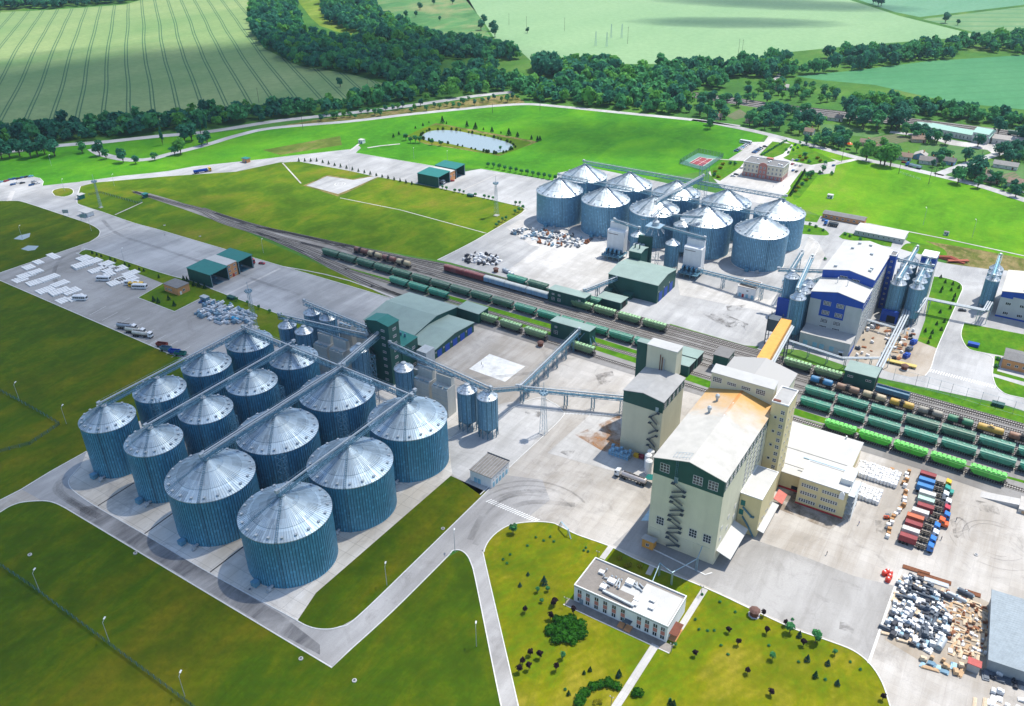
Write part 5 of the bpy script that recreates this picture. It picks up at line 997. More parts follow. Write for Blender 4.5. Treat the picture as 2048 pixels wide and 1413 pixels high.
# gate house at the entrance, security cabins and kiosks by road
def hut(lb, px, py, w, d, h, wall, roof, cat='cabin', name='guard_cabin', over=0.6, rz=0):
    q = P(px, py); T, a, c = bldg(name, lb, cat, q.x - w / 2, q.x + w / 2, q.y - d / 2, q.y + d / 2, h, wall, roof, 'flat', over=over, th=0.3)
    window(T, 'S', (-w * 0.2, -c, 1.0), min(1.6, w * 0.35), 1.1, 2, 1); slab_door(T, 'S', (w * 0.25, -c, 0), 0.9, 2.0, M_STEELB); return T
hut('white gate house with wide flat roof on the entrance island', 176, 430, 8, 5, 3.4, M_WHITEW, M_WROOF, 'gate house', 'gate_house', 1.6)
hut('green and white cabin beside the roundabout', 163, 397, 4, 4, 3.4, M_GROOF, M_WROOF)
hut('green signal box at the buffer end of the rails', 291, 395, 3.2, 3.2, 3.0, M_GREEN, M_GROOF, 'signal box')
hut('teal and brown cabin beside the approach road', 493, 324, 6, 4, 3.4, M_BRICK, M_GROOF)
hut('white shelter at the end of the path by the pond road', 724, 286, 5, 4, 3.2, M_WHITEW, M_WROOF, 'shelter', 'shelter', 0.2)
hut('grey container hut beside the wrapped parts', 411, 603, 5, 3, 3.2, M_STEELB, M_STEELL, 'hut', 'container_hut', 0.1)
hut('small white pump house near the long white building', 1892, 470, 3, 2.4, 2.2, M_WHITEW, M_SLATE, 'hut', 'pump_house', 0.1)
hut('blue container hut near the buses of the car park', 1660, 396, 4, 3, 2.6, M_WHITEW, M_WROOF, 'hut', 'pump_house', 0.2)['label'] = 'white pump house beside the hedge walk of the office garden'
for lb, px, py in (('brown octagonal smoking shelter on the lawn edge', 1508, 1230), ('small brown octagonal shelter by the open yard near olive wagons', 1081, 692), ('small brown octagonal shelter beside the maroon wagons', 992, 544), ('dark round shelter beside the yellow trailer', 1808, 739)):
    q = P(px, py); T = thing('smoking_shelter', lb, 'shelter', q)
    b = MB(); b.lathe([(1.5, 0.0), (1.5, 2.3)], 8); b.build('wall', M_BROWN, T)
    b = MB(); b.lathe([(2.0, 2.3), (1.2, 2.9), (0.1, 3.2)], 8); b.build('roof', paint('brown shelter roof', (0.14, 0.075, 0.06), 0.8), T)
    b = MB(); b.lathe([(2.1, 0.0), (2.1, 0.16)], 8); b.build('base', M_PALEC, T)
for lb, px, py, m_ in (('dark green waste container on the verge of the big apron', 463, 598, M_GREEN), ('dark waste container between lawn and upper apron', 941, 393, M_GREEN), ('blue waste container on the grass near the brick workshop', 1946, 692, M_BLUE), ('dark waste container on the grass beside the tall fence', 1995, 812, M_GREEN)):
    q = P(px, py); T = thing('waste_container', lb, 'container', q); b = MB(); b.prism([(-1.1, 0), (1.1, 0), (1.3, 1.7), (-1.3, 1.7)], 'x', -2.6, 2.6); b.build('body', m_, T); b = MB(); b.box(-2.7, 2.7, -1.4, 1.4, 1.71, 1.85); b.build('lid', m_, T)
# ================================================================== conveyors, towers, bridges
def truss(name, lb, p0, p1, w=1.7, h=1.7, cat='conveyor', tubes=1, rail=True, sup=(), cover=None, group=None, legs_m=None):
    """lattice bridge from p0 to p1 (deck level) > truss, conveyor_tube, railing, support_leg"""
    p0, p1 = Vector(p0), Vector(p1); L = (p1 - p0).length; d = (p1 - p0).normalized(); u = d.cross(Vector((0, 0, 1))).normalized(); up = Vector((0, 0, 1))
    T = thing(name, lb, cat, p0, 0, group); O = Vector((0, 0, 0)); E = p1 - p0
    b = MB()
    for s in (-1, 1):
        for z in (0, h): b.bar(O + u * (s * w / 2) + up * z, E + u * (s * w / 2) + up * z, 0.2)
        n = max(2, int(L / 2.6))
        for i in range(n):
            a_, b_ = d * (L * i / n), d * (L * (i + 1) / n)
            z0, z1 = (0, h) if i % 2 == 0 else (h, 0)
            b.bar(a_ + u * (s * w / 2) + up * z0, b_ + u * (s * w / 2) + up * z1, 0.13); b.bar(a_ + u * (s * w / 2), a_ + u * (s * w / 2) + up * h, 0.13)
    for i in range(max(2, int(L / 2.6)) + 1):
        a_ = d * (L * i / max(2, int(L / 2.6))); b.bar(a_ - u * (w / 2), a_ + u * (w / 2), 0.13)
    b.bar(O + up * 0.12, E + up * 0.12, w * 0.45, 0.08)
    b.build('truss', M_STEELB, T)
    for k in range(tubes):
        q = (k - (tubes - 1) / 2) * 1.3
        b = MB(); b.bar(O + u * (q - 0.3) + up * (h + 0.45), E + u * (q - 0.3) + up * (h + 0.45), 0.55, 0.6); b.build('conveyor_tube', cover or M_STEELL, T)
    for e_ in (O, E):
        b = MB(); b.bar(e_ - d * 0.8 + up * (h + 0.8), e_ + d * 0.8 + up * (h + 0.8), 1.2, 1.3); b.build('drive_head', M_STEELL, T)
    if rail:
        b = MB()
        for s in (-1, 1):
            b.bar(O + u * (s * (w / 2 + 0.1)) + up * (h + 1.3), E + u * (s * (w / 2 + 0.1)) + up * (h + 1.3), 0.06)
            for i in range(int(L / 3) + 1): a_ = d * min(L, i * 3.0); b.bar(a_ + u * (s * (w / 2 + 0.1)) + up * h, a_ + u * (s * (w / 2 + 0.1)) + up * (h + 1.3), 0.05)
        b.build('railing', M_STEEL, T)
    for f in sup:
        q = d * (L * f); z = -(p0.z + d.z * L * f); b = MB()
        for s in (-1, 1):
            for g_ in (-0.7, 0.7): b.bar(q + u * (s * w / 2) + d * g_, q + u * (s * w / 2 * 1.05) + d * g_ + up * z, 0.22)
        nz = max(1, int(-z / 3))
        for i in range(nz):
            z0, z1 = z * i / nz, z * (i + 1) / nz
            b.bar(q - u * w / 2 + d * 0.7 + up * z0, q + u * w / 2 + d * 0.7 + up * z1, 0.12); b.bar(q + u * w / 2 - d * 0.7 + up * z0, q - u * w / 2 - d * 0.7 + up * z1, 0.12)
            for s in (-1, 1): b.bar(q + u * (s * w / 2) - d * 0.7 + up * z0, q + u * (s * w / 2) + d * 0.7 + up * z1, 0.12)
        b.build('support_leg', legs_m or M_STEELB, T)
    return T
CG = 'roof conveyors over the silos'
truss('roof_conveyor', 'roof conveyor along the outer column of narrow silos by the grass field', (-300, 150, 29.4), (-300, 231, 29.4), group=CG)
truss('roof_conveyor', 'roof conveyor along the second column of narrow silos', (-269.8, 150, 29.4), (-269.8, 230, 29.4), group=CG)
truss('roof_conveyor', 'broad roof conveyor over the first column of broad silos', (-235, 148.5, 29.6), (-235, 226, 29.8), tubes=2, w=2.4, group=CG)
truss('roof_conveyor', 'roof conveyor over the broad silos nearest the grass wedge', (-195.2, 148.5, 29.6), (-195.2, 226, 29.6), group=CG)
truss('roof_conveyor', 'cross conveyor joining all near silo columns at their rear end', (-301, 227.5, 29.2), (-194, 222.6, 29.2), h=2.0, group=CG)
truss('roof_conveyor', 'sloping twin tube conveyor rising from the broad silos to the green tower', (-235.5, 224, 30.2), (-246.5, 262, 25.6), tubes=2, w=2.4, group=CG)
truss('roof_conveyor', 'rear conveyor over slim silos and small beige driers to the green tower', (-306, 272.2, 23.2), (-253.8, 267, 23.2), w=1.9, group=CG)
truss('roof_conveyor', 'middle conveyor over slim silos and beige driers to the green tower', (-306, 254.4, 23.0), (-253, 261.8, 23.0), w=1.9, group=CG)
truss('roof_conveyor', 'conveyor from the green tower over beige driers to the tall stilted silos', (-239.5, 262, 22.6), (-175.5, 253.2, 22.8), w=1.9, group=CG)
truss('roof_conveyor', 'front roof conveyor over the far silos above the white driers', (-284, 501.5, 31.2), (-134, 501.5, 31.2), group=CG, w=1.8)
truss('roof_conveyor', 'back roof conveyor over the far silos nearest the green meadow', (-284, 538.5, 31.2), (-134, 538.5, 31.2), group=CG, w=1.8)
truss('roof_conveyor', 'twin conveyor rising across the far silo block between its two rows', (-203, 486, 31), (-192, 540, 35), tubes=2, w=1.9, group=CG)
truss('conveyor_bridge', 'steep conveyor dropping from the tall stilted silos to the bridge node', (-176.5, 255, 21.5), (-178.6, 281, 8.0), 2.2, 1.2, 'bridge', 1, True, (), M_STEELL)
truss('conveyor_bridge', 'conveyor bridge on posts behind the light mast, running behind the lower cream mill', (-180, 281.8, 7.2), (-126, 303, 7.2), 2.4, 1.4, 'bridge', 1, True, (0.04, 0.4, 0.62, 0.85), M_STEELL)
truss('conveyor_bridge', 'long straight conveyor across the open yard to the legged green shed', (-178.6, 283, 7.4), (-182, 346.4, 7.6), 2.2, 1.2, 'bridge', 1, True, (0.08, 0.24, 0.4, 0.56, 0.72, 0.86), M_STEELL)
truss('conveyor_bridge', 'low round conveyor from the far green shed roof to the green hall', (-203, 391, 7), (-193, 413, 9), 2.0, 1.2, 'bridge', 1, True, (0.4,), M_STEELL)
truss('conveyor_bridge', 'grey box conveyor from the far silos past the white transformer house', (-158, 455, 5.8), (-103.5, 447, 8.6), 2.0, 1.4, 'bridge', 1, False, (0.3, 0.75), M_STEEL)
truss('conveyor_bridge', 'inclined conveyor beside the last far silo rising to the blue mill', (-112, 512, 7), (-106, 452, 12), 2.2, 1.4, 'bridge', 1, True, (0.15, 0.8), M_STEELL)
truss('conveyor_bridge', 'slim conveyor bridge over the blue box silo to the blue mill', (-108, 443, 23), (-83.5, 445, 27), 1.8, 1.0, 'bridge', 1, True, (), M_STEELL)
truss('conveyor_bridge', 'bright conveyor along the tops of the slim silos beside the blue stair shaft', (-48, 459, 25.0), (-47, 506, 27.0), 2.0, 0.8, 'bridge', 1, True, (), M_FRAME)
truss('conveyor_bridge', 'bright conveyor along the slim silos beside the blue topped tower', (-38.6, 461, 24.4), (-38.6, 497, 25.0), 1.8, 0.8, 'bridge', 1, True, (), M_STEELL)
truss('conveyor_bridge', 'bright conveyor on top of the slim silos by the second blue mill', (-5.1, 500, 21.0), (-5.1, 527, 23.5), 2.0, 0.8, 'bridge', 1, True, (), M_PBLUE)
truss('conveyor_bridge', 'cross catwalk between the blue stair shaft and the blue topped tower', (-53, 482, 27), (-35, 484, 26.0), 1.6, 0.8, 'bridge', 1, True, (), M_STEELL)
truss('conveyor_bridge', 'conveyor above the slim silos at the orange gallery', (-88.3, 408, 30), (-92, 447, 33), 2.0, 0.8, 'bridge', 1, True, (), M_STEELL)
truss('conveyor_bridge', 'conveyor from the white drier to the slim process silos', (-221, 464, 23.4), (-203, 463, 21.6), 1.4, 0.6, 'bridge', 1, True, (), M_STEELL)
truss('conveyor_bridge', 'conveyor from the lattice frame to the second white drier', (-190, 466, 25), (-160, 464.5, 23.6), 1.6, 0.6, 'bridge', 1, True, (), M_STEELL)
truss('conveyor_bridge', 'short thick conveyor tube crossing behind the slim process silos', (-196, 480, 27), (-172, 489, 27), 1.6, 0.6, 'bridge', 1, False, (), M_STEELL)
truss('conveyor_bridge', 'silver conveyor beside the white roof of the blue mill', (-92, 446, 17), (-88, 487, 8), 2.2, 1.2, 'bridge', 1, True, (0.5, 0.95), M_STEELL)
# pipe bridges in the mill yard
def pipes(name, lb, pts, n, r, sup, mat):
    T = thing(name, lb, 'pipe bridge', pts[0]); O = Vector(pts[0])
    for k in range(n):
        b = MB()
        for i in range(len(pts) - 1):
            p, q = Vector(pts[i]), Vector(pts[i + 1]); u = (q - p).cross(Vector((0, 0, 1))).normalized() * ((k - (n - 1) / 2) * r * 2.6)
            b.tube(p + u - O, q + u - O, r, 8)
        b.build('pipe', mat, T)
    for i in range(len(pts) - 1):
        p, q = Vector(pts[i]), Vector(pts[i + 1])
        for f in sup:
            m_ = p.lerp(q, f) - O; u = (q - p).cross(Vector((0, 0, 1))).normalized() * (n * r * 1.4)
            b = MB(); b.bar(m_ - u, m_ - u + Vector((0, 0, -(m_ + O).z)), 0.3); b.bar(m_ + u, m_ + u + Vector((0, 0, -(m_ + O).z)), 0.3); b.bar(m_ - u + Vector((0, 0, -r)), m_ + u + Vector((0, 0, -r)), 0.3); b.build('post', M_STEEL, T)
pipes('pipe_bridge', 'three silver pipes on posts from the plain green rail shed to the blue tower', [(-40, 391, 7.6), (-40, 456, 8), (-40.5, 463, 8)], 3, 0.5, (0.25, 0.6, 0.9), M_STEELL)
pipes('pipe_bridge', 'silver and blue pipe bridge over the road between the two blue mills', [(-36, 462, 8), (-34.5, 482, 8.4), (-4, 483, 8.4), (-3, 496, 8.4)], 3, 0.42, (0.1, 0.9), M_STEELL)
pipes('pipe_bridge', 'low silver pipes crossing in front of the blue base house', [(-57, 446, 4.6), (-42, 444, 4.6)], 2, 0.45, (0.1, 0.9), M_STEELL)
pipes('pipe_bridge', 'white pipe run on thin posts along the rails below the grey annex', [(-86, 398, 6.0), (-58, 394, 6.0), (-41, 402, 7.2)], 2, 0.4, (0.1, 0.4, 0.75), M_STEELL)
pipes('pipe_bridge', 'bent blue grey pipe arch across the road from the cream mill to the office block', [(-66.5, 227.5, 7.5), (-66, 222, 6.2), (-71, 211, 6.0), (-76.5, 213, 6.0), (-75, 203, 6.0)], 1, 0.18, (0.98,), M_STEEL)
# orange gallery
p0, p1 = Vector((-77.4, 311.2, 36.5)), Vector((-87.0, 389, 20.5)); T = thing('conveyor_gallery', 'long orange enclosed gallery sloping across the tracks between the two mills', 'gallery', p0); E = p1 - p0
b = MB(); b.bar((0, 0, 0), E, 5.2, 3.2); b.build('gallery_body', M_ORANGE, T)
b = MB(); b.bar(Vector((3.3, 0, -1.2)), E + Vector((3.3, 0, -1.2)), 0.9, 0.9); b.bar(Vector((4.2, 0, -1.4)), E + Vector((4.2, 0, -1.4)), 0.6, 0.6); b.build('side_pipe', M_STEELL, T)
b = MB()
for f in (0.985,):
    q = E * f
    for sx in (-2.4, 2.4):
        for sy in (-3, 3): b.bar(q + Vector((sx, sy, -1.6)), (q.x + sx, q.y + sy, -p0.z), 0.5)
    for i in range(6):
        z0, z1 = -p0.z + i * 3.0, -p0.z + (i + 1) * 3.0
        for sy in (-3, 3): b.bar((q.x - 2.4, q.y + sy, z0), (q.x + 2.4, q.y + sy, z1), 0.22)
        for sx in (-2.4, 2.4): b.bar((q.x + sx, q.y - 3, z0), (q.x + sx, q.y + 3, z1), 0.22)
b.build('support_tower', M_DSTEEL, T)
T = thing('loading_tower', 'dark steel machine tower under the upper end of the orange gallery', 'tower', (-95.5, 402, 0))
b = MB(); b.box(-3, 3, -3, 3, 8, 15); b.build('machine_house', M_DSTEEL, T)
b = MB()
for sx in (-3, 3):
    for sy in (-3, 3): b.bar((sx, sy, 0), (sx, sy, 16.5), 0.4)
for i in range(3): b.bar((-3, -3, i * 2.7), (3, -3, i * 2.7 + 2.7), 0.2); b.bar((3, -3, i * 2.7), (3, 3, i * 2.7 + 2.7), 0.2)
b.build('frame', M_DSTEEL, T)
# lattice towers
def lattice(name, lb, x, y, h, w0, w1, mat, cat, head=None, legs=4):
    T = thing(name, lb, cat, (x, y, 0)); b = MB(); n = max(4, int(h / (w0 * 1.1)))
    cor = [(-1, -1), (1, -1), (1, 1), (-1, 1)]
    for i in range(n):
        z0, z1 = h * i / n, h * (i + 1) / n; a0 = (w0 + (w1 - w0) * i / n) / 2; a1 = (w0 + (w1 - w0) * (i + 1) / n) / 2
        for k in range(4):
            c0, c1 = cor[k], cor[(k + 1) % 4]
            b.bar((c0[0] * a0, c0[1] * a0, z0), (c0[0] * a1, c0[1] * a1, z1), 0.2 if w0 == w1 else 0.13)
            b.bar((c0[0] * a0, c0[1] * a0, z0), (c1[0] * a1, c1[1] * a1, z1), 0.1 if w0 == w1 else 0.06); b.bar((c0[0] * a1, c0[1] * a1, z1), (c1[0] * a1, c1[1] * a1, z1), 0.1 if w0 == w1 else 0.06)
    b.build('lattice', mat, T)
    if head == 'lights':
        b = MB(); b.lathe([(1.9, h), (1.9, h + 0.2)], 10); b.bar((0, 0, h), (0, 0, h + 6), 0.16)
        for i in range(8): a_ = i * math.pi / 4; b.box(1.7 * math.cos(a_) - 0.3, 1.7 * math.cos(a_) + 0.3, 1.7 * math.sin(a_) - 0.3, 1.7 * math.sin(a_) + 0.3, h + 0.2, h + 1.2)
        b.build('lamp_platform', M_STEEL, T)
        b = MB(); b.box(-w0 / 2 - 0.5, w0 / 2 + 0.5, -w0 / 2 - 0.5, w0 / 2 + 0.5, 0, 0.35); b.build('base', M_PALEC, T)
    return T
q = P(1086.7, 866); lattice('light_mast', 'lattice light mast standing on the pale rounded concrete of the near yard', q.x, q.y, 21, 2.6, 1.2, M_STEEL, 'mast', 'lights')
q = P(992.8, 431); lattice('light_mast', 'tall lattice light mast on the lawn corner before the far silos', q.x, q.y, 24, 2.6, 1.0, M_STEEL, 'mast', 'lights')
q = P(510, 655); lattice('light_mast', 'lattice light mast beside the wrapped machine parts behind the near silos', q.x, q.y, 22, 2.4, 1.1, M_STEEL, 'mast', 'lights')
q = P(202, 415); lattice('light_mast', 'thin lattice mast in the fenced grass plot at the entrance', q.x, q.y, 20, 1.6, 0.8, M_STEEL, 'mast', 'lights')
for x, y, h, w_, lb in ((-284.6, 164.6, 30, 3, 'steel lattice stair tower between the first narrow silos'), (-252, 177, 27, 2.6, 'rusty lattice tower between narrow and broad silos, nearer the road'), (-252, 203, 27, 2.6, 'lattice tower between narrow and broad silos, farther from the road'), (-214.8, 168, 27, 3, 'lattice stair tower between the broad silos facing the road'), (-214.8, 202, 27, 3, 'lattice tower between the broad silos near the green tower'), (-235, 243, 28, 3, 'lattice tower under the sloping twin conveyor'),
        (-264.5, 503, 30, 3, 'lattice ladder tower between the first two far silos'), (-192, 541, 44, 5, 'tall lattice tower behind the far silos carrying the twin conveyor'), (-191.6, 462, 27, 5, 'tall lattice frame standing in the pit between the white driers'), (-154.6, 520, 30, 2.6, 'lattice tower between the last far silos'), (-191, 519, 30, 3, 'lattice tower in the middle of the far silo block')):
    lattice('lattice_tower', lb, x, y, h, w_, w_, M_STEELB, 'tower')
T = thing('distributor', 'cluster of pipes and a round distributor on top of the far lattice frame', 'machine', (-191.6, 462, 27))
b = MB(); b.lathe([(2.2, 0), (2.2, 2.5), (1.0, 3.6), (0.5, 6.2)], 12)
for a_ in range(0, 360, 45): b.tube((1.5 * math.cos(R(a_)), 1.5 * math.sin(R(a_)), 1), (6 * math.cos(R(a_)), 6 * math.sin(R(a_)), -4.5), 0.28, 6)
b.build('body', M_STEELL, T)
b = MB(); b.box(-5.0, 4.6, -5.0, 3.5, 0.0, 0.3); b.build('platform', M_STEEL, T)
T = thing('distributor', 'dark pit wall of steel behind the lattice frame in the far yard', 'machine', (-197, 452, 0)); b = MB(); b.box(-4, 5, 6, 8, 0, 20); b.build('panel', M_GREEN, T); T['label'] = 'dark green elevator casing behind the lattice frame in the far yard'
T = thing('dust_filter', 'bright cyclone cluster beside the green head block in the far yard', 'filter', (-199, 455.5, 0)); b = MB()
for i in range(3):
    for j in range(2): b.lathe([(0.3, 9), (1.1, 12), (1.1, 14.6), (0.5, 15)], 10, (-3 + i * 2.4, j * 2.4, 0))
b.box(-4.5, 3, -1.4, 3.8, 0, 9); b.build('body', M_STEELL, T)
# ================================================================== railway
def yT(t, x):
    y0, y1 = {1: (343.2, 334.6), 2: (353.4, 348.4), 3: (363.4, 359.4), 4: (376.6, 369.8), 5: (385.6, 379.2), 6: (394.8, 386.0), 8: (369.2, 364.4), 9: (381.0, 374.4), 7: (389.6, 384.0)}[t]
    return y0 + (y1 - y0) * (x + 300) / 325
M_RAIL = paint('rail steel', (0.055, 0.045, 0.04), 0.5, 0.3, 0.3, 0.5); M_SLEEP = paint('concrete sleeper', (0.46, 0.45, 0.43), 0.85, wear=0.3)
M_OILB = paving('oily ballast', 0.15, 0, 1, (1.08, 0.95, 0.84), 0.4)
def track(pts, lb):
    T = thing('railway_track', lb, 'railway track', (0, 0, 0), 0, 'railway tracks')
    pts = smooth_line(pts, 8) if len(pts) > 2 else [Vector((p[0], p[1], 0)) for p in pts]
    for s in (-0.76, 0.76):
        b = MB(); off = []
        for i, p in enumerate(pts):
            d = (pts[min(i + 1, len(pts) - 1)] - pts[max(i - 1, 0)]).normalized(); off.append(p + Vector((-d.y, d.x, 0)) * s)
        ribbon(b, off, 0.3, 0.28, 0.18); b.build('rail', M_RAIL, T)
    b = MB(); ribbon(b, pts, 3.3, 0.2); b.build('ballast_strip', M_OILB, T)
    b = MB(); rest = 0.0
    for i in range(len(pts) - 1):
        p, q = pts[i], pts[i + 1]; L = (q - p).length; d = (q - p) / L; u = Vector((-d.y, d.x, 0)); t = rest
        while t < L:
            c = p + d * t; b.add([tuple(c + u * sx * 1.35 + d * sy * 0.17 + Vector((0, 0, 0.26))) for sx, sy in ((-1, -1), (1, -1), (1, 1), (-1, 1))], [(0, 1, 2, 3)]); t += 0.95
        rest = t - L
    b.build('sleepers', M_SLEEP, T)
TH = [P(*p) for p in ((268, 384), (296, 391.5), (345, 404), (405, 419))]
def head(dx, dy): return [(p.x + dx * i / 3, p.y + dy * i / 3) for i, p in enumerate(TH)]
def line(t, x0, x1): return [(x0 + (x1 - x0) * i / 4, yT(t, x0 + (x1 - x0) * i / 4)) for i in range(5)]
x0 = P(470, 447)
track(head(0, 0) + [(x0.x, x0.y + 2), (-405, yT(4, -405) + 2)] + line(4, -360, 130), 'track of the tank wagons')
track(head(0, -3) + [(x0.x - 6, x0.y - 4), (-410, yT(3, -400) + 3)] + line(3, -370, 130), 'track of the long dark green train')
def q_(x, y): p = P(x, y); return (p.x, p.y)
track([q_(405, 417), q_(470, 439), q_(540, 458), q_(640, 480)] + line(5, -330, 130), 'track of the maroon and blue wagons')
track([q_(560, 462), q_(680, 488), q_(800, 513)] + line(6, -285, 130), 'track nearest the far yard')
track([q_(440, 437), q_(520, 467), q_(590, 494), q_(690, 535)] + line(2, -345, 130), 'track of the teal wagons')
track([q_(520, 469), q_(590, 497), q_(660, 533), q_(740, 571)] + line(1, -315, 130), 'track of the bright green wagons')
track([q_(470, 444), q_(560, 474), q_(660, 500), (-345, yT(4, -345) - 5)] + line(4, -310, -260), 'short spur inside the track fan')
track([q_(430, 427), q_(520, 455), q_(640, 484), q_(760, 508), (-310, yT(5, -310) + 4.5)] + line(6, -270, -200), 'outer spur of the track fan')
track([q_(540, 476), q_(620, 512), q_(700, 549), q_(790, 588), q_(850, 614)], 'innermost spur of the track fan')
track([q_(600, 486), (-385, yT(8, -370) + 1.5)] + line(8, -350, 130), 'empty track beside the longest train')
track([q_(520, 455), q_(640, 481)] + line(9, -350, 130), 'empty track beside the tank wagons')
track([(-200, yT(7, -200))] + line(7, -160, 130), 'track of the olive wagons by the grey annex')
def far(dy): return [P(x, y + dy) for x, y in ((1360, 186), (1460, 200), (1560, 214), (1700, 230), (1800, 241), (1900, 254), (2048, 273), (2200, 296))]
for i, dy in enumerate((-5, -1.5, 2, 5.5)): track(far(dy), 'track of the main line beyond the village, ' + ORD[i] + ' from the fields')
# ---- wagons (built along x, middle at the origin, rail top at 0.46)
def bogie(T, x):
    b = MB(); z = 0.46
    for dx in (-0.92, 0.92):
        for s in (-0.76, 0.76): b.tube((x + dx, s - 0.07, z + 0.47), (x + dx, s + 0.07, z + 0.47), 0.47, 12)
        b.tube((x + dx, -0.8, z + 0.47), (x + dx, 0.8, z + 0.47), 0.09, 6)
    for s in (-0.98, 0.98): b.prism([(x - 1.45, z + 0.35), (x - 1.2, z + 0.75), (x + 1.2, z + 0.75), (x + 1.45, z + 0.35), (x + 0.5, z + 0.2), (x - 0.5, z + 0.2)], 'y', s - 0.11, s + 0.11)
    b.box(x - 0.3, x + 0.3, -1.0, 1.0, z + 0.55, z + 0.85); return b.build('bogie', M_DARK, T)
def couplers(T, L):
    b = MB(); b.box(-L / 2 - 0.62, -L / 2, -0.16, 0.16, 1.35, 1.65); b.box(L / 2, L / 2 + 0.62, -0.16, 0.16, 1.35, 1.65); b.build('coupler', M_DARK, T)
def hopper_wagon(mat, trim):
    T = thing('hopper_wagon', 'x', 'wagon'); L = 13.2
    b = MB(); b.box(-L / 2, L / 2, -1.35, 1.35, 1.42, 1.66); b.build('underframe', trim, T)
    b = MB()                                                   # body: sloped ends, hopper bottom, rounded top
    sec = [(-0.75, 1.0), (-1.5, 2.0), (-1.56, 3.9), (-1.25, 4.55), (-0.6, 4.78), (0.6, 4.78), (1.25, 4.55), (1.56, 3.9), (1.5, 2.0), (0.75, 1.0)]
    n = len(sec); xs0 = [-3.4 if z < 1.5 else (-4.7 if z < 2.5 else -6.45) for y, z in sec]
    b.add([(x, y, z) for x, (y, z) in zip(xs0, sec)] + [(-x, y, z) for x, (y, z) in zip(xs0, sec)], [tuple(range(n)), tuple(range(2 * n - 1, n - 1, -1))] + [(i, n + i, n + (i + 1) % n, (i + 1) % n) for i in range(n)])
    b.build('body', mat, T)
    b = MB()
    for i in range(9):
        x = -5.6 + i * 1.4
        for s in (-1, 1): b.box(x - 0.07, x + 0.07, s * 1.62 - 0.06, s * 1.62 + 0.06, 2.05, 3.9)
    for s in (-1, 1): b.box(-6.4, 6.4, s * 1.6 - 0.07, s * 1.6 + 0.07, 3.86, 4.0)
    b.build('side_post', mat, T)
    for x in (-6.0, 6.0):
        b = MB()
        for s in (-1.1, 1.1): b.bar((x * 1.02, s, 1.6), (x * 0.99, s, 4.0), 0.14); b.bar((x * 1.03, s, 1.7), (x * 0.78, s, 2.6), 0.12)
        b.bar((x * 1.06, -0.5, 1.6), (x * 1.06, -0.5, 4.6), 0.07); b.bar((x * 1.06, -0.1, 1.6), (x * 1.06, -0.1, 4.6), 0.07)
        b.build('end_frame', trim, T)
    b = MB(); b.box(-6.2, 6.2, -0.42, -0.36, 4.8, 4.86); b.box(-6.2, 6.2, 0.36, 0.42, 4.8, 4.86)
    b.box(-6.3, 6.3, 0.75, 1.15, 4.72, 4.78); b.build('walkway', trim, T)
    for i in range(4):
        b = MB(); x = -4.65 + i * 3.1; b.lathe([(0.55, 0), (0.55, 0.16), (0.4, 0.24)], 10); o = b.build('hatch', mat, T); o.location = (x, 0, 4.78)
    bogie(T, -4.6); bogie(T, 4.6); couplers(T, L); return T
def grain_wagon(mat, trim):                                     # taller bodied type with a scalloped white hatch row
    T = hopper_wagon(mat, trim)
    b = MB()
    for i in range(7): x = -5.2 + i * 1.75; b.prism([(x - 0.7, 4.76), (x + 0.7, 4.76), (x + 0.45, 4.98), (x - 0.45, 4.98)], 'y', -1.0, 1.0)
    b.build('roof_hatch', paint('faded ' + mat.name, tuple(min(0.75, c * 1.9 + 0.10) for c in COLS[mat.name]), 0.7), T); return T
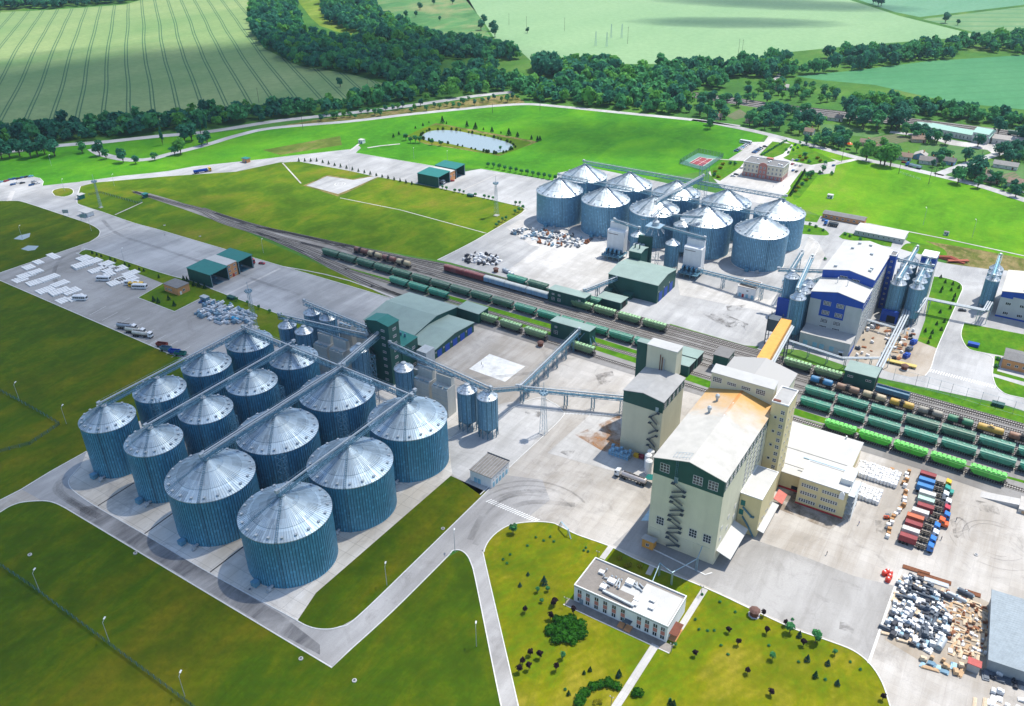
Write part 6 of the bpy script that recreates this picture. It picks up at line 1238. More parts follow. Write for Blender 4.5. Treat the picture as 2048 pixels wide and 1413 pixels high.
def tank_wagon(mat, trim, band_=True):
    T = thing('tank_wagon', 'x', 'wagon'); L = 11.2
    b = MB(); b.box(-L / 2, L / 2, -0.5, 0.5, 1.3, 1.6); b.box(-L / 2, -L / 2 + 0.5, -1.4, 1.4, 1.3, 1.6); b.box(L / 2 - 0.5, L / 2, -1.4, 1.4, 1.3, 1.6)
    for x in (-3.6, 3.6): b.box(x - 0.3, x + 0.3, -1.1, 1.1, 1.5, 2.1)
    for s in (-1, 1): b.bar((-L / 2, s * 1.35, 1.45), (L / 2, s * 1.35, 1.45), 0.1)
    b.build('underframe', trim, T)
    b = MB(); pr = [(-5.3, 0.3), (-5.2, 1.0), (-4.95, 1.42), (-4.7, 1.5), (-1.2, 1.5), (1.2, 1.5), (4.7, 1.5), (4.95, 1.42), (5.2, 1.0), (5.3, 0.3)]; n = 20; vs = []
    for x, r in pr:
        for i in range(n): a = 2 * math.pi * i / n; vs.append((x, r * math.cos(a), 3.15 + r * math.sin(a)))
    fs = []
    for k in range(len(pr) - 1):
        for i in range(n): fs.append((k * n + i, k * n + (i + 1) % n, (k + 1) * n + (i + 1) % n, (k + 1) * n + i))
    fs += [tuple(range(n)), tuple(range(len(pr) * n - 1, len(pr) * n - n - 1, -1))]
    b.add(vs, fs); b.build('tank', mat, T, True, 40)
    if band_:
        b = MB(); vs = []
        for x in (-0.85, 0.85):
            for i in range(n): a = 2 * math.pi * i / n; vs.append((x, 1.53 * math.cos(a), 3.15 + 1.53 * math.sin(a)))
        b.add(vs, [(i, (i + 1) % n, n + (i + 1) % n, n + i) for i in range(n)]); b.build('spill_band', paint('bitumen spill', (0.03, 0.027, 0.025), 0.6), T, True, 40)
    b = MB(); b.lathe([(0.7, 4.5), (0.7, 4.95), (0.45, 5.05)], 12); b.build('dome', trim if band_ else mat, T)
    b = MB(); b.box(-1.4, 1.4, -1.15, -0.75, 4.6, 4.66); b.box(-1.4, 1.4, 0.75, 1.15, 4.6, 4.66)
    for s in (-1.15, 1.15):
        b.bar((-1.4, s, 5.2), (1.4, s, 5.2), 0.05)
        for x in (-1.4, 0, 1.4): b.bar((x, s, 4.62), (x, s, 5.2), 0.05)
    for s in (-0.3, 0.3): b.bar((0.9 + s, -1.75, 1.5), (0.9 + s, -1.1, 4.7), 0.06)
    b.build('platform', trim, T)
    b = MB()
    for x in (-4.3, 4.3):
        for s in (-1, 1): b.bar((x, s * 1.0, 1.6), (x * 0.96, s * 1.45, 3.0), 0.12)
    b.build('cradle', trim, T)
    bogie(T, -3.7); bogie(T, 3.7); couplers(T, L); return T
def box_wagon(mat, roofm, trim, open_=False):
    T = thing('box_wagon', 'x', 'wagon'); L = 14.2
    b = MB(); b.box(-L / 2, L / 2, -1.4, 1.4, 1.15, 1.45); b.build('underframe', trim, T)
    b = MB()
    if open_: b.box(-L / 2, L / 2, -1.5, -1.38, 1.45, 3.7); b.box(-L / 2, L / 2, 1.38, 1.5, 1.45, 3.7); b.box(-L / 2, -L / 2 + 0.12, -1.38, 1.38, 1.45, 3.7); b.box(L / 2 - 0.12, L / 2, -1.38, 1.38, 1.45, 3.7); b.box(-L / 2 + 0.12, L / 2 - 0.12, -1.38, 1.38, 1.46, 2.9)
    else: b.prism([(-1.5, 1.45), (1.5, 1.45), (1.5, 3.9), (-1.5, 3.9)], 'x', -L / 2, L / 2)
    b.build('body', mat, T)
    if not open_: b = MB(); b.prism([(-1.55, 3.9), (1.55, 3.9), (1.2, 4.35), (0.5, 4.6), (-0.5, 4.6), (-1.2, 4.35)], 'x', -L / 2 - 0.05, L / 2 + 0.05); b.build('roof', roofm, T)
    b = MB()
    for i in range(15):
        x = -6.7 + i * 0.957
        for s in (-1, 1): b.box(x - 0.06, x + 0.06, s * 1.55 - 0.05, s * 1.55 + 0.05, 1.45, 3.85 if not open_ else 3.65)
    b.build('side_rib', mat, T)
    if not open_:
        for s in (-1, 1): b = MB(); b.box(-1.9, 1.9, s * 1.62 - 0.03, s * 1.62 + 0.03, 1.5, 3.7); b.build('sliding_door', mat, T)
    bogie(T, -4.9); bogie(T, 4.9); couplers(T, L); return T
COLS = {}
def wcol(n_, c):
    COLS[n_] = c; m_ = paint(n_, c, 0.5, 0.0, 0.28, 0.35); k = NM.__new__(NM); k.m = m_; k.t = m_.node_tree; k.b = k.t.nodes['Principled BSDF']
    src = k.b.inputs['Base Color'].links[0].from_socket; z = k.sep(k.n('ShaderNodeNewGeometry').outputs['Normal'])[2]; oi = k.n('ShaderNodeObjectInfo').outputs['Random']
    v = k.n('ShaderNodeTexCoord').outputs['Object']; d = k.ma('MULTIPLY', k.ramp(z, (0.55, 0.06), (0.95, 0.45)), k.ramp(k.noise(k.map(v, (1, 2, 1)), 0.7, 5, 0.7), (0.35, 0.15), (0.7, 1.0)))
    rs = k.ramp(k.noise(k.map(v, (1.6, 1.6, 0.2)), 1.1, 4, 0.7), (0.56, 0.0), (0.72, 0.6)); c2 = k.mix(rs, src, (0.10, 0.06, 0.04)); c2 = k.mix(d, c2, (0.42, 0.39, 0.34))
    k.col(k.mix(k.ma('MULTIPLY', oi, 0.22), c2, (0.25, 0.26, 0.22))); return m_
W_DG = wcol('wagon dark green', (0.018, 0.135, 0.085)); W_TEAL = wcol('wagon teal', (0.010, 0.29, 0.19)); W_BRI = wcol('wagon bright green', (0.035, 0.46, 0.015)); W_OLV = wcol('wagon olive', (0.10, 0.21, 0.085)); W_DTL = wcol('wagon dull green', (0.055, 0.20, 0.125))
W_TRIM = paint('wagon frame', (0.05, 0.05, 0.05), 0.7); W_TRG = paint('wagon frame green', (0.02, 0.10, 0.07), 0.7)
W_MAR = wcol('wagon maroon', (0.19, 0.015, 0.025)); W_LBL = wcol('wagon pale blue', (0.19, 0.36, 0.52)); W_LROOF = wcol('wagon pale roof', (0.42, 0.48, 0.50)); W_OBL = wcol('wagon strong blue', (0.015, 0.16, 0.28))
TK = {n_: wcol('tank ' + n_, c) for n_, c in (('blue', (0.02, 0.20, 0.42)), ('rust brown', (0.28, 0.13, 0.07)), ('cream', (0.50, 0.40, 0.24)), ('yellow', (0.62, 0.36, 0.012)), ('grey', (0.30, 0.27, 0.22)), ('green', (0.02, 0.22, 0.10)), ('maroon', (0.17, 0.03, 0.02)))}
PR = {'dg': hopper_wagon(W_DG, W_TRG), 'teal': hopper_wagon(W_TEAL, W_TRG), 'bri': grain_wagon(W_BRI, W_TRIM), 'olv': grain_wagon(W_OLV, W_TRIM), 'dtl': hopper_wagon(W_DTL, W_TRG), 'mar': box_wagon(W_MAR, W_MAR, W_TRIM), 'lbl': box_wagon(W_LBL, W_LROOF, W_TRIM), 'obl': box_wagon(W_OBL, W_LROOF, W_TRIM, True)}
for n_, m_ in TK.items(): PR['t_' + n_] = tank_wagon(m_, W_TRIM, True)
PR['t_plain'] = tank_wagon(TK['yellow'], W_TRIM, False)
index_children(); USED = set()
def WS(k_): return (1.0, 1.05, 1.02) if k_[0] == 't' and k_ != 'teal' else (1.06, 1.12, 1.05)
def wagon(kind, t, x, label, group):
    y = yT(t, x); rz = math.atan2(yT(t, 25) - yT(t, -300), 325)
    if kind not in USED: USED.add(kind); o = PR[kind]; o.location = (x, y, 0); o.rotation_euler = (0, 0, rz); o.scale = WS(kind); tag(o, label, None, group); return o
    return dup(PR[kind], (x, y, 0), rz, label, group, WS(kind))
def row(kind, t, xs, lab, group, names=None):
    for i, x in enumerate(xs): wagon(kind[i] if isinstance(kind, list) else kind, t, x, lab[i] if isinstance(lab, list) else lab % ORD[i], group)
row('bri', 1, [-44, -29.2, -14.6, 0.2, 15.4], 'bright green hopper wagon, %s in line from the white warehouse', 'bright green hopper wagons')
row('teal', 2, [-58.6, -43.4, -28.2, -12.8, 2.5, 17.5, 32.6], 'teal hopper wagon, %s from the stair tower in the row behind the bright green ones', 'teal hopper wagons beside the bright green row')
row(['teal', 'teal', 'teal', 'dtl', 'dtl', 'teal', 'teal'], 3, [-59.4, -44.3, -29.2, -14, 0.8, 16, 31], [f'{"dull green" if i in (3, 4) else "teal"} hopper wagon next to the tank wagons, {ORD[i]} from the cream mill' for i in range(7)], 'hopper wagons next to the tank wagons')
TN = ['blue', 'rust brown', 'cream', 'yellow', 'grey', 'green', 'plain', 'rust brown']
row(['t_' + n_ for n_ in TN], 4, [-61.6, -49.2, -37, -24.7, -12.3, 0.2, 12.5, 25], ['bright blue tank wagon with dark spill band', 'rusty brown tank wagon behind the blue one', 'cream tank wagon with dark band between rusty and yellow ones', 'yellow tank wagon with dark spill band', 'grey blackened tank wagon between yellow and green ones', 'green tank wagon with dark spill band', 'plain yellow tank wagon without a band', 'rusty brown tank wagon after the plain yellow one'], 'tank wagons by the concrete road')
row('olv', 5, [-76, -60.8], ['olive hopper wagon nearest the orange gallery', 'olive hopper wagon next to the plain green rail shed'], 'olive hopper wagons')
wagon('obl', 5, -30.6, 'strong blue open wagon leaving the plain green rail shed', 'box wagons')
row('dg', 3, [-377, -362, -346.5, -331.5, -316.5, -301, -286, -271.2, -256.2, -241], 'dark green hopper wagon, %s from the track fan in the longest train', 'dark green hopper wagons of the longest train')
row('teal', 3, [-225.4, -210, -194.8, -179.6, -164.6, -149.6], 'teal hopper wagon at the tail of the longest train, %s after the dark green ones', 'teal hopper wagons of the longest train')
row('teal', 2, [-310.6, -295.4, -280], 'teal hopper wagon beside the big green hall, %s from the track fan', 'teal hopper wagons beside the big hall')
row(['t_maroon', 't_cream', 't_maroon', 't_cream'], 4, [-363.4, -351, -338.6, -326.4], ['maroon tank wagon at the outer end of the short tank train', 'cream tank wagon between the two maroon ones', 'maroon tank wagon between the two cream ones', 'cream tank wagon at the inner end of the short tank train'], 'tank wagons of the short train')
row(['mar', 'mar', 'lbl', 'lbl', 'lbl'], 5, [-292, -276.6, -261.2, -245.8, -230.2], ['maroon box wagon at the free end of its row', 'maroon box wagon coupled to the pale blue ones', 'pale blue box wagon coupled to the maroon one', 'pale blue box wagon in the middle of the three', 'pale blue box wagon going into the green loading shed'], 'box wagons')
row(['teal', 'dg', 'teal'], 6, [-250.6, -235.4, -199.5], ['teal hopper wagon parked beside the pale blue box wagons', 'dark green hopper wagon behind the pale blue box wagons', 'teal hopper wagon between the two green rail sheds'], 'hopper wagons behind the box wagons')
row('olv', 5, [-200, -185.4, -170, -154.6], 'green hopper wagon, %s out of the windowed loading shed', 'green hopper wagons below the far hall')
row('olv', 1, [-237.5, -221.5, -205.2, -176, ], ['olive hopper wagon nearest the loading hall with blue doors', 'olive hopper wagon in the middle of three before the legged shed', 'olive hopper wagon with faded yellow letters going under the legged shed', 'olive hopper wagon just beyond the legged shed'], 'olive hopper wagons in the near yard')
q = P(2030, 272); o = dup(PR['dg'], (q.x, q.y, 0), math.atan2(P(2048, 273).y - P(1900, 254).y, P(2048, 273).x - P(1900, 254).x), 'green wagon on the main line beyond the village station', 'wagons on the main line')
# ================================================================== road vehicles
M_TYRE_R = paint('rubber', (0.015, 0.015, 0.015), 0.9); M_CHAS = paint('truck chassis', (0.06, 0.055, 0.05), 0.7, wear=0.3)
def wheel(T, x, y, r, w): b = MB(); b.tube((x, y - w / 2, r), (x, y + w / 2, r), r, 14); b.tube((x, y - w / 2 - 0.02, r), (x, y + w / 2 + 0.02, r), r * 0.5, 10); return b.build('wheel', M_TYRE_R, T)
def cab_mesh(T, x, mat, nose=0.0):
    """tractor cab standing at x (its back) looking along +x"""
    b = MB(); b.prism([(x, 1.0), (x + 2.15 + nose, 1.0), (x + 2.2 + nose, 2.0 if nose else 2.0), (x + 2.2, 2.1), (x + 2.0, 3.2), (x + 1.7, 3.35), (x + 0.2, 3.7), (x, 3.6)], 'y', -1.22, 1.22); b.build('cab', mat, T)
    b = MB(); b.prism([(x + 2.16, 2.15), (x + 2.24, 2.15), (x + 2.04, 3.12), (x + 1.96, 3.12)], 'y', -1.1, 1.1)
    for s in (-1.235, 1.235): b.prism([(x + 1.1, 2.2), (x + 2.0, 2.2), (x + 1.85, 3.0), (x + 1.1, 3.0)], 'y', s - 0.012, s + 0.012)
    b.build('windscreen', M_GLASS, T)
    b = MB(); b.box(x + 2.1 + nose, x + 2.3 + nose, -1.2, 1.2, 0.55, 1.0); b.build('bumper', M_CHAS, T)
def tractor(mat, label, loc, rz=0.0, trailer=10.2, kind='skeleton', tmat=None, nose=0.0, group=None, name='semi_truck'):
    T = thing(name, label, 'truck', loc, rz, group); L = trailer
    b = MB(); b.box(L - 3.6, L + 2.0, -0.45, 0.45, 0.75, 1.05)
    b.tube((L - 0.9, -1.1, 0.8), (L - 0.9, -0.6, 0.8), 0.35, 10); b.tube((L - 0.9, 0.6, 0.8), (L - 0.9, 1.1, 0.8), 0.35, 10); b.build('chassis', M_CHAS, T)
    cab_mesh(T, L + 0.4, mat, nose)
    for x in (L + 1.6, L - 2.2): wheel(T, x, -0.95, 0.5, 0.4); wheel(T, x, 0.95, 0.5, 0.4)
    for x in (1.0, 2.3, 3.6): wheel(T, x, -0.95, 0.5, 0.42); wheel(T, x, 0.95, 0.5, 0.42)
    b = MB()
    for s in (-0.5, 0.5): b.box(0, L - 0.2, s - 0.1, s + 0.1, 1.06, 1.36)
    for i in range(8): b.box(0.1 + i * (L - 0.5) / 7, 0.3 + i * (L - 0.5) / 7, -1.15, 1.15, 1.1, 1.3)
    b.build('trailer_frame', M_CHAS, T)
    if kind == 'tank':
        b = MB(); n = 18; pr = [(0.0, 0.5), (0.1, 0.95), (0.4, 1.15), (L - 0.9, 1.15), (L - 0.6, 0.95), (L - 0.5, 0.5)]; vs = []
        for x, r in pr:
            for i in range(n): a = 2 * math.pi * i / n; vs.append((x, r * 1.05 * math.cos(a), 2.4 + r * math.sin(a)))
        fs = [(k * n + i, k * n + (i + 1) % n, (k + 1) * n + (i + 1) % n, (k + 1) * n + i) for k in range(len(pr) - 1) for i in range(n)] + [tuple(range(n)), tuple(range(len(pr) * n - 1, len(pr) * n - n - 1, -1))]
        b.add(vs, fs); b.build('tank', tmat, T, True, 40); b = MB(); b.box(0.6, L - 1.2, -0.3, 0.3, 3.56, 3.64)
        for i in range(5): b.lathe([(0.3, 3.56), (0.3, 3.8)], 8, (1.2 + i * (L - 3) / 4, 0, 0))
        b.build('walkway', M_CHAS, T)
    if kind == 'box':
        b = MB(); b.box(0, L - 0.5, -1.25, -1.17, 1.37, 2.9); b.box(0, L - 0.5, 1.17, 1.25, 1.37, 2.9); b.box(0, 0.1, -1.17, 1.17, 1.37, 2.9); b.box(L - 0.6, L - 0.5, -1.17, 1.17, 1.37, 2.9); b.box(0.1, L - 0.6, -1.17, 1.17, 1.37, 2.5)
        for i in range(9): x = 0.4 + i * (L - 1.2) / 8; b.box(x - 0.06, x + 0.06, -1.31, -1.255, 1.37, 2.9); b.box(x - 0.06, x + 0.06, 1.255, 1.31, 1.37, 2.9)
        b.build('dump_body', tmat, T)
    return T
M_CTR = {k_: paint('container ' + k_, c, 0.6, 0, 0.25, 0.5) for k_, c in (('maroon', (0.26, 0.045, 0.05)), ('white', (0.58, 0.57, 0.54)), ('orange', (0.48, 0.13, 0.06)), ('mint', (0.40, 0.56, 0.48)), ('blue', (0.045, 0.20, 0.46)))}
M_CAB = {k_: paint('cab ' + k_, c, 0.3, 0, 0.1, 0.5, 0.5) for k_, c in (('blue', (0.02, 0.16, 0.50)), ('white', (0.66, 0.68, 0.70)), ('orange', (0.70, 0.10, 0.01)), ('red', (0.45, 0.03, 0.05)), ('teal', (0.02, 0.28, 0.22)), ('yellow', (0.72, 0.42, 0.01)))}
def container(mk, label, loc):
    T = thing('shipping_container', label, 'container', loc, 0, 'containers on the parked trucks'); m_ = M_CTR[mk]
    b = MB(); b.box(0.05, 6.01, -1.17, 1.17, 0.1, 2.5); b.build('body', m_, T)
    b = MB()
    for x in (0, 5.96):
        for y in (-1.22, 1.12): b.box(x, x + 0.1, y, y + 0.1, 0, 2.6)
    for y in (-1.22, 1.12):
        for z in (0, 2.5): b.box(0.1, 5.96, y, y + 0.1, z, z + 0.1)
    for i in range(20):
        x = 0.3 + i * 0.28; b.box(x, x + 0.14, -1.205, -1.172, 0.12, 2.48); b.box(x, x + 0.14, 1.172, 1.205, 0.12, 2.48); b.box(x, x + 0.14, -1.1, 1.1, 2.502, 2.545)
    b.build('frame', m_, T)
    b = MB()
    for y in (-0.6, -0.15, 0.15, 0.6): b.bar((-0.02, y, 0.2), (-0.02, y, 2.4), 0.05)
    b.build('door_bar', M_STEEL, T)
TR = [('maroon', 'blue', 1792), ('white', 'blue', 1797), ('maroon', 'white', 1803), ('orange', 'blue', 1806), ('white', 'orange', 1817), ('maroon', 'blue', 1828), ('mint', 'red', 1829), ('white', 'white', 1832), ('blue', 'white', 1827), ('blue', 'teal', 1831), ('maroon', 'yellow', 1834)]
for i, (ck, bk, px) in enumerate(TR):
    y = 277.2 + 4.35 * i; py = 1086 - i * 12.6
    x = P(px, py).x; nose = 1.3 if bk in ('teal', 'orange') else 0.0
    tractor(M_CAB[bk], f'{bk} cab semi truck under {ck} container, {ORD[i]} from the junk yard end', (x, y, 0), 0, 9.8, 'skeleton', None, nose, 'semi trucks parked side by side')
    container(ck, f'{ck} shipping container on the {ORD[i]} truck from the junk yard end', (x + 0.3, y, 1.37))
q = P(1292, 972); tractor(M_CAB['white'], 'white tanker truck with red rear beside the lower cream mill', (q.x, q.y, 0), R(180), 11.5, 'tank', paint('pale tank shell', (0.55, 0.50, 0.48), 0.35, 0.3, 0.15, 0.5))
for i, (px, py, m_, lb) in enumerate(((236, 656, (0.30, 0.34, 0.40), 'tanker truck with blue grey barrel in the near lot'), (253, 664, (0.58, 0.56, 0.50), 'tanker truck with pale barrel between two others'), (267, 671, (0.60, 0.58, 0.53), 'tanker truck with cream barrel nearest the parking lines'))):
    q = P(px, py); tractor(M_CAB['white'], lb, (q.x, q.y, 0), R(18), 9.6, 'tank', paint('tank shell %d' % i, m_, 0.4, 0.2, 0.2), 0, 'tanker trucks in the near lot')
q = P(388, 348); tractor(M_CAB['yellow'], 'blue dump trailer with yellow cab driving on the approach road', (q.x, q.y, 0), math.atan2(P(430, 341).y - q.y, P(430, 341).x - q.x), 12, 'box', M_BLUE)
q = P(1842, 339); tractor(M_CAB['blue'], 'blue cab dump truck on the village road', (q.x, q.y, 0), math.atan2(P(1790, 326).y - q.y, P(1790, 326).x - q.x), 11, 'box', M_STEEL)
q = P(505, 528); tractor(M_CAB['red'], 'red truck standing under the farther green canopy', (q.x - 9, q.y, 0), 0, 8, 'box', M_RED)
q = P(884, 372); tractor(M_CAB['white'], 'white truck looking out of the upper green canopy', (q.x - 13, q.y + 4, 0), 0, 10, 'box', M_GREYW)
q = P(1720, 467); tractor(M_CAB['blue'], 'dark truck parked at the end of the long white building', (q.x - 16, q.y + 4, 0), R(180), 7, 'box', M_DSTEEL)
for px, py, m_, lb, rz in ((325, 693, paint('rust red body', (0.20, 0.04, 0.03), 0.7), 'rusty red dump trailer in the lot corner behind the silos', R(20)), (333, 701, M_STEELB, 'grey blue dump trailer in the lot corner behind the silos', R(20)), (350, 707, M_BLUE, 'bright blue dump truck body in the lot corner', R(22)), (362, 711, M_GROOF, 'green dump trailer nearest the silos', R(22))):
    q = P(px, py); T = thing('dump_trailer', lb, 'trailer', (q.x, q.y, 0), rz)
    b = MB(); b.box(-3, 3, -1.2, -1.1, 1.0, 2.4); b.box(-3, 3, 1.1, 1.2, 1.0, 2.4); b.box(-3, -2.9, -1.1, 1.1, 1.0, 2.4); b.box(2.9, 3, -1.1, 1.1, 1.0, 2.4); b.box(-2.9, 2.9, -1.1, 1.1, 1.0, 1.15); b.build('dump_body', m_, T)
    b = MB(); b.box(-3, 4.2, -0.4, 0.4, 0.7, 0.98); b.build('chassis', M_CHAS, T)
    for x in (-2, 2): wheel(T, x, -0.95, 0.5, 0.4); wheel(T, x, 0.95, 0.5, 0.4)
def bus(label, px, py, rz, mat, L=9.5):
    q = P(px, py); T = thing('bus', label, 'bus', (q.x, q.y, 0), rz, 'buses'); h = L / 2
    b = MB(); b.prism([(-h, 0.45), (h, 0.45), (h + 0.1, 1.3), (h, 2.6), (h - 0.3, 3.05), (-h + 0.2, 3.05), (-h, 2.7)], 'y', -1.22, 1.22); b.build('body', mat, T)
    b = MB()
    for s in (-1.225, 1.225):
        n = 6
        for i in range(n): x0_ = -h + 0.5 + i * (L - 1) / n; b.box(x0_, x0_ + (L - 1) / n - 0.14, s - 0.02, s + 0.02, 1.5, 2.45)
    b.prism([(h + 0.02, 1.4), (h + 0.12, 1.4), (h + 0.03, 2.55), (h - 0.06, 2.55)], 'y', -1.1, 1.1); b.build('window', M_GLASS, T)
    b = MB(); b.box(-h + 2, -h + 3.2, -0.6, 0.6, 3.06, 3.25); b.box(h - 3.4, h - 2.2, -0.6, 0.6, 3.06, 3.25); b.build('roof_hatch', M_WHITEW, T)
    for x in (-h + 2, h - 2): wheel(T, x, -1.05, 0.48, 0.3); wheel(T, x, 1.05, 0.48, 0.3)
bus('white bus parked alone at the slab stack nearest the field', 161, 600, R(28), M_CAB['white'], 8.5); bus('white bus parked alone at the inner slab stack', 208, 561, R(28), M_CAB['white'], 8.5)
bus('white bus in the row of three, beside the yellow one', 265, 570, R(28), M_CAB['white'], 9); bus('yellow bus between two white ones', 273, 573, R(28), M_CAB['yellow'], 9); bus('white bus in the row of three, nearest the brick house', 280, 577, R(28), M_CAB['white'], 9)
bus('white coach at the top of the visitor car park', 1491, 287, R(-4), M_CAB['white'], 11)
# cars
CARM = {k_: paint('car ' + k_, c, 0.25, 0.0, 0.06, 0.5, 0.6) for k_, c in (('white', (0.66, 0.67, 0.68)), ('blue', (0.02, 0.10, 0.28)), ('black', (0.02, 0.022, 0.028)), ('silver', (0.42, 0.44, 0.46)), ('red', (0.32, 0.02, 0.03)), ('pale blue', (0.16, 0.42, 0.58)))}
CARP = {}
def car(kc, label, loc, rz, group):
    if kc in CARP: return dup(CARP[kc], loc, rz, label, group, deep=lambda o: [c for c in bpy.data.objects if c.parent == o] if o.type == 'EMPTY' else [])
    T = thing('parked_car', label, 'car', loc, rz, group); CARP[kc] = T
    b = MB(); b.prism([(-2.1, 0.35), (2.1, 0.35), (2.15, 0.75), (1.9, 0.9), (1.0, 0.98), (-1.3, 1.0), (-2.1, 0.95)], 'y', -0.86, 0.86); b.prism([(-1.5, 1.36), (0.2, 1.36), (0.2, 1.44), (-1.4, 1.44)], 'y', -0.66, 0.66); b.build('body', CARM[kc], T)
    b = MB(); b.prism([(-1.85, 0.98), (0.95, 0.98), (0.25, 1.36), (-1.45, 1.36)], 'y', -0.74, 0.74); b.build('window', M_GLASS, T)
    for x in (-1.35, 1.35): wheel(T, x, -0.78, 0.32, 0.2); wheel(T, x, 0.78, 0.32, 0.2)
    return T
CL = [('pale blue', 2, 365), ('red', 13, 363), ('blue', 21, 360), ('blue', 29, 358.5), ('black', 37, 358), ('blue', 45, 356), ('black', 54, 354.5), ('pale blue', 62, 353.5)]
for i, (kc, px, py) in enumerate(CL): q = P(px, py); car(kc, f'{kc} car, {ORD[i]} in the row along the grass of the entrance car park', (q.x, q.y, 0), R(95), 'cars in the entrance car park')
CL = [('blue', 26, 370, 'dark blue car in the middle of the entrance car park'), ('white', 33, 367, 'white van like car in the middle of the entrance car park'), ('black', 45, 367, 'dark car standing apart in the entrance car park'), ('blue', 63, 371, 'blue car at the near end of the entrance car park'), ('black', 68, 369, 'dark car squeezed beside a blue one at the entrance'), ('silver', 68, 364, 'silver car behind the dark one at the entrance'), ('white', 75, 367.5, 'white car by the kerb curve of the entrance car park')]
for kc, px, py, lb in CL: q = P(px, py); car(kc, lb, (q.x, q.y, 0), R(80), 'cars in the entrance car park')
for i in range(8): q = P(1472 + i * 2.9, 303 - i * 1.7 - (i % 2) * 0.3); car(['blue', 'black', 'silver', 'white', 'pale blue', 'silver', 'white', 'white'][i], f'{["blue", "black", "silver", "white", "pale blue", "silver", "white", "white"][i]} car, {ORD[i]} along the grass edge of the visitor car park', (q.x, q.y, 0), R(10), 'cars in the visitor car park')
for i in range(6): q = P(1508 + i * 2.7, 306 - i * 1.8); car(['blue', 'blue', 'black', 'blue', 'silver', 'black'][i], f'{["blue", "blue", "black", "blue", "silver", "black"][i]} car, {ORD[i]} in the inner row of the visitor car park', (q.x, q.y, 0), R(10), 'cars in the visitor car park')
for kc, px, py, lb, rz in (('black', 1530, 294, 'black car alone across the visitor car park', 0), ('white', 1586, 321, 'white car beside the office building car park', 80), ('blue', 1594, 321, 'blue car next to the white one by the office building', 80), ('red', 1585, 329, 'dark red car beside the office building', 80), ('white', 1592, 331, 'white car behind the red one by the office', 80), ('silver', 1601, 332, 'silver car in the office car park row', 80), ('white', 1651, 331, 'white car at the open side of the long car park', 80), ('blue', 1667, 332, 'blue car in the last bay of the long car park', 80), ('blue', 1586, 342, 'blue car in the shrub lined bay by the office', 85), ('black', 1593, 344, 'black car in the shrub lined bay by the office', 85), ('white', 1484, 337, 'white car on the drive before the office front', 60), ('white', 1466, 353, 'white car on the lower drive of the office', 20), ('black', 1472, 350, 'black car on the lower drive of the office', 20), ('blue', 1647, 441, 'blue car before the long brick building', 85), ('silver', 2044, 386, 'pale car on the verge of the village road', 0), ('red', 1858, 269, 'red car in the lane beside the station', 60), ('white', 1988, 292, 'white car before the old cream station house', 80), ('red', 1998, 293, 'red car before the old cream station house', 80), ('black', 1696, 300, 'black car outside a village house', 20), ('red', 1808, 326, 'dark red car in front of the blue fenced house', 10), ('black', 1924, 622, 'black car under the pipe bridge', 20), ('blue', 405, 606, 'dark blue car beside the grey container hut', 30), ('red', 524, 528, 'small red fire engine like car on the apron by the canopies', 20), ('red', 904, 363, 'small red tractor like car before the upper canopy', 60)):
    q = P(px, py); car(kc, lb, (q.x, q.y, 0), R(rz), 'cars here and there')
# forklift, tanks, barrels, odd gear
def forklift(lb, px, py, rz):
    q = P(px, py); T = thing('forklift', lb, 'forklift', (q.x, q.y, 0), rz)
    b = MB(); b.box(-1.1, 0.9, -0.6, 0.6, 0.3, 1.1); b.build('body', M_CAB['orange'], T); b = MB()
    for x in (-0.7, 0.6):
        for y in (-0.5, 0.5): b.bar((x, y, 1.1), (x, y, 2.1), 0.07)
    b.box(-0.75, 0.65, -0.55, 0.55, 2.1, 2.16); b.bar((1.05, -0.35, 0.2), (1.05, -0.35, 2.6), 0.1); b.bar((1.05, 0.35, 0.2), (1.05, 0.35, 2.6), 0.1); b.box(1.1, 2.1, -0.4, -0.25, 0.15, 0.22); b.box(1.1, 2.1, 0.25, 0.4, 0.15, 0.22); b.build('mast', M_DSTEEL, T)
    for x in (-0.7, 0.6): wheel(T, x, -0.55, 0.3, 0.2); wheel(T, x, 0.55, 0.3, 0.2)
forklift('orange forklift between the big bags and the truck row', 1773, 1037, R(30))
b_ = None
for i, (px, py) in enumerate(((1768, 1150), (1774, 1147), (1779, 1150), (1778, 1157), (1775, 1163))):
    q = P(px, py); T = thing('red_tank', 'red plastic tank in the cluster at the corner of the junk yard', 'tank', (q.x, q.y, 0), 0, 'red tanks at the junk yard corner')
    b = MB(); b.lathe([(0.9, 0), (0.95, 0.3), (0.95, 1.5), (0.6, 1.85), (0.3, 1.95)], 12); b.build('shell', M_CAB['orange'] if i > 5 else paint('red plastic', (0.60, 0.05, 0.03), 0.5), T); b = MB(); b.lathe([(0.3, 1.96), (0.3, 2.1)], 10); b.build('lid', M_WHITEW, T)
for i, (px, py) in enumerate(((1295, 934), (1300, 926), (1296, 946))):
    q = P(px, py); T = thing('steel_tank', f'upright pale tank beside the cream mill corner, {ORD[i]} from the tanker truck', 'tank', (q.x, q.y, 0), 0, 'upright tanks at the mill corner')
    b = MB(); b.lathe([(1.5, 0), (1.5, 6.4), (0.8, 7.0), (0.1, 7.2)], 18); b.build('shell', M_WHITEW, T)
q = P(1300, 966); T = thing('shelter', 'small green roofed lean-to at the rear of the tanker truck', 'shelter', (q.x, q.y, 0)); b = MB(); b.prism([(-2, 2.4), (2, 3.6), (2, 3.75), (-2, 2.55)], 'y', -2, 2); b.build('roof', M_GROOF, T); b = MB(); [b.bar((x, y, 0), (x, y, 2.5), 0.15) for x in (-1.8, 1.8) for y in (-1.8, 1.8)]; b.build('post', M_YEL, T)
M_BARR = paint('pale blue barrel', (0.20, 0.40, 0.58), 0.5, 0, 0.2); bp = None
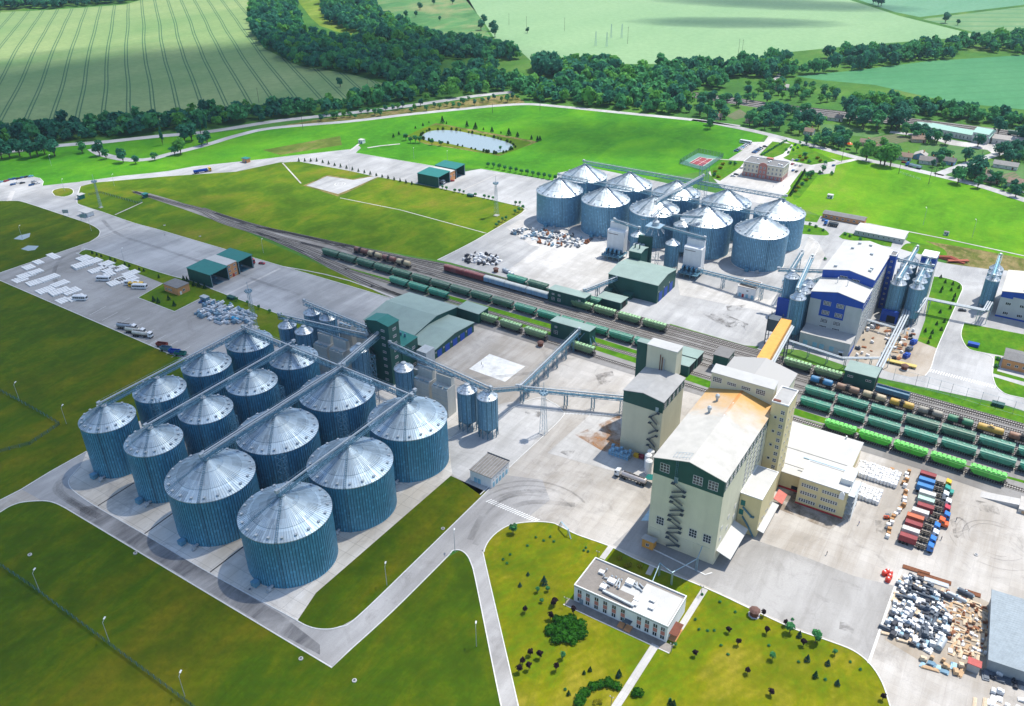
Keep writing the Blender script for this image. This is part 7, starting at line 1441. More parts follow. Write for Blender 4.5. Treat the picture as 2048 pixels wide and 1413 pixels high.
for i in range(7):
    for j in range(3):
        q = Vector((-124 + i * 1.35 + (j % 2) * 0.1, 271.2 - j * 1.35, 0)); k = 2 if (i + j) % 3 else 3
        for z in range(k):
            if bp is None:
                bp = thing('plastic_barrel', 'pale blue plastic container stacked at the foot of the lower cream mill', 'barrel', q, 0, 'blue containers at the lower cream mill'); b = MB(); b.box(-0.58, 0.58, -0.55, 0.55, 0.1, 1.1); b.lathe([(0.2, 1.1), (0.2, 1.2)], 8); b.build('body', M_BARR, bp); b = MB(); [b.bar((x, y, 0), (x, y, 1.15), 0.06) for x in (-0.6, 0.6) for y in (-0.57, 0, 0.57)]; b.build('cage', M_STEELL, bp); index_children()
            else: dup(bp, q + Vector((0, 0, z * 1.25)), 0.0)
for px, py, m_, lb in ((1273, 914, paint('yellow crate paint', (0.62, 0.36, 0.02), 0.6), 'yellow box beside the blue containers'), (1282, 916, paint('dark red crate', (0.25, 0.03, 0.05), 0.6), 'dark red box beside the yellow one')):
    q = P(px, py); T = thing('storage_box', lb, 'box', (q.x, q.y, 0)); b = MB(); b.box(-1.2, 1.2, -0.8, 0.8, 0.1, 1.5); b.build('body', m_, T); b = MB(); b.box(-1.25, 1.25, -0.85, 0.85, 1.51, 1.6); b.build('lid', m_, T)
# ---- white big bags
M_BAG = paint('white bag cloth', (0.78, 0.78, 0.77), 0.9, wear=0.10, scale=1.5); M_BRN = paint('brown cardboard', (0.40, 0.22, 0.10), 0.9)
bg_ = None; rng = random.Random(5)
for (x0_, y0_, nx, ny) in ((-30.6, 309, 13, 8), (-29.4, 294.5, 9, 7)):
    for i in range(nx):
        for j in range(ny):
            loc = Vector((x0_ + i * 1.28 + rng.uniform(-0.08, 0.08), y0_ + j * 1.3 + rng.uniform(-0.08, 0.08), 0))
            if bg_ is None:
                bg_ = thing('bulk_bag', 'white bulk bag packed in the two big stacks beside the warehouse', 'bag', loc, 0, 'white bulk bags'); b = MB(); b.lathe([(0.50, 0.05), (0.70, 0.25), (0.72, 1.1), (0.62, 1.35), (0.2, 1.45)], 9); b.build('bag', M_BAG, bg_); b = MB(); [b.bar((0.35 * s, 0.3 * t, 1.25), (0.1 * s, 0.1 * t, 1.6), 0.07) for s in (-1, 1) for t in (-1, 1)]; b.build('lifting_loop', M_BAG, bg_); index_children()
            else: dup(bg_, loc, rng.uniform(0, 3), scale=(1, 1, rng.uniform(1.3, 1.75)))
for i, (px, py) in enumerate(((1783, 942), (1787, 948), (1776, 952), (1771, 955))):
    q = P(px, py); T = thing('cardboard_box', 'brown pallet box beside the bulk bags', 'box', (q.x, q.y, 0), R(i * 20), 'pallet boxes beside the bulk bags'); b = MB(); b.box(-0.8, 0.8, -0.6, 0.6, 0.15, 1.5); b.build('carton', M_BRN, T); b = MB(); [b.box(-0.8, 0.8, y - 0.1, y + 0.1, 0, 0.14) for y in (-0.5, 0, 0.5)]; b.build('pallet', M_YEL, T)
for i in range(11):
    x = P(TR[i][2] - 6, 1082 - i * 12.6).x - 2.0; y = 277.5 + 4.35 * i
    for k in range(2):
        T = thing('pallet_stack', 'brown or white boxes stacked behind the truck row', 'stack', (x - 0.2 * k - rng.uniform(0, 1.2), y + k * 1.6 - 0.8, 0), rng.uniform(-0.3, 0.3), 'box stacks behind the trucks'); b = MB(); b.box(-0.7, 0.7, -0.6, 0.6, 0.15, 1.2 + rng.random()); b.build('carton', M_BRN if (i + k) % 2 else M_BAG, T); b = MB(); [b.box(-0.75, 0.75, y2 - 0.08, y2 + 0.08, 0, 0.14) for y2 in (-0.5, 0, 0.5)]; b.build('pallet', M_YEL, T)
# ---- concrete slabs in the near lot
M_SLAB = paint('cast concrete slab', (0.74, 0.74, 0.72), 0.85, wear=0.18, scale=0.5); sp = None
def slab_group(px, py, L, n, step, lay, rz, wd=1.5, th=0.3):
    global sp
    q = P(px, py); d = Vector((math.cos(rz + 1.5708), math.sin(rz + 1.5708), 0))
    for i in range(n):
        for k in range(lay):
            loc = Vector((q.x, q.y, 0)) + d * (step * i) + Vector((0, 0, k * (th + 0.08)))
            if sp is None:
                b = MB(); b.box(-3, 3, -0.7, 0.7, 0.05, 0.36)
                for x in (-1.6, 1.6): b.bar((x, 0, 0.36), (x, 0.01, 0.55), 0.12)
                sp = tag(b.build('concrete_slab', M_SLAB), 'grey white concrete slab lying in the stacks of the near lot', 'slab', 'concrete slabs in the near lot'); o = sp
            else: o = dup(sp)
            o.location = loc; o.rotation_euler = (0, 0, rz + rng.uniform(-0.02, 0.02)); o.scale = (L / 6.0, wd / 1.5 * 0.98, th / 0.3)
ang = R(-6)
for (px, py, L, n, lay) in ((40, 556, 8, 6, 2), (62, 549, 6, 5, 3), (30, 563, 8, 5, 1), (58, 570, 8, 7, 2), (84, 563, 7, 7, 3), (108, 573, 7, 6, 2), (78, 586, 8, 6, 2), (104, 590, 8, 7, 3), (130, 588, 8, 6, 2), (140, 601, 7, 6, 2), (118, 604, 8, 4, 1), (50, 538, 8, 4, 2), (72, 527, 8, 3, 2), (102, 514, 12, 3, 1), (160, 521, 9, 5, 2), (180, 526, 8, 5, 2), (150, 537, 8, 7, 4), (204, 532, 8, 5, 2), (182, 545, 7, 7, 2), (208, 544, 8, 6, 2), (230, 541, 8, 5, 2), (250, 551, 7, 6, 1), (236, 562, 7, 7, 2), (220, 570, 8, 7, 2), (212, 553, 6, 4, 3), (258, 560, 6, 4, 1)):
    slab_group(px, py, L, n, 1.62, lay, ang + R(rng.choice((0, 0, 3, -4))))
# ---- scrap and stored machine parts
M_SC = [paint('wrapped white part', (0.66, 0.67, 0.68), 0.5, 0, 0.2, 1.2), paint('wrapped pale part', (0.52, 0.56, 0.60), 0.45, 0.2, 0.25, 1.2), paint('dark machine part', (0.035, 0.04, 0.055), 0.6, 0, 0.3, 1.0), paint('slate machine part', (0.10, 0.12, 0.15), 0.6, 0.2, 0.3, 1.0), paint('weathered timber', (0.50, 0.34, 0.20), 0.9, 0, 0.3, 1.5), paint('rusty scrap', (0.24, 0.10, 0.05), 0.9, 0, 0.35, 1.0), paint('blue machine part', (0.15, 0.26, 0.35), 0.5, 0.2, 0.25, 1.0), paint('pale timber', (0.62, 0.50, 0.36), 0.9, 0, 0.25, 1.5)]
SCP = {}
def scrap_mesh(kind, mi):
    if (kind, mi) in SCP: return SCP[(kind, mi)]
    b = MB(); r_ = random.Random(mi * 7 + len(kind))
    if kind == 'wrapped_crate':
        b.box(-0.8, 0.8, -0.6, 0.6, 0.08, 1.0); b.box(-0.75, 0.2, -0.5, 0.45, 1.0, 1.35); b.bar((-0.8, -0.3, 1.03), (0.8, -0.3, 1.03), 0.1)
        for y in (-0.45, 0.45): b.box(-0.8, 0.8, y - 0.08, y + 0.08, 0, 0.08)
    elif kind == 'machine_part':
        b.tube((-1.0, 0, 0.6), (1.0, 0, 0.6), 0.55, 10); b.box(-0.9, 0.3, -0.65, 0.65, 0.05, 0.5); b.tube((0.4, 0, 0.6), (0.4, 0, 1.5), 0.25, 8); b.lathe([(0.4, 1.45), (0.4, 1.6)], 8, (0.4, 0, 0))
    elif kind == 'steel_pipe':
        for k in range(3): b.tube((-2.4, -0.6 + k * 0.6, 0.3), (2.4, -0.6 + k * 0.6, 0.3), 0.27, 8)
        b.tube((-2.3, -0.3, 0.78), (2.3, -0.3, 0.78), 0.27, 8)
    elif kind == 'timber_plank':
        for k in range(5): b.box(-2.0 + r_.uniform(-0.2, 0.2), 2.0 + r_.uniform(-0.2, 0.2), -0.6 + k * 0.26, -0.38 + k * 0.26, 0.06, 0.24)
        for k in range(3): b.box(-1.8, 1.7, -0.5 + k * 0.3, -0.25 + k * 0.3, 0.25, 0.42)
    elif kind == 'metal_sheet':
        b.prism([(-1.2, 0.05), (1.2, 0.05), (1.2, 0.2), (0.4, 0.45), (-1.2, 0.15)], 'y', -0.8, 0.8); b.prism([(-0.9, 0.3), (0.9, 0.6), (0.9, 0.66), (-0.9, 0.36)], 'y', -0.7, 0.4)
    SCP[(kind, mi)] = b; return b
SCM = {}
def scrap(kind, mi, loc, rz, sc, label, group):
    if (kind, mi) not in SCM: o = scrap_mesh(kind, mi).build(kind, M_SC[mi]); SCM[(kind, mi)] = o.data
    else: o = put(kind, SCM[(kind, mi)])
    tag(o, label, kind.split('_')[-1], group); o.location = loc; o.rotation_euler = (0, 0, rz); o.scale = sc
def inside(p, poly):
    c = False; n = len(poly)
    for i in range(n):
        a, b_ = poly[i], poly[i - 1]
        if (a[1] > p[1]) != (b_[1] > p[1]) and p[0] < (b_[0] - a[0]) * (p[1] - a[1]) / (b_[1] - a[1]) + a[0]: c = not c
    return c
def yard(poly, n, kinds, where, lab, seed, smin=0.6, smax=1.5, rot=None, mind=1.6):
    r_ = random.Random(seed); pts = []; xs = [p[0] for p in poly]; ys = [p[1] for p in poly]; tries = 0
    while len(pts) < n and tries < 20000:
        tries += 1; p = (r_.uniform(min(xs), max(xs)), r_.uniform(min(ys), max(ys)))
        if not inside(p, poly): continue
        q = P(*p)
        if any((q.x - o.x) ** 2 + (q.y - o.y) ** 2 < mind ** 2 for o in pts): continue
        pts.append(q); kind, mi = r_.choice(kinds); s = r_.uniform(smin, smax)
        scrap(kind, mi, (q.x, q.y, 0.165), (r_.choice((0, 1.57)) + r_.uniform(-0.25, 0.25)) if rot is None else rot + r_.uniform(-0.1, 0.1), (s * r_.uniform(0.8, 1.3), s, s * r_.uniform(0.7, 1.3)), lab[kind] + ' ' + where, lab[kind].split(' ', 1)[1] + 's ' + where)
LABS = {'wrapped_crate': 'pale or dark wrapped crate', 'machine_part': 'loose round machine part', 'steel_pipe': 'small bundle of pipes', 'timber_plank': 'small pile of planks', 'metal_sheet': 'bent sheet metal piece'}
yard([(1800, 1160), (1822, 1155), (1872, 1178), (1880, 1195), (1900, 1250), (1868, 1300), (1862, 1305), (1820, 1290), (1772, 1272), (1785, 1210)], 240, [('wrapped_crate', 0)] * 4 + [('wrapped_crate', 1), ('wrapped_crate', 2), ('wrapped_crate', 2), ('metal_sheet', 2), ('steel_pipe', 3), ('timber_plank', 7), ('wrapped_crate', 3), ('machine_part', 2), ('machine_part', 3), ('machine_part', 1), ('metal_sheet', 0), ('metal_sheet', 6)], 'in the white and dark half of the junk yard', LABS, 11, 0.45, 1.35, None, 1.15)
yard([(1880, 1180), (1935, 1195), (1985, 1225), (1975, 1300), (1960, 1325), (1930, 1320), (1900, 1310), (1895, 1250)], 170, [('timber_plank', 4)] * 3 + [('timber_plank', 7)] * 3 + [('metal_sheet', 0), ('metal_sheet', 5), ('machine_part', 5), ('wrapped_crate', 0), ('wrapped_crate', 4)], 'in the timber half of the junk yard', LABS, 12, 0.35, 0.8, None, 1.05)
yard([(1835, 1312), (1875, 1318), (1930, 1335), (1920, 1350), (1870, 1342), (1835, 1330)], 16, [('wrapped_crate', 7), ('timber_plank', 4), ('wrapped_crate', 4), ('metal_sheet', 6)], 'along the road edge of the junk yard', LABS, 13, 0.8, 1.3, None, 2.0)
yard([(1972, 1340), (2040, 1362), (2035, 1375), (1968, 1352)], 14, [('machine_part', 2), ('wrapped_crate', 0), ('metal_sheet', 3)], 'beside the corrugated shed wall', LABS, 14, 0.8, 1.3)
yard([(1946, 1400), (1985, 1380), (2048, 1398), (2048, 1440), (1946, 1440)], 16, [('metal_sheet', 0), ('timber_plank', 7), ('wrapped_crate', 0)], 'in the bare corner near the shed', LABS, 15, 0.8, 1.2)
yard([(1018, 464), (1045, 456), (1100, 462), (1180, 480), (1165, 496), (1105, 494), (1040, 476)], 130, [('wrapped_crate', 0), ('wrapped_crate', 1), ('machine_part', 6), ('machine_part', 3), ('metal_sheet', 1), ('metal_sheet', 0), ('steel_pipe', 3), ('machine_part', 5)], 'in the heap before the far silos', LABS, 16, 0.7, 1.5, None, 1.6)
yard([(925, 516), (950, 505), (1000, 515), (998, 532), (960, 531), (925, 524)], 48, [('wrapped_crate', 0), ('wrapped_crate', 0), ('machine_part', 2), ('metal_sheet', 0), ('wrapped_crate', 2)], 'in the small heap beside the maroon wagons', LABS, 17, 0.8, 1.5, None, 1.7)
yard([(388, 630), (420, 604), (460, 612), (515, 634), (500, 646), (440, 648), (395, 634)], 90, [('wrapped_crate', 1), ('machine_part', 1), ('machine_part', 6), ('metal_sheet', 1), ('steel_pipe', 1), ('wrapped_crate', 6)], 'in the stored heap of the near lot', LABS, 18, 0.8, 1.6, None, 1.9)
yard([(1770, 660), (1800, 640), (1830, 660), (1800, 730), (1770, 710)], 40, [('metal_sheet', 5), ('wrapped_crate', 0), ('machine_part', 2), ('metal_sheet', 0), ('timber_plank', 4)], 'in the work yard beside the blue mill', LABS, 19, 0.6, 1.3, None, 2.4)
yard([(1620, 690), (1650, 700), (1700, 700), (1730, 650), (1750, 640), (1770, 650), (1740, 720)], 26, [('metal_sheet', 5), ('wrapped_crate', 0), ('machine_part', 3)], 'along the sunny wall of the blue mill', LABS, 20, 0.6, 1.2, None, 3.0)
for i, (px, py, L, m_, lb) in enumerate(((1832, 1142, 9, 5, 'long rusty beam lying at the head of the junk yard'), (1868, 1158, 11, 5, 'stack of rusty beams behind the wrapped parts'), (1872, 1166, 8, 1, 'bundle of pale sections beside the rusty beams'), (1945, 1188, 5, 5, 'short rusty beam stack beside the dark machine'))):
    q = P(px, py); b = MB()
    for k in range(6): b.box(-L / 2, L / 2, -0.9 + k * 0.32, -0.66 + k * 0.32, 0.17, 0.45 + 0.1 * (k % 2))
    o = tag(b.build('steel_beam', M_SC[m_]), lb, 'beam'); o.location = (q.x, q.y, 0); o.rotation_euler = (0, 0, R(4))
for px, py, L, r_, m_, lb, rz in ((1880, 1293, 4.8, 1.25, M_STEELL, 'upright looking grey steel cylinder lying in the junk yard', R(80)), (1912, 1198, 6, 0.8, M_STEELL, 'long silver cylinder beside the dark machines', R(-10)), (1888, 1195, 5, 0.9, M_SC[2], 'black drum machine at the head of the junk yard', R(-10)), (1930, 1190, 5, 0.9, M_SC[3], 'dark grey drum beside the silver cylinder', R(-12)), (478, 636, 8, 0.9, M_STEELL, 'silver cylinder in the near lot heap, beside the lattice mast', R(0)), (486, 631, 8, 0.9, M_STEELL, 'second silver cylinder in the near lot heap', R(0)), (495, 627, 8, 0.9, M_STEELL, 'third silver cylinder in the near lot heap', R(0)), (472, 642, 5, 1.1, paint('blue tank shell', (0.03, 0.30, 0.52), 0.4), 'bright blue tank in the near lot heap', R(0)), (1012, 545, 5, 1.2, M_STEELL, 'fat silver tank beside the teal wagon', R(-15)), (1022, 550, 4, 1.0, M_WHITEW, 'white tank beside the fat silver one', R(-15))):
    q = P(px, py); T = thing('steel_cylinder', lb, 'cylinder', (q.x, q.y, 0.165), rz); b = MB(); b.tube((-L / 2, 0, r_), (L / 2, 0, r_), r_, 18); b.build('shell', m_, T, True, 40); b = MB(); b.tube((-L / 2 - 0.25, 0, r_), (L / 2 + 0.25, 0, r_), r_ * 0.5, 12); b.lathe([(0.3, 2 * r_ - 0.1), (0.3, 2 * r_ + 0.3)], 8); b.build('flange', M_STEEL, T)
q = P(1900, 520); T = thing('roof_truss_stack', 'stack of red brown steel trusses on the grass beyond the blue topped tower', 'frame stack', (q.x, q.y, 0), R(-8))
for k in range(3): b = MB(); b.prism([(-9, 0), (9, 0), (9, 0.8), (0, 2.6), (-9, 0.8)], 'y', k * 1.2 - 2, k * 1.2 - 1.4); b.build('truss_piece', paint('red oxide steel', (0.36, 0.09, 0.05), 0.7), T)
b = MB(); b.bar((0, -5, 1.2), (10, 3, 1.4), 2.2, 0.7); b.build('truss_piece', MATS['red oxide steel'], T)
q = P(1890, 524); T = thing('haystack_cover', 'white tarpaulin covered truck body beside the blue topped tower', 'truck', (q.x - 8, q.y + 2, 0), R(20)); b = MB(); b.prism([(-1.3, 0.9), (1.3, 0.9), (1.3, 2.6), (0.6, 3.1), (-0.6, 3.1), (-1.3, 2.6)], 'x', -3.4, 3.4); b.build('cover', M_BAG, T); [wheel(T, x, y, 0.5, 0.4) for x in (-2.4, 2.4) for y in (-0.95, 0.95)]; T.name = 'covered_truck'
q = P(1805, 735); T = thing('flat_trailer', 'long yellow flat trailer beside the grey annex work yard', 'trailer', (q.x - 1, q.y + 2, 0), R(2)); b = MB(); b.box(-7, 7, -1.3, 1.3, 0.9, 1.5); b.build('deck', paint('dull yellow', (0.55, 0.42, 0.13), 0.7), T); [wheel(T, x, y, 0.45, 0.4) for x in (-5, -3.8, 5) for y in (-0.95, 0.95)]
for px, py, lb in ((1812, 715, 'bright blue machine with hood in the work yard'), (1817, 702, 'dark blue machine behind the bright blue one'), (1826, 688, 'small blue fan unit at the far end of the blue machines')):
    q = P(px, py); T = thing('blue_machine', lb, 'machine', (q.x, q.y, 0), R(70)); b = MB(); b.box(-1.8, 1.8, -1.2, 1.2, 0.3, 2.2); b.box(-1.2, 0.6, -0.8, 0.8, 2.2, 2.8); b.build('body', M_BLUE if 'dark' not in lb else M_SC[3], T); b = MB(); b.tube((1.8, 0, 1.2), (3.0, 0, 1.2), 0.7, 10); b.build('fan', M_BLUE, T)
# concrete ramp and step near the bright wagons
b = MB(); b.prism([(0, 0), (14, 0), (14, 2.0)], 'y', -2.2, 2.2); o = tag(b.build('loading_ramp', M_PALEC), 'pale concrete loading ramp beside the last bright green wagon', 'ramp'); q = P(1958, 990); o.location = (q.x, q.y + 1, 0); b = MB(); b.box(0, 22, -2.2, 7, 0, 2.0); o2 = tag(b.build('loading_platform', M_CONC), 'concrete loading platform at the top of the ramp', 'platform'); o2.location = (q.x + 14.05, q.y - 1.5, 0)
q = P(2045, 1015); T = thing('pallet_stack', 'stack of orange timber pallets on the loading platform corner', 'stack', (q.x + 1, q.y - 3.5, 0)); [(lambda b_: (b_.box(-1.2, 1.2, -1, 1, k * 0.3, k * 0.3 + 0.22), b_.build('pallet', M_SC[4], T)))(MB()) for k in range(5)]
# pipe-work gantry on the lawn corner
T = thing('pipe_gantry', 'little steel pipe gantry with steps on the lawn corner by the road', 'gantry', P(1122, 1055)); b = MB()
for x in (0, 4.5):
    for y in (-0.5, 0.5): b.bar((x, y - x * 0.55, 0), (x, y - x * 0.55, 3), 0.15)
b.bar((0, 0, 3), (4.5, -2.5, 3), 0.5, 0.1); b.bar((4.5, -2.5, 3), (6.4, -3.6, 0), 0.4, 0.1); b.bar((-1.2, 0.6, 0), (0, 0, 3), 0.4, 0.1)
b.build('frame', M_STEEL, T)
# lamps, poles, fences
def lamp(px, py, h=8.5, lb='', az=120, group='street lamps'):
    q = P(px, py); T = thing('street_lamp', lb, 'lamp', (q.x, q.y, 0), R(az), group); b = MB(); b.tube((0, 0, 0), (0, 0, h), 0.13, 8, 0.08); b.tube((0, 0, h), (1.3, 0, h + 0.5), 0.07, 6); b.build('post', M_STEELL, T); b = MB(); b.box(1.0, 2.1, -0.24, 0.24, h + 0.42, h + 0.64); b.build('lamp_head', M_WHITEW, T)
for px, py, lb in ((80, 1184, 'street lamp by the wire fence nearest the field corner'), (219, 1284, 'street lamp by the wire fence in the middle of the near lawn'), (370, 1393, 'street lamp by the wire fence nearest the bottom edge'), (133, 848, 'street lamp on the grass beside the outer silos'), (39, 801, 'street lamp on the grass farther from the outer silos'), (774, 1171, 'street lamp on the grass wedge beside the broad silos'), (953, 1293, 'street lamp on the lawn tongue along the exit road'), (910, 1103, 'street lamp standing in the road fork'), (183, 462, 'street lamp on the lawn at the entrance curve'), (527, 506, 'street lamp on the grass between apron and rails'), (103, 332, 'street lamp on the meadow above the entrance'), (229, 372, 'street lamp beside the approach road'), (45, 478, 'street lamp beside the puddles'), (828, 318, 'street lamp on the pond lawn'), (895, 324, 'street lamp behind the upper canopies'), (700, 345, 'street lamp on the upper apron edge'), (129, 382, 'street lamp on the little round island'), (1846, 450, 'tall lamp pole in the sunny meadow, nearer the white building'), (1944, 475, 'tall lamp pole in the sunny meadow, nearer the second mill'), (249, 525, 'street lamp beside the grass strip of slabs')):
    lamp(px, py, 9 if px < 1800 else 12, lb)
for i, (px, py) in enumerate(((1195, 1120), (1131, 1213), (1342, 1306), (1402, 1190), (1222, 1412))):
    q = P(px, py); T = thing('garden_lamp', f'short dark twin globe lamp near the white office block, {ORD[i]} counted around it', 'lamp', (q.x, q.y, 0), 0, 'garden lamps'); b = MB(); b.tube((0, 0, 0), (0, 0, 4), 0.09, 6); b.bar((-0.5, 0, 4), (0.5, 0, 4), 0.07); b.build('post', M_DSTEEL, T); b = MB(); [b.lathe([(0.05, 4), (0.26, 4.25), (0.05, 4.5)], 8, (x, 0, 0)) for x in (-0.5, 0.5)]; b.build('globe', M_GROOFB, T)
M_POLE = paint('weathered pole', (0.10, 0.085, 0.07), 0.9)
pp = None; index_children()
for i, (px, py, h) in enumerate(((1053, 62, 22), (1129, 62, 20), (1255, 88, 24), (1476, 112, 22), (1483, 113, 22), (1018, 50, 18), (1857, 368, 13), (1870, 353, 12), (1683, 324, 12), (1797, 348, 12), (1960, 324, 10), (1893, 284, 10), (264, 230, 14), (518, 205, 16), (736, 180, 14), (1080, 222, 12), (606, 258, 12), (985, 226, 10), (1890, 268, 9), (1882, 228, 9))):
    q = P(px, py)
    if pp is None:
        pp = thing('utility_pole', 'x', 'pole', (q.x, q.y, 0), 0, 'utility poles'); b = MB(); b.tube((0, 0, 0), (0, 0, 1), 0.22 / 1, 7, 0.15); b.build('post', M_POLE, pp); b = MB(); b.bar((-1.0, 0, 0.93), (1.0, 0, 0.93), 0.14, 0.008); b.build('crossarm', M_POLE, pp); index_children(); o = pp
    else: o = dup(pp, (q.x, q.y, 0))
    o.scale = (1, 1, h); o['label'] = 'dark wooden utility pole in the fields and beside the roads'; o['group'] = 'utility poles'
for i, (px, py) in enumerate(((1191, 92), (1213, 94), (1222, 76), (1243, 76))):
    q = P(px, py); lattice('power_pylon', 'thin power pylon standing on the pale field', q.x, q.y, 20, 2.4, 0.6, M_STEEL, 'pylon')['group'] = 'power pylons'
def fence(lb, pts, h=2.2, step=3.0, mat=None, solid=False, mesh_=True):
    g = G(*pts); T = thing('wire_fence', lb, 'fence', (0, 0, 0)); b = MB(); b2 = MB()
    for i in range(len(g) - 1):
        p, q = g[i], g[i + 1]; L = (q - p).length; n = max(1, int(L / step))
        for j in range(n + 1): c = p.lerp(q, j / n); b.bar((c.x, c.y, 0), (c.x, c.y, h), 0.14)
        for z in (0.3, h * 0.5, h * 0.96): b2.bar((p.x, p.y, z), (q.x, q.y, z), 0.06)
        if solid: b2.add([(p.x, p.y, 0.3), (q.x, q.y, 0.3), (q.x, q.y, h), (p.x, p.y, h)], [(0, 1, 2, 3)])
    b.build('post', mat or M_STEEL, T); b2.build('mesh_panel', solid or M_STEEL, T)
M_NET = decal('green wire mesh', (0.06, 0.16, 0.14), 6.0, 0.0, 0.02, 0.4)
fence('long green wire fence crossing the near lawn', [(-40, 1110), (0, 1132), (60, 1172), (383, 1413), (430, 1450)], 2.2, 3.0, M_STEELB, M_NET)
fence('grey wire fence across the lawn beside the outer silos', [(-30, 770), (0, 783), (60, 815), (120, 850)], 2.0, 3.0, M_STEELB, M_NET)
fence('faint wire fence bending off beside the outer silos', [(0, 905), (60, 890), (120, 850)], 1.8, 3.0, M_STEELB, M_NET)
fence('tall thin floodlit fence along the concrete road beside the tracks', [(1786, 760), (1830, 772), (1900, 792), (1990, 818), (2060, 838)], 7.0, 5.2, M_STEEL)
fence('green wire fence of the entrance grass plot', [(178, 391), (202, 387), (278, 408), (284, 404)], 2.0, 3.0, M_STEELB, M_NET)
fence('high mesh fence round the tennis court', [(1359, 328), (1396, 305), (1446, 315), (1408, 342), (1359, 328)], 4.0, 3.0, M_STEELL, M_NET)
fence('pale wall along the plots of the village', [(1800, 346), (1840, 360)], 1.6, 3, M_WHITEW)
for lb, px, py in (('large blue sign board at the entrance lane', 168, 441), ('white sign board on posts at the entrance', 133, 432)):
    q = P(px, py); T = thing('sign_board', lb, 'sign', (q.x, q.y, 0), R(35)); b = MB(); b.box(-2.2, 2.2, -0.06, 0.06, 2.2, 5); b.build('panel', M_STEELL if 'white' in lb else M_STEEL, T); b = MB(); [b.bar((x, 0, 0), (x, 0, 2.3), 0.14) for x in (-1.6, 1.6)]; b.build('post', M_STEEL, T)
for px, py in ((709, 1362), (136, 424), (271, 1107), (886, 1058), (60, 1110), (500, 1180), (602, 1318), (330, 470), (400, 473), (329, 451), (1952, 1110)):
    q = P(px, py); T = thing('manhole', 'pale round concrete manhole ring set in the grass or yard', 'manhole', (q.x, q.y, 0), 0, 'manholes'); b = MB(); b.lathe([(0.75, 0.0), (0.75, 0.4), (0.45, 0.42)], 14); b.build('ring', M_PALEC, T); b = MB(); b.lathe([(0.42, 0.36), (0.42, 0.45)], 12); b.build('lid', M_DSTEEL, T)
for px, py, s in ((45, 474, 1.0), (60, 496, 1.2)):
    sheet('puddle', [[(px - 18 * s, py + 4), (px - 6, py - 3), (px + 16 * s, py - 8), (px + 14, py), (px, py + 6)]] if s == 1 else [[(px - 18, py + 2), (px - 4, py - 5), (px + 18, py - 4), (px + 10, py + 4), (px - 4, py + 6)]], 0.06, M_WATER)
# person: one continuous figure, walking
def person(lb, px, py, rz, top, legs_c, first=[None]):
    q = P(px, py)
    me = bpy.data.meshes.new('person'); v = [(0, 0, 0.95), (0, 0, 1.2), (0, 0, 1.42), (0, 0, 1.52), (0.02, 0, 1.66), (0.02, 0, 1.74), (0, 0.19, 1.40), (0.05, 0.26, 1.12), (0.14, 0.25, 0.90), (0, -0.19, 1.40), (-0.05, -0.26, 1.12), (-0.10, -0.25, 0.88), (0.02, 0.1, 0.9), (0.10, 0.1, 0.5), (0.06, 0.1, 0.08), (0.20, 0.1, 0.04), (0.0, -0.1, 0.9), (-0.04, -0.1, 0.5), (-0.18, -0.1, 0.10), (-0.06, -0.1, 0.05)]
    e = [(0, 1), (1, 2), (2, 3), (3, 4), (4, 5), (2, 6), (6, 7), (7, 8), (2, 9), (9, 10), (10, 11), (0, 12), (12, 13), (13, 14), (14, 15), (0, 16), (16, 17), (17, 18), (18, 19)]
    rad = [.16, .15, .17, .06, .11, .08, .07, .05, .035, .07, .05, .035, .1, .075, .045, .04, .1, .075, .045, .04]
    me.from_pydata(v, e, []); T = put('person', me); T.location = (q.x, q.y, 0.17); T.rotation_euler = (0, 0, rz); tag(T, lb, 'person', 'people in the yards')
    me.materials.append(top); m_ = T.modifiers.new('skin', 'SKIN'); sk = me.skin_vertices[0].data
    for i, r in enumerate(rad): sk[i].radius = (r, r)
    sk[0].use_root = True; T.modifiers.new('sub', 'SUBSURF').levels = 1
    b = MB(); b.lathe([(0.03, 1.80), (0.10, 1.76), (0.125, 1.68), (0.10, 1.62)], 8, (0.0, 0, 0)); b.build('hair', M_BROWN, T)
    b = MB()
    for s, p in ((0.1, (0.03, 0.12)), (-0.1, (-0.1, -0.12))): b.tube((0.0, s, 0.92), (p[0] * 1.2, s, 0.12), 0.11, 8, 0.075)
    b.build('trousers', legs_c, T)
for px, py, lb, m_ in ((1653, 1110, 'person in dark clothes crossing the open yard', M_DSTEEL), (1717, 1050, 'person in blue clothes by the fire escape', M_BLUE), (1912, 1042, 'person in dark clothes facing the truck cabs', M_DSTEEL), (1882, 1080, 'person near the blue cabs', M_DSTEEL), (963, 730, 'person on the white slab', M_DSTEEL), (966, 735, 'second person on the white slab', M_BLUE), (1546, 375, 'person walking before the office building', M_DSTEEL), (1566, 374, 'person on the office forecourt', M_BLUE), (1662, 542, 'person by the blue mill corner', M_RED)): person(lb, px, py, 0.6, m_, M_DSTEEL)
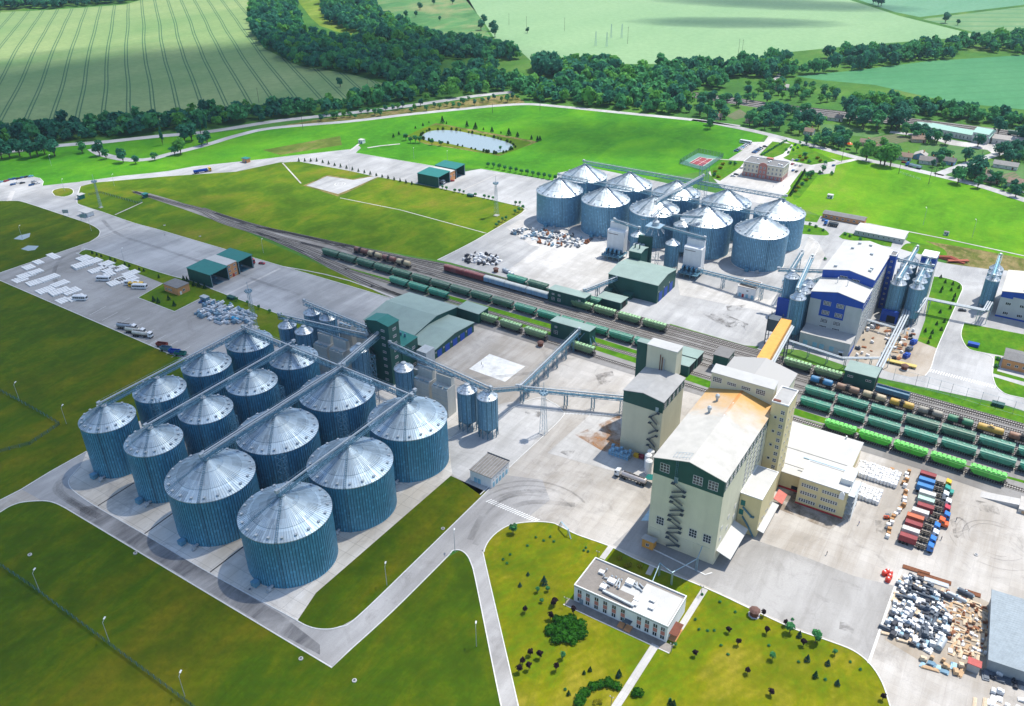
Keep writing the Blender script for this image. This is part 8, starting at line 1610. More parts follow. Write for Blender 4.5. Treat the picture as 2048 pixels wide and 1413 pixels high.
# ================================================================== vegetation
def leaf_mat(name, c, var=0.35):
    k = NM(name, 0.85, 0, 0.15); g_ = k.n('ShaderNodeNewGeometry'); oi = k.n('ShaderNodeObjectInfo')
    f = k.ma('ADD', k.ma('MULTIPLY', g_.outputs['Random Per Island'], 0.6), k.ma('MULTIPLY', oi.outputs['Random'], 0.4))
    cc = k.ramp(f, (0.0, tuple(x * (1 - var) for x in c)), (0.5, c), (1.0, (c[0] * (1 + var * 1.2), c[1] * (1 + var * 0.8), c[2] * (1 + var * 0.3))))
    k.col(cc); tr = k.n('ShaderNodeBsdfTranslucent'); k.l(cc, tr.inputs[0]); mx = k.n('ShaderNodeMixShader'); mx.inputs[0].default_value = 0.35
    k.l(k.b.outputs[0], mx.inputs[1]); k.l(tr.outputs[0], mx.inputs[2]); k.l(mx.outputs[0], k.t.nodes['Material Output'].inputs[0]); return k.m
L_DARK = leaf_mat('dark foliage', (0.034, 0.175, 0.105)); L_MID = leaf_mat('green foliage', (0.062, 0.265, 0.095)); L_LITE = leaf_mat('bright foliage', (0.10, 0.31, 0.06)); L_BLUE = leaf_mat('blue spruce foliage', (0.03, 0.10, 0.075)); L_PURP = leaf_mat('purple foliage', (0.025, 0.013, 0.020)); L_CONI = leaf_mat('conifer foliage', (0.018, 0.075, 0.025)); L_YEL = leaf_mat('yellow shrub foliage', (0.26, 0.26, 0.012)); L_REED = leaf_mat('reed foliage', (0.045, 0.11, 0.02))
M_BARK = paint('bark', (0.10, 0.075, 0.05), 0.95)
def crown_verts(r_, rx, rz_, n, leaf, kind='round'):
    """leaf sprays on a cluster of lobes; returns quads round the crown's middle (origin at its foot)"""
    V = np.zeros((n, 4, 3)); g = np.random.default_rng(r_)
    if kind == 'cone':
        t = g.random(n) ** 0.7; rad = rx * (1.02 - t) * (0.75 + 0.3 * g.random(n)); a = g.random(n) * 2 * np.pi; C = np.stack([rad * np.cos(a), rad * np.sin(a), t * 2 * rz_], 1); N = np.stack([np.cos(a), np.sin(a), 0.5 + 0 * a], 1)
    else:
        k = 13 if kind == 'round' else 9
        lc = g.normal(size=(k, 3)); lc /= np.linalg.norm(lc, axis=1)[:, None]; lc *= (0.35 + 0.35 * g.random((k, 1))); lr = 0.34 + 0.20 * g.random(k)
        i = g.integers(0, k, n); d = g.normal(size=(n, 3)); d /= np.linalg.norm(d, axis=1)[:, None]; d[:, 2] = np.where(d[:, 2] < -0.35, -d[:, 2], d[:, 2])
        C = lc[i] + d * lr[i][:, None] * (0.86 + 0.22 * g.random((n, 1))); N = d + 0.25 * lc[i]
        if kind == 'tall': C[:, :2] *= 0.8
        C = C * np.array([rx, rx, rz_]) + np.array([0, 0, rz_ * 0.95])
    N = N + 0.45 * g.normal(size=(n, 3)); N /= np.linalg.norm(N, axis=1)[:, None]
    U = np.cross(N, g.normal(size=(n, 3))); U /= np.linalg.norm(U, axis=1)[:, None]; W_ = np.cross(N, U); s = leaf * (0.6 + 0.8 * g.random((n, 1)))
    for q, (a, b_) in enumerate(((-1, -0.7), (0.8, -1), (1, 0.8), (-0.7, 1))): V[:, q] = C + U * s * a + W_ * s * b_ * 0.8
    return V
def quads_to_mesh(name, V, mats, mi=None):
    n = len(V); me = bpy.data.meshes.new(name); me.vertices.add(n * 4); me.loops.add(n * 4); me.polygons.add(n)
    me.vertices.foreach_set('co', V.reshape(-1).astype(np.float32)); me.loops.foreach_set('vertex_index', np.arange(n * 4, dtype=np.int32)); me.polygons.foreach_set('loop_start', np.arange(0, n * 4, 4, dtype=np.int32))
    for m in mats: me.materials.append(m)
    if mi is not None: me.polygons.foreach_set('material_index', mi.astype(np.int32))
    me.update(calc_edges=True); return me
TREEP = {}
def tree_proto(key, name, cat, mat, rx, rz_, trunk, n, leaf, kind='round', seed=1):
    T = thing(name, 'x', cat); V = crown_verts(seed, rx, rz_, n, leaf, kind); V[:, :, 2] += trunk
    put('crown', quads_to_mesh('crown', V, [mat]), T)
    b = MB(); h = trunk + rz_ * 0.9; b.tube((0, 0, 0), (0, 0, h), 0.07 * rx + 0.05, 7, 0.03 * rx)
    if kind != 'cone':
        for i in range(4): a = i * 1.7 + seed; b.tube((0, 0, trunk * 0.7), (0.55 * rx * math.cos(a), 0.55 * rx * math.sin(a), trunk + rz_ * (0.7 + 0.15 * i)), 0.035 * rx + 0.02, 5, 0.01 * rx)
    b.build('trunk', M_BARK, T); TREEP[key] = [T, False]; return T
BR = [('broad_tree', L_DARK), ('broad_tree', L_MID), ('broad_tree', L_LITE)]
for i, m_ in enumerate((L_DARK, L_MID, L_LITE)):
    for j in range(2): tree_proto(('round', i, j), 'broadleaf_tree', 'tree', m_, 4.6, 4.4, 2.2, 520, 0.55, 'round' if j == 0 else 'bush', 10 + i * 3 + j)
tree_proto('poplar', 'poplar_tree', 'tree', L_DARK, 2.4, 9.0, 1.5, 600, 0.55, 'tall', 40)
for i, m_ in enumerate((L_CONI, L_BLUE)): tree_proto(('con', i), 'conifer_tree', 'tree', m_, 1.6, 2.0, 0.2, 260, 0.26, 'cone', 50 + i)
tree_proto('purple', 'purple_tree', 'tree', L_PURP, 1.15, 1.15, 1.1, 220, 0.22, 'round', 60)
tree_proto('small', 'young_tree', 'tree', L_MID, 1.1, 1.15, 0.8, 220, 0.22, 'round', 61)
tree_proto('bush', 'round_shrub', 'shrub', L_MID, 1.2, 0.9, 0.05, 200, 0.25, 'bush', 62)
tree_proto('juniper', 'spreading_shrub', 'shrub', leaf_mat('juniper foliage', (0.028, 0.14, 0.008)), 2.4, 1.0, 0.0, 420, 0.34, 'bush', 63)
tree_proto('yellow', 'yellow_shrub', 'shrub', L_YEL, 1.3, 0.8, 0.05, 200, 0.25, 'bush', 64)
tree_proto('reed', 'reed_clump', 'shrub', L_REED, 1.8, 1.4, 0.0, 220, 0.34, 'bush', 65)
index_children()
rt = random.Random(99)
def plant(key, px, py, s, label, group, z=0.0):
    q = P(px, py); e = TREEP[key]; sc = (s * rt.uniform(0.9, 1.1), s * rt.uniform(0.9, 1.1), s * rt.uniform(0.88, 1.12))
    if not e[1]: e[1] = True; o = e[0]; o.location = (q.x, q.y, z); o.rotation_euler = (0, 0, rt.uniform(0, 6)); o.scale = sc; tag(o, label, None, group); return o
    return dup(e[0], (q.x, q.y, z), rt.uniform(0, 6), label, group, sc)
# lawn plants round the white office block
for px, py in ((1050, 1226), (1107, 1213), (1110, 1210), (1147, 1228), (1061, 1311), (1080, 1317), (1045, 1330), (1058, 1340), (1038, 1345), (1112, 1342), (1101, 1239)): plant('purple', px, py, 0.95, 'small dark purple tree on the lawn around the juniper bed', 'purple trees on the office lawn')
for px, py in ((1457, 1266), (1475, 1291), (1390, 1313), (1494, 1348), (1533, 1268), (1541, 1390), (1606, 1292), (1570, 1252), (1526, 1232), (1634, 1284), (1765, 1400)): plant('purple', px, py, 0.9, 'small dark purple tree on the sunny lawn by the open yard', 'purple trees on the sunny lawn')
for px, py, s in ((1088, 1168, 1.9), (1056, 1151, 0.9), (1040, 1173, 0.9), (1598, 1274, 1.3), (1614, 1322, 1.3), (1655, 1330, 1.2), (1674, 1370, 1.2), (1236, 1355, 1.0)): plant(('con', 1), px, py, s * 0.5, 'small blue green spruce on the lawns of the office block', 'small spruces on the office lawns')
for px, py, s in ((1238, 1352, 1.1), (1180, 1342, 0.8), (1137, 1390, 0.8), (1168, 1348, 0.7), (1630, 1355, 1.1), (1347, 1410, 1.0), (1340, 1408, 0.9)): plant(('con', 0), px, py, s * 0.6, 'little dark pointed conifer on the office lawn', 'pointed conifers on the office lawn')
for px, py, s in ((1026, 1066, 1.9), (1579, 1266, 2.0), (1630, 1285, 2.1), (1075, 1185, 1.0), (1096, 1183, 1.0), (1083, 1205, 0.9), (1125, 1318, 1.2), (1544, 1320, 1.3), (1669, 1310, 1.0), (1350, 1293, 0.8)): plant('small', px, py, s * 0.75, 'young green tree on the office lawns', 'young trees on the office lawns')
for px, py in ((1072, 1076), (1087, 1082), (1100, 1075), (1108, 1084), (1055, 1092), (1020, 1110), (1014, 1128), (1006, 1120), (1172, 1096), (1176, 1104), (1168, 1102), (1428, 1262), (1442, 1292), (1456, 1310), (1415, 1262), (1538, 1292), (1585, 1240), (1597, 1325), (1700, 1325), (1650, 1360), (1390, 1240), (1404, 1190), (1440, 1205), (1470, 1225), (1398, 1260), (1340, 1400), (1130, 1380), (1150, 1405), (1360, 1230), (1720, 1340)): plant('bush', px, py, 0.45, 'tiny dark bush dotted over the office lawns', 'tiny bushes on the office lawns')
for i in range(14):
    a = i / 14 * 6.28; rr_ = 30 if i % 2 else 18; plant('juniper', 1133 + rr_ * math.cos(a), 1263 + rr_ * 0.72 * math.sin(a), 1.05, 'dense green juniper in the round bed on the lawn', 'junipers of the round bed')
for px, py in ((1170, 1386), (1185, 1376), (1200, 1370), (1162, 1398), (1232, 1376), (1215, 1368), (1275, 1390), (1160, 1410)): plant('juniper', px, py, 0.85, 'low spreading juniper in the bed at the bottom of the lawn', 'low junipers at the lawn bottom')
for px, py in ((1192, 1405), (1200, 1406), (1280, 1135), (1250, 1134), (1258, 1132), (1240, 1118)): plant('yellow', px, py, 0.8, 'yellow flowering shrub near the office block', 'yellow shrubs near the office block')
# hedged edges and rows
for i in range(20): plant(('con', 0), 598 + i * 11.9, 323 + (0 if i < 4 else (i - 3) * 2.9), 0.72, 'little conifer in the row edging the lawn of the upper apron', 'little conifers edging the upper apron')
for px, py in ((885, 378), (893, 380), (910, 385), (919, 385), (928, 388), (951, 393), (969, 397), (978, 398), (986, 400), (1031, 410), (1040, 411), (1046, 419), (1038, 424), (1030, 428), (1012, 440), (1005, 444), (998, 449), (993, 454)): plant('small', px, py, 1.1, 'small round tree edging the lawn before the far silos', 'small trees edging the far apron')
for i in range(13): plant('small', 976 + i * 11.2, 334 + i * 2.3, 1.5, 'round clipped tree in the row behind the upper apron', 'clipped trees behind the upper apron')
for i in range(10): plant('small', 840 + i * 3.6, 364 + i * 0.9, 1.25, 'bush along the green wall of the upper canopy', 'bushes along the upper canopy')
for i, (px, py) in enumerate(((185, 508), (194, 511), (203, 514), (221, 520), (231, 523), (250, 530), (259, 533), (279, 540), (288, 543), (318, 556), (368, 562), (375, 564), (388, 572), (398, 574), (410, 577), (338, 600), (349, 612), (308, 603), (317, 606))): plant(('con', 0), px, py, 0.55 if i < 10 else 0.85, 'small dark conifer on the grass strip by the slabs and canopy', 'conifers on the strip by the slabs')
for i in range(9): plant('small', 474 + i * 22, 602 + i * 8, 0.85, 'small tree on the narrow verge behind the near lot', 'small trees on the near verge')
# pond
for px, py, s in ((885, 246, 2.0), (893, 248, 0.8), (934, 254, 1.7), (951, 258, 2.1), (967, 260, 0.9), (984, 264, 1.6), (1002, 267, 0.8), (1018, 271, 2.0), (1035, 274, 1.6), (1063, 279, 1.3), (1075, 283, 1.6), (1080, 281, 1.6), (846, 252, 1.0), (831, 257, 0.9), (798, 270, 1.2), (787, 275, 1.1), (858, 246, 0.7)): plant(('con', 0), px, py, s * 0.75, 'conifer standing round the pond', 'conifers round the pond')
for px, py, s in ((812, 281, 2.2), (821, 286, 2.0), (831, 286, 2.2), (840, 286, 2.0), (864, 290, 2.0), (882, 292, 1.6), (1001, 301, 1.6), (1022, 300, 1.3)): plant('small', px, py, s, 'bushy young tree at the pond shore', 'young trees at the pond')
for i in range(46):
    t = i / 46 * len(POND); k_ = int(t); q = POND[k_]; c = Vector((-37, 776, 0)); 
    m_ = sum((Vector((p.x, p.y, 0)) for p in POND), Vector()) / len(POND); q = m_ + (q - m_) * rt.uniform(1.01, 1.07); e = TREEP['reed']; o = dup(e[0], (q.x, q.y, 0), rt.uniform(0, 6), 'reed clump fringing the pond', 'reeds round the pond', rt.uniform(0.5, 1.0)) if e[1] else plant('reed', 848, 278, 1, 'reed clump fringing the pond', 'reeds round the pond')
# right side islands
for px, py in ((1881, 556), (1890, 566), (1905, 570), (1917, 577), (1902, 582), (1884, 579), (1909, 594), (1906, 602), (1881, 585), (1888, 645), (1873, 650), (1864, 667), (1850, 664), (1882, 661), (1860, 677), (1856, 687), (1900, 618), (1880, 626)): plant(('con', 0), px, py, 0.6, 'small conifer on the green island by the blue mill', 'conifers on the mill island')
for px, py in ((1620, 450), (1632, 455), (1618, 462), (1646, 462), (1690, 470), (1700, 474), (1720, 480), (1650, 520), (1996, 720), (1992, 735)): plant('bush', px, py, 1.0, 'low bush on the small green islands of the far yard', 'bushes on the small islands')
# admin garden
for i in range(12): plant('bush', 1572 + i * 4.6, 301 - i * 2.4 + (8 if i % 2 else 0), 1.1, 'round bush lining the office drive', 'bushes lining the office drive')
for i in range(16): plant('bush', 1524 + i * 3.2, 311 - i * 1.9, 1.0, 'round bush lining the visitor car park', 'bushes lining the visitor car park')
for i in range(14): plant(('con', 0), 1580 + i * 2.2, 392 - i * 3.6, 0.9, 'little conifer along the fence of the office garden', 'conifers along the office fence')
for px, py, k_ in ((1600, 315, 'yellow'), (1612, 318, 'yellow'), (1605, 322, 'yellow'), (1634, 318, 'yellow'), (1640, 324, 'yellow'), (1618, 326, 'bush'), (1650, 328, 'bush'), (1446, 330, 'yellow'), (1440, 338, 'yellow'), (1430, 346, 'yellow'), (1436, 355, 'yellow'), (1460, 328, 'bush'), (1470, 330, 'bush'), (1428, 352, 'bush'), (1620, 352, 'yellow'), (1612, 362, 'yellow'), (1596, 376, 'yellow'), (1590, 384, 'yellow'), (1604, 370, 'bush'), (1640, 348, 'bush'), (1663, 350, 'bush')): plant(k_, px, py, 1.5, ('yellow' if k_ == 'yellow' else 'green') + ' shrub in the office garden', 'shrubs in the office garden')
for px, py in ((1609, 318), (1621, 356), (1614, 358), (1645, 346)): plant('small', px, py, 2.2, 'round tree in the office garden', 'trees in the office garden')
# roadside and meadow trees
for i, (px, py, k_, s) in enumerate(((165, 306, 1, 1.0), (200, 312, 0, 1.3), (213, 318, 1, 0.8), (247, 325, 0, 1.2), (272, 328, 0, 0.7), (310, 321, 1, 0.7), (350, 310, 1, 0.9), (362, 308, 2, 1.3), (404, 292, 0, 1.1), (415, 288, 0, 1.1), (370, 284, 0, 1.6), (384, 282, 0, 1.5), (110, 312, 0, 1.5), (76, 313, 0, 1.4), (62, 316, 0, 1.4), (20, 316, 0, 1.6), (4, 318, 0, 1.6), (40, 312, 0, 1.5), (90, 309, 0, 1.5))): plant(('round', k_, i % 2), px, py, s, 'broad tree standing by the road fork above the entrance', 'trees at the road fork')
for px, py in ((326, 290), (402, 270), (414, 268)): plant('poplar', px, py, 1.0 if px > 350 else 0.9, 'slim dark poplar at the road fork', 'poplars at the road fork')
for i in range(34): plant(('round', rt.choice((0, 1, 1, 2)), i % 2), 640 + i * 12 + rt.uniform(-3, 3), 241 - i * 1.35 + rt.uniform(-7, 6), rt.uniform(0.45, 0.8), 'young roadside tree on the dry bank', 'young trees on the dry bank')
for px, py, s in ((681, 174, 1.0), (1055, 66, 0.8), (832, 34, 0.9), (880, 42, 0.7), (840, 20, 1.2), (985, 62, 1.6), (962, 60, 1.5), (968, 48, 1.3), (990, 74, 1.5), (812, 36, 1.1), (868, 10, 1), (905, 8, 1.0), (1756, 12, 1.6), (1762, 12, 1.4), (1890, 46, 1.6), (1746, 8, 1.3), (1915, 50, 0.8)): plant(('round', 0, int(px) % 2), px, py, s, 'lone dark tree in the far fields', 'lone trees in the far fields')
# village: houses and their trees
M_HR = [paint('village roof grey', (0.20, 0.185, 0.175), 0.9, wear=0.25), paint('village roof brown', (0.25, 0.18, 0.14), 0.9, wear=0.25), paint('village roof pale', (0.36, 0.34, 0.32), 0.9, wear=0.2)]
M_HW = [paint('village wall white', (0.60, 0.59, 0.56), 0.9), paint('village wall sand', (0.46, 0.36, 0.26), 0.9), paint('village wall blue', (0.20, 0.36, 0.52), 0.9)]
HOUSES = [(1670, 240, 14, 9, 0, 0, 'grey roofed white cottage below the railway'), (1562, 178, 16, 10, 2, 0, 'pale roofed cottage at the end of the field track'), (1553, 245, 8, 7, 0, 1, 'small brown cottage among the dense trees'), (1618, 268, 9, 7, 1, 0, 'brown roofed cottage hidden by round trees'), (1684, 285, 11, 9, 0, 1, 'dark roofed cottage behind the village road'), (1730, 290, 9, 7, 1, 1, 'low brown shed beside the orange tent'), (1744, 300, 14, 9, 1, 0, 'brown hipped cottage beside the village road'), (1836, 283, 12, 8, 1, 1, 'brown roofed shed at the edge of the vegetable plots'), (1808, 318, 12, 8, 1, 0, 'brown roofed white cottage by the parked dump truck'), (1840, 316, 10, 9, 2, 2, 'tall gabled cottage with blue fence'), (1856, 326, 14, 10, 0, 0, 'wide grey roofed cottage behind the blue fence'), (1898, 328, 9, 6, 0, 2, 'small dark roofed outhouse with blue wall'), (1962, 352, 13, 9, 1, 1, 'long brown cottage among thick shrubs'), (1982, 363, 14, 8, 0, 1, 'dark barn beside the village road'), (2010, 336, 18, 6, 2, 0, 'long white roofed hut in the gardens'), (2040, 372, 18, 10, 1, 0, 'large brown roofed cottage at the road end'), (1096, 124, 14, 7, 1, 1, 'pinkish roof half hidden by the far wood'), (1435, 238, 8, 6, 1, 1, 'brown shed beside the near railway trees'), (1500, 245, 9, 7, 0, 1, 'small cottage with hidden roof at the village edge'), (1600, 236, 9, 7, 0, 1, 'small grey cottage beside the main line')]
for px, py, w_, d_, ri, wi, lb in HOUSES:
    q = P(px, py); T, a, c = bldg('village_house', lb, 'house', q.x - w_ / 2, q.x + w_ / 2, q.y - d_ / 2, q.y + d_ / 2, 3.2, M_HW[wi], M_HR[ri], 'gx' if w_ > d_ * 1.15 else 'gy', 2.4, 0.5)
    T.rotation_euler = (0, 0, R(rt.uniform(-8, 30)))
    for x in (-w_ * 0.3, w_ * 0.05): window(T, 'S', (x, -c, 1.1), 1.1, 1.3, 2, 2)
    slab_door(T, 'S', (w_ * 0.32, -c, 0), 1.0, 2.1, M_BROWN)
    b = MB(); b.box(-0.4, 0.4, -0.4, 0.4, 4.6, 7.0); o = b.build('chimney', M_BRICK, T); o.location = (w_ * 0.2, 0.8, 0)
M_MINT = paint('mint green roof', (0.30, 0.50, 0.42), 0.6, wear=0.08)
q = P(1920, 274); ra = math.atan2(P(1970, 283).y - P(1880, 266).y, P(1970, 283).x - P(1880, 266).x)
T, a, c = bldg('station_building', 'long white station building with pale mint roof beside the main line', 'station', q.x - 27, q.x + 27, q.y - 7, q.y + 7, 5.5, M_HW[0], M_MINT, 'gx', 2.4, 0.6); T.rotation_euler = (0, 0, ra)
for i in range(12): window(T, 'S', (-25 + i * 3.4, -c, 1.2), 1.2, 2.2, 2, 2)
b = MB(); b.box(13, 26.5, -8.6, 8.4, 0, 9); b.build('tall_wing', M_HW[0], T); b = MB(); b.prism([(-9.2, 9.02), (9, 9.02), (0, 12)], 'x', 12.5, 27); b.build('wing_roof', M_MINT, T)
for i in range(4):
    for z in (1.2, 5.6): window(T, 'S', (14.8 + i * 3.3, -8.6, z), 1.3, 2.0, 2, 2)
q = P(1846, 258); bldg('village_house', 'little house with pale mint roof beside the station lane', 'house', q.x - 6, q.x + 6, q.y - 5, q.y + 5, 4, M_HW[0], M_MINT, 'gx', 2, 0.4)
q = P(2018, 288); T, a, c = bldg('station_building', 'old cream station house with brown patched roof', 'house', q.x - 14, q.x + 14, q.y - 7, q.y + 7, 5, M_HW[0], M_HR[2], 'gx', 2.2, 0.5); [window(T, 'S', (-10 + i * 4, -c, 1.2), 1.3, 1.9, 2, 2) for i in range(6)]
q = P(1699, 292); T = thing('tent', 'bright orange tent roof in a village garden', 'tent', (q.x, q.y, 0)); b = MB(); b.lathe([(2.6, 1.8), (1.4, 2.8), (0.1, 3.6)], 10); b.build('canopy', M_CAB['orange'], T); b = MB(); [b.bar((2 * math.cos(i * 1.57), 2 * math.sin(i * 1.57), 0), (2 * math.cos(i * 1.57), 2 * math.sin(i * 1.57), 1.9), 0.1) for i in range(4)]; b.build('pole', M_STEEL, T)
VT = []
def vtrees(poly, n, seed, smin, smax, ks, mind=6.0):
    r_ = random.Random(seed); xs = [p[0] for p in poly]; ys = [p[1] for p in poly]; k_ = 0; tries = 0
    while k_ < n and tries < 4000:
        tries += 1; p = (r_.uniform(min(xs), max(xs)), r_.uniform(min(ys), max(ys)))
        if not inside(p, poly): continue
        q = P(*p)
        if any((q.x - o[0]) ** 2 + (q.y - o[1]) ** 2 < mind ** 2 for o in VT): continue
        VT.append((q.x, q.y)); k_ += 1; kk = r_.choice(ks); plant(('round', kk, k_ % 2), p[0], p[1], r_.uniform(smin, smax) * 0.85, ['dark', 'green', 'bright green'][kk] + ' leafy tree in the village gardens', ['dark', 'green', 'bright green'][kk] + ' trees of the village')
vtrees([(1495, 242), (1530, 230), (1590, 225), (1640, 240), (1640, 262), (1610, 272), (1560, 266), (1500, 256)], 34, 1, 1.0, 1.7, (0, 0, 1, 1), 8)
vtrees([(1440, 200), (1500, 196), (1540, 205), (1480, 216), (1440, 210)], 8, 2, 0.8, 1.4, (0, 1, 1), 10)
vtrees([(1500, 165), (1560, 175), (1620, 175), (1700, 205), (1640, 212), (1560, 198), (1490, 190)], 34, 3, 0.8, 1.4, (0, 1, 1, 2), 8)
vtrees([(1690, 235), (1780, 235), (1800, 262), (1760, 264), (1700, 258)], 14, 4, 1.4, 2.4, (0, 0, 1), 11)
vtrees([(1610, 290), (1680, 272), (1700, 286), (1690, 300), (1640, 296)], 16, 5, 0.9, 1.4, (0, 1, 1), 7)
vtrees([(1710, 305), (1760, 296), (1800, 315), (1790, 322), (1730, 312)], 12, 6, 0.8, 1.4, (1, 1, 2), 7)
vtrees([(1850, 335), (1900, 340), (1890, 336), (1860, 318), (1870, 312), (1900, 322)], 9, 7, 0.6, 1.1, (0, 1), 6)
vtrees([(1990, 308), (2048, 300), (2060, 325), (2010, 330), (1995, 318)], 16, 8, 0.9, 1.5, (0, 0, 1), 7)
vtrees([(1895, 350), (1960, 352), (2048, 386), (2040, 400), (1990, 372), (1900, 358)], 18, 9, 0.6, 1.1, (0, 1, 1), 6)
vtrees([(1380, 200), (1440, 200), (1450, 240), (1400, 235)], 12, 10, 1.0, 1.6, (0, 0, 1), 8)
vtrees([(1840, 268), (1876, 280), (1890, 290), (1850, 290), (1810, 272)], 12, 11, 0.9, 1.4, (0, 1), 7)
for px, py, s, k_ in ((1732, 322, 1.5, 2), (1768, 332, 1.9, 2), (1760, 330, 1.4, 2), (1780, 334, 1.5, 2), (1915, 367, 1.2, 1), (1948, 361, 1.9, 0), (1955, 376, 0.9, 1), (1955, 294, 1.3, 0), (1930, 324, 1.2, 0), (1425, 250, 1.4, 0), (1420, 258, 1.0, 1), (1798, 254, 2.3, 0), (1792, 262, 2.0, 0), (2044, 290, 2.0, 0), (1995, 270, 1.5, 0)): plant(('round', k_, int(px) % 2), px, py, s, 'broad roadside tree of the village, standing free', 'free standing village trees')
# woods: each wood one mass of many crowns
def wood(name, polys, spacing, smin, smax, seed, w=(0.5, 0.35, 0.15), label='wood', nq=150, gap=0.0, holes=()):
    HP = [[(p.x, p.y) for p in G(*h)] for h in holes]
    g = np.random.default_rng(seed); protos = [[crown_verts(300 + seed * 20 + k, 1.0, 0.95, nq, 0.24, 'bush' if k % 2 else 'round') for k in range(6)]][0]; Vs = []; M_ = []
    for poly in polys:
        gp = [P(*p) for p in poly]; pg = [(p.x, p.y) for p in gp]; x0_, x1_ = min(p[0] for p in pg), max(p[0] for p in pg); y0_, y1_ = min(p[1] for p in pg), max(p[1] for p in pg)
        nx, ny = int((x1_ - x0_) / spacing) + 1, int((y1_ - y0_) / spacing) + 1
        for i in range(nx):
            for j in range(ny):
                x, y = x0_ + (i + g.random()) * spacing, y0_ + (j + g.random()) * spacing
                if not inside((x, y), pg) or any(inside((x, y), h) for h in HP): continue
                if gap and math.sin(x * 0.035 + seed) + math.sin(y * 0.028 + x * 0.011 + seed * 2) + g.uniform(-0.6, 0.6) > 2.0 - 2.2 * gap: continue
                s = (g.random() ** 1.5 * 0.6 + 0.4) * smax if g.random() < 0.5 else g.uniform(smin, smax); c, sn = math.cos(i * 1.3 + j), math.sin(i * 1.3 + j); Q = protos[(i * 7 + j * 3) % 6] * np.array([s, s, s * g.uniform(0.9, 1.25)]); Q = Q @ np.array([[c, sn, 0], [-sn, c, 0], [0, 0, 1]]) + np.array([x, y, s * 0.25])
                Vs.append(Q); pch = math.sin(x * 0.011 + seed) + math.sin(y * 0.013 + x * 0.004) ; pr = (w[0] + 0.12 * pch, w[1], w[2] - 0.05 * pch); pr = np.clip(pr, 0.02, 1); pr = pr / pr.sum(); M_.append(np.full(len(Q), g.choice(3, p=pr)))
    o = put(name, quads_to_mesh(name, np.concatenate(Vs), [L_DARK, L_MID, L_LITE], np.concatenate(M_))); tag(o, label, 'woodland', None, 'stuff'); return len(Vs)
nw = 0
nw += wood('woods', [[(505, -2), (590, -2), (602, 64), (640, 80), (700, 92), (760, 96), (830, 106), (890, 124), (870, 132), (800, 130), (770, 158), (700, 150), (600, 134), (530, 100), (503, 62)]], 11, 6, 9.5, 1, (0.45, 0.38, 0.17), 'dense dark wood filling the valley beside the wheat field')
nw += wood('woods', [[(640, -4), (745, 4), (762, 36), (830, 70), (900, 84), (1000, 104), (1036, 118), (1000, 126), (940, 122), (880, 116), (800, 92), (730, 74), (650, 44)]], 11, 6, 9.5, 2, (0.6, 0.32, 0.08), 'dark wood along the slope under the far meadow')
nw += wood('woods', [[(800, 136), (870, 134), (900, 148), (960, 142), (1030, 136), (1060, 150), (1240, 152), (1300, 150), (1380, 170), (1382, 225), (1330, 228), (1225, 219), (1124, 209), (1060, 203), (1028, 182), (945, 194), (866, 200), (800, 204), (690, 224), (640, 230), (646, 214), (800, 184), (770, 160)]], 10, 5, 8.5, 3, (0.48, 0.36, 0.16), 'mixed wood between the meadow road and the fields', 150, 0.2, ([(868, 122), (918, 128), (912, 168), (880, 166)], [(1020, 138), (1130, 150), (1110, 176), (1030, 172)], [(980, 132), (1045, 124), (1055, 160), (1000, 166)], [(925, 190), (1000, 182), (1000, 192), (930, 198)]))
nw += wood('woods', [[(1062, 138), (1082, 134), (1150, 138), (1244, 140), (1248, 152), (1150, 156), (1070, 154)]], 9, 7.5, 9.5, 4, (0.85, 0.13, 0.02), 'compact block of very dark trees under the pale field')
nw += wood('woods', [[(1250, 142), (1340, 142), (1480, 134), (1560, 120), (1660, 114), (1780, 108), (1962, 86), (2060, 78), (2300, 50), (2300, 90), (2048, 110), (1860, 122), (1700, 142), (1590, 152), (1540, 164), (1480, 175), (1400, 184), (1340, 168), (1250, 148)]], 11, 5.5, 9, 5, (0.42, 0.42, 0.16), 'belt of trees between the pale field and the darker crop', 150, 0.45, ([(1430, 160), (1500, 154), (1540, 162), (1480, 176)], [(1560, 130), (1600, 126), (1610, 140), (1570, 146)]))
nw += wood('woods', [[(-200, 262), (0, 268), (130, 258), (250, 246), (400, 236), (540, 220), (640, 210), (640, 228), (560, 238), (470, 250), (400, 258), (300, 268), (200, 280), (110, 286), (0, 298), (-200, 318)]], 9, 5, 8, 6, (0.62, 0.28, 0.10), 'thick hedge wood along the lower edge of the wheat field')
nw += wood('woods', [[(1700, 212), (1760, 205), (1820, 214), (1900, 226), (2048, 243), (2200, 262), (2200, 284), (2048, 258), (1900, 242), (1800, 230), (1700, 222)]], 8, 4.5, 7, 7, (0.35, 0.45, 0.2), 'hedge of trees between the railway and the dark crop')
nw += wood('woods', [[(-100, 20), (0, 20), (100, 18), (250, 7), (330, -14), (430, -60), (0, -60), (-200, -30)]], 14, 7, 10, 8, (0.8, 0.18, 0.02), 'dark wood beyond the wheat field')
print('wood crowns', nw)
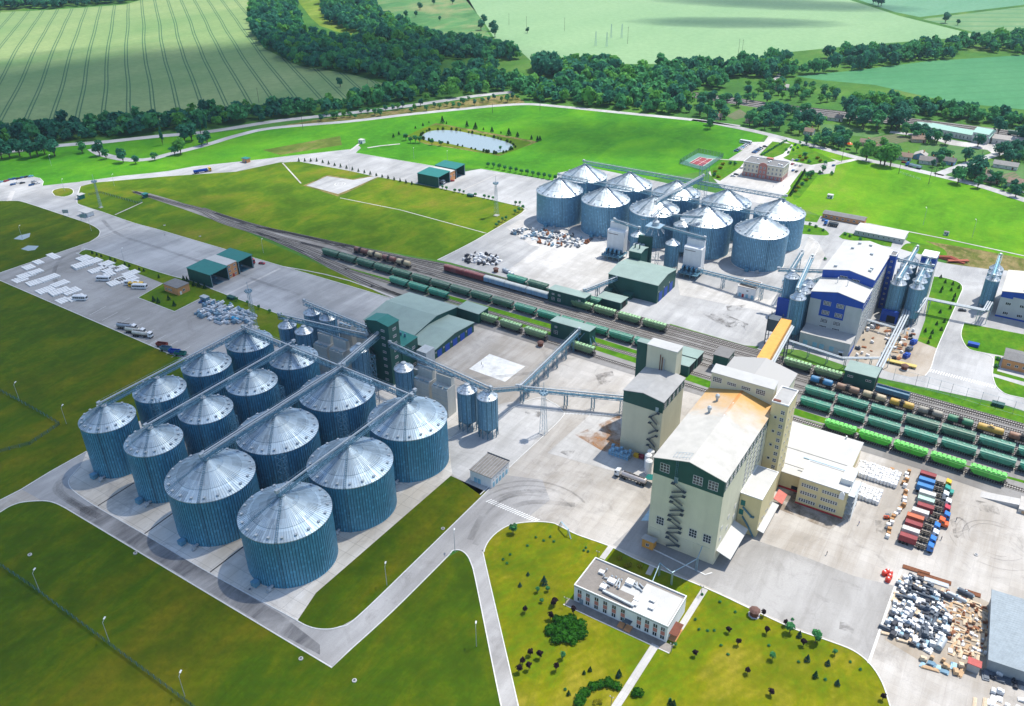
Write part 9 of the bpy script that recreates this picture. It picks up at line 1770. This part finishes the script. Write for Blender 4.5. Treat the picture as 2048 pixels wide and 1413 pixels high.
# ================================================================== clouds over the works, as the photo's broad soft shade shows
def cloud(name, cx, cy, rx, ry, z, dens, rot, seed):
    k = NM(name + ' vapour', 1.0, 0, 0); k.col((0.85, 0.86, 0.88)); v = k.obj(); x, y, zz = k.sep(v)
    r2 = k.ma('SQRT', k.ma('ADD', k.ma('MULTIPLY', x, x), k.ma('MULTIPLY', y, y)))
    f = k.ma('ADD', r2, k.ma('MULTIPLY', k.ma('SUBTRACT', k.noise(k.map(v, (1, 1, 0.1), 0, (seed, 0, 0)), 3.0, 4, 0.55), 0.5), 0.55))
    d = k.ramp(f, (0.55, dens), (0.98, 0.0))
    tl = k.n('ShaderNodeBsdfTranslucent'); tl.inputs[0].default_value = (0.9, 0.9, 0.92, 1); m1 = k.n('ShaderNodeMixShader'); m1.inputs[0].default_value = 0.6
    k.l(k.b.outputs[0], m1.inputs[1]); k.l(tl.outputs[0], m1.inputs[2])
    tr = k.n('ShaderNodeBsdfTransparent'); mx = k.n('ShaderNodeMixShader'); k.l(d, mx.inputs[0]); k.l(tr.outputs[0], mx.inputs[1]); k.l(m1.outputs[0], mx.inputs[2]); k.l(mx.outputs[0], k.t.nodes['Material Output'].inputs[0])
    b = MB(); n = 48; pr = []
    for i in range(9): t = i / 8 * math.pi; pr.append((max(0.001, math.sin(t)), -math.cos(t) * 0.10))
    b.lathe(pr, n, cap=False)
    o = b.build('cloud', k.m, None, True); o.location = (cx, cy, z); o.scale = (rx, ry, 500); o.rotation_euler = (0, 0, rot); return tag(o, 'broad thin cloud drifting high above the works', 'cloud', 'clouds', 'structure')
SH = Vector((SUN_AZ[0] / n_, SUN_AZ[1] / n_, 0)) if False else Vector((SUN_AZ[0], SUN_AZ[1], 0)).normalized() * (1 / math.tan(R(SUN_EL)))
CZ = 900.0
def shade(px, py, rx, ry, dens, rot, seed, at=None): q = (Vector((at[0], at[1], 0)) if at else P(px, py)) + SH * CZ; cloud("cloud", q.x, q.y, rx, ry, CZ, dens, rot, seed)
shade(0, 0, 360, 310, 0.5, 0.2, 1, (-430, 150))
shade(0, 0, 560, 330, 0.66, 1.03, 2, (-930, 620))
shade(1470, 45, 190, 60, 0.5, 0.4, 3)
shade(1560, 8, 260, 80, 0.5, 0.2, 4)
shade(1230, 275, 120, 70, 0.35, 0.4, 5)
# air
k = NM('summer haze'); nt_ = k.t; nt_.nodes.remove(k.b); pv = k.n('ShaderNodeVolumePrincipled'); pv.inputs['Color'].default_value = (0.62, 0.80, 1.0, 1); pv.inputs['Density'].default_value = 0.000045; pv.inputs['Anisotropy'].default_value = 0.0
k.l(pv.outputs[0], nt_.nodes['Material Output'].inputs['Volume'])
b = MB(); b.box(-8300, 8300, -4300, 12300, -1, 262); tag(b.build('haze', k.m), 'thin bluish summer haze over the whole valley', 'haze', None, 'stuff')
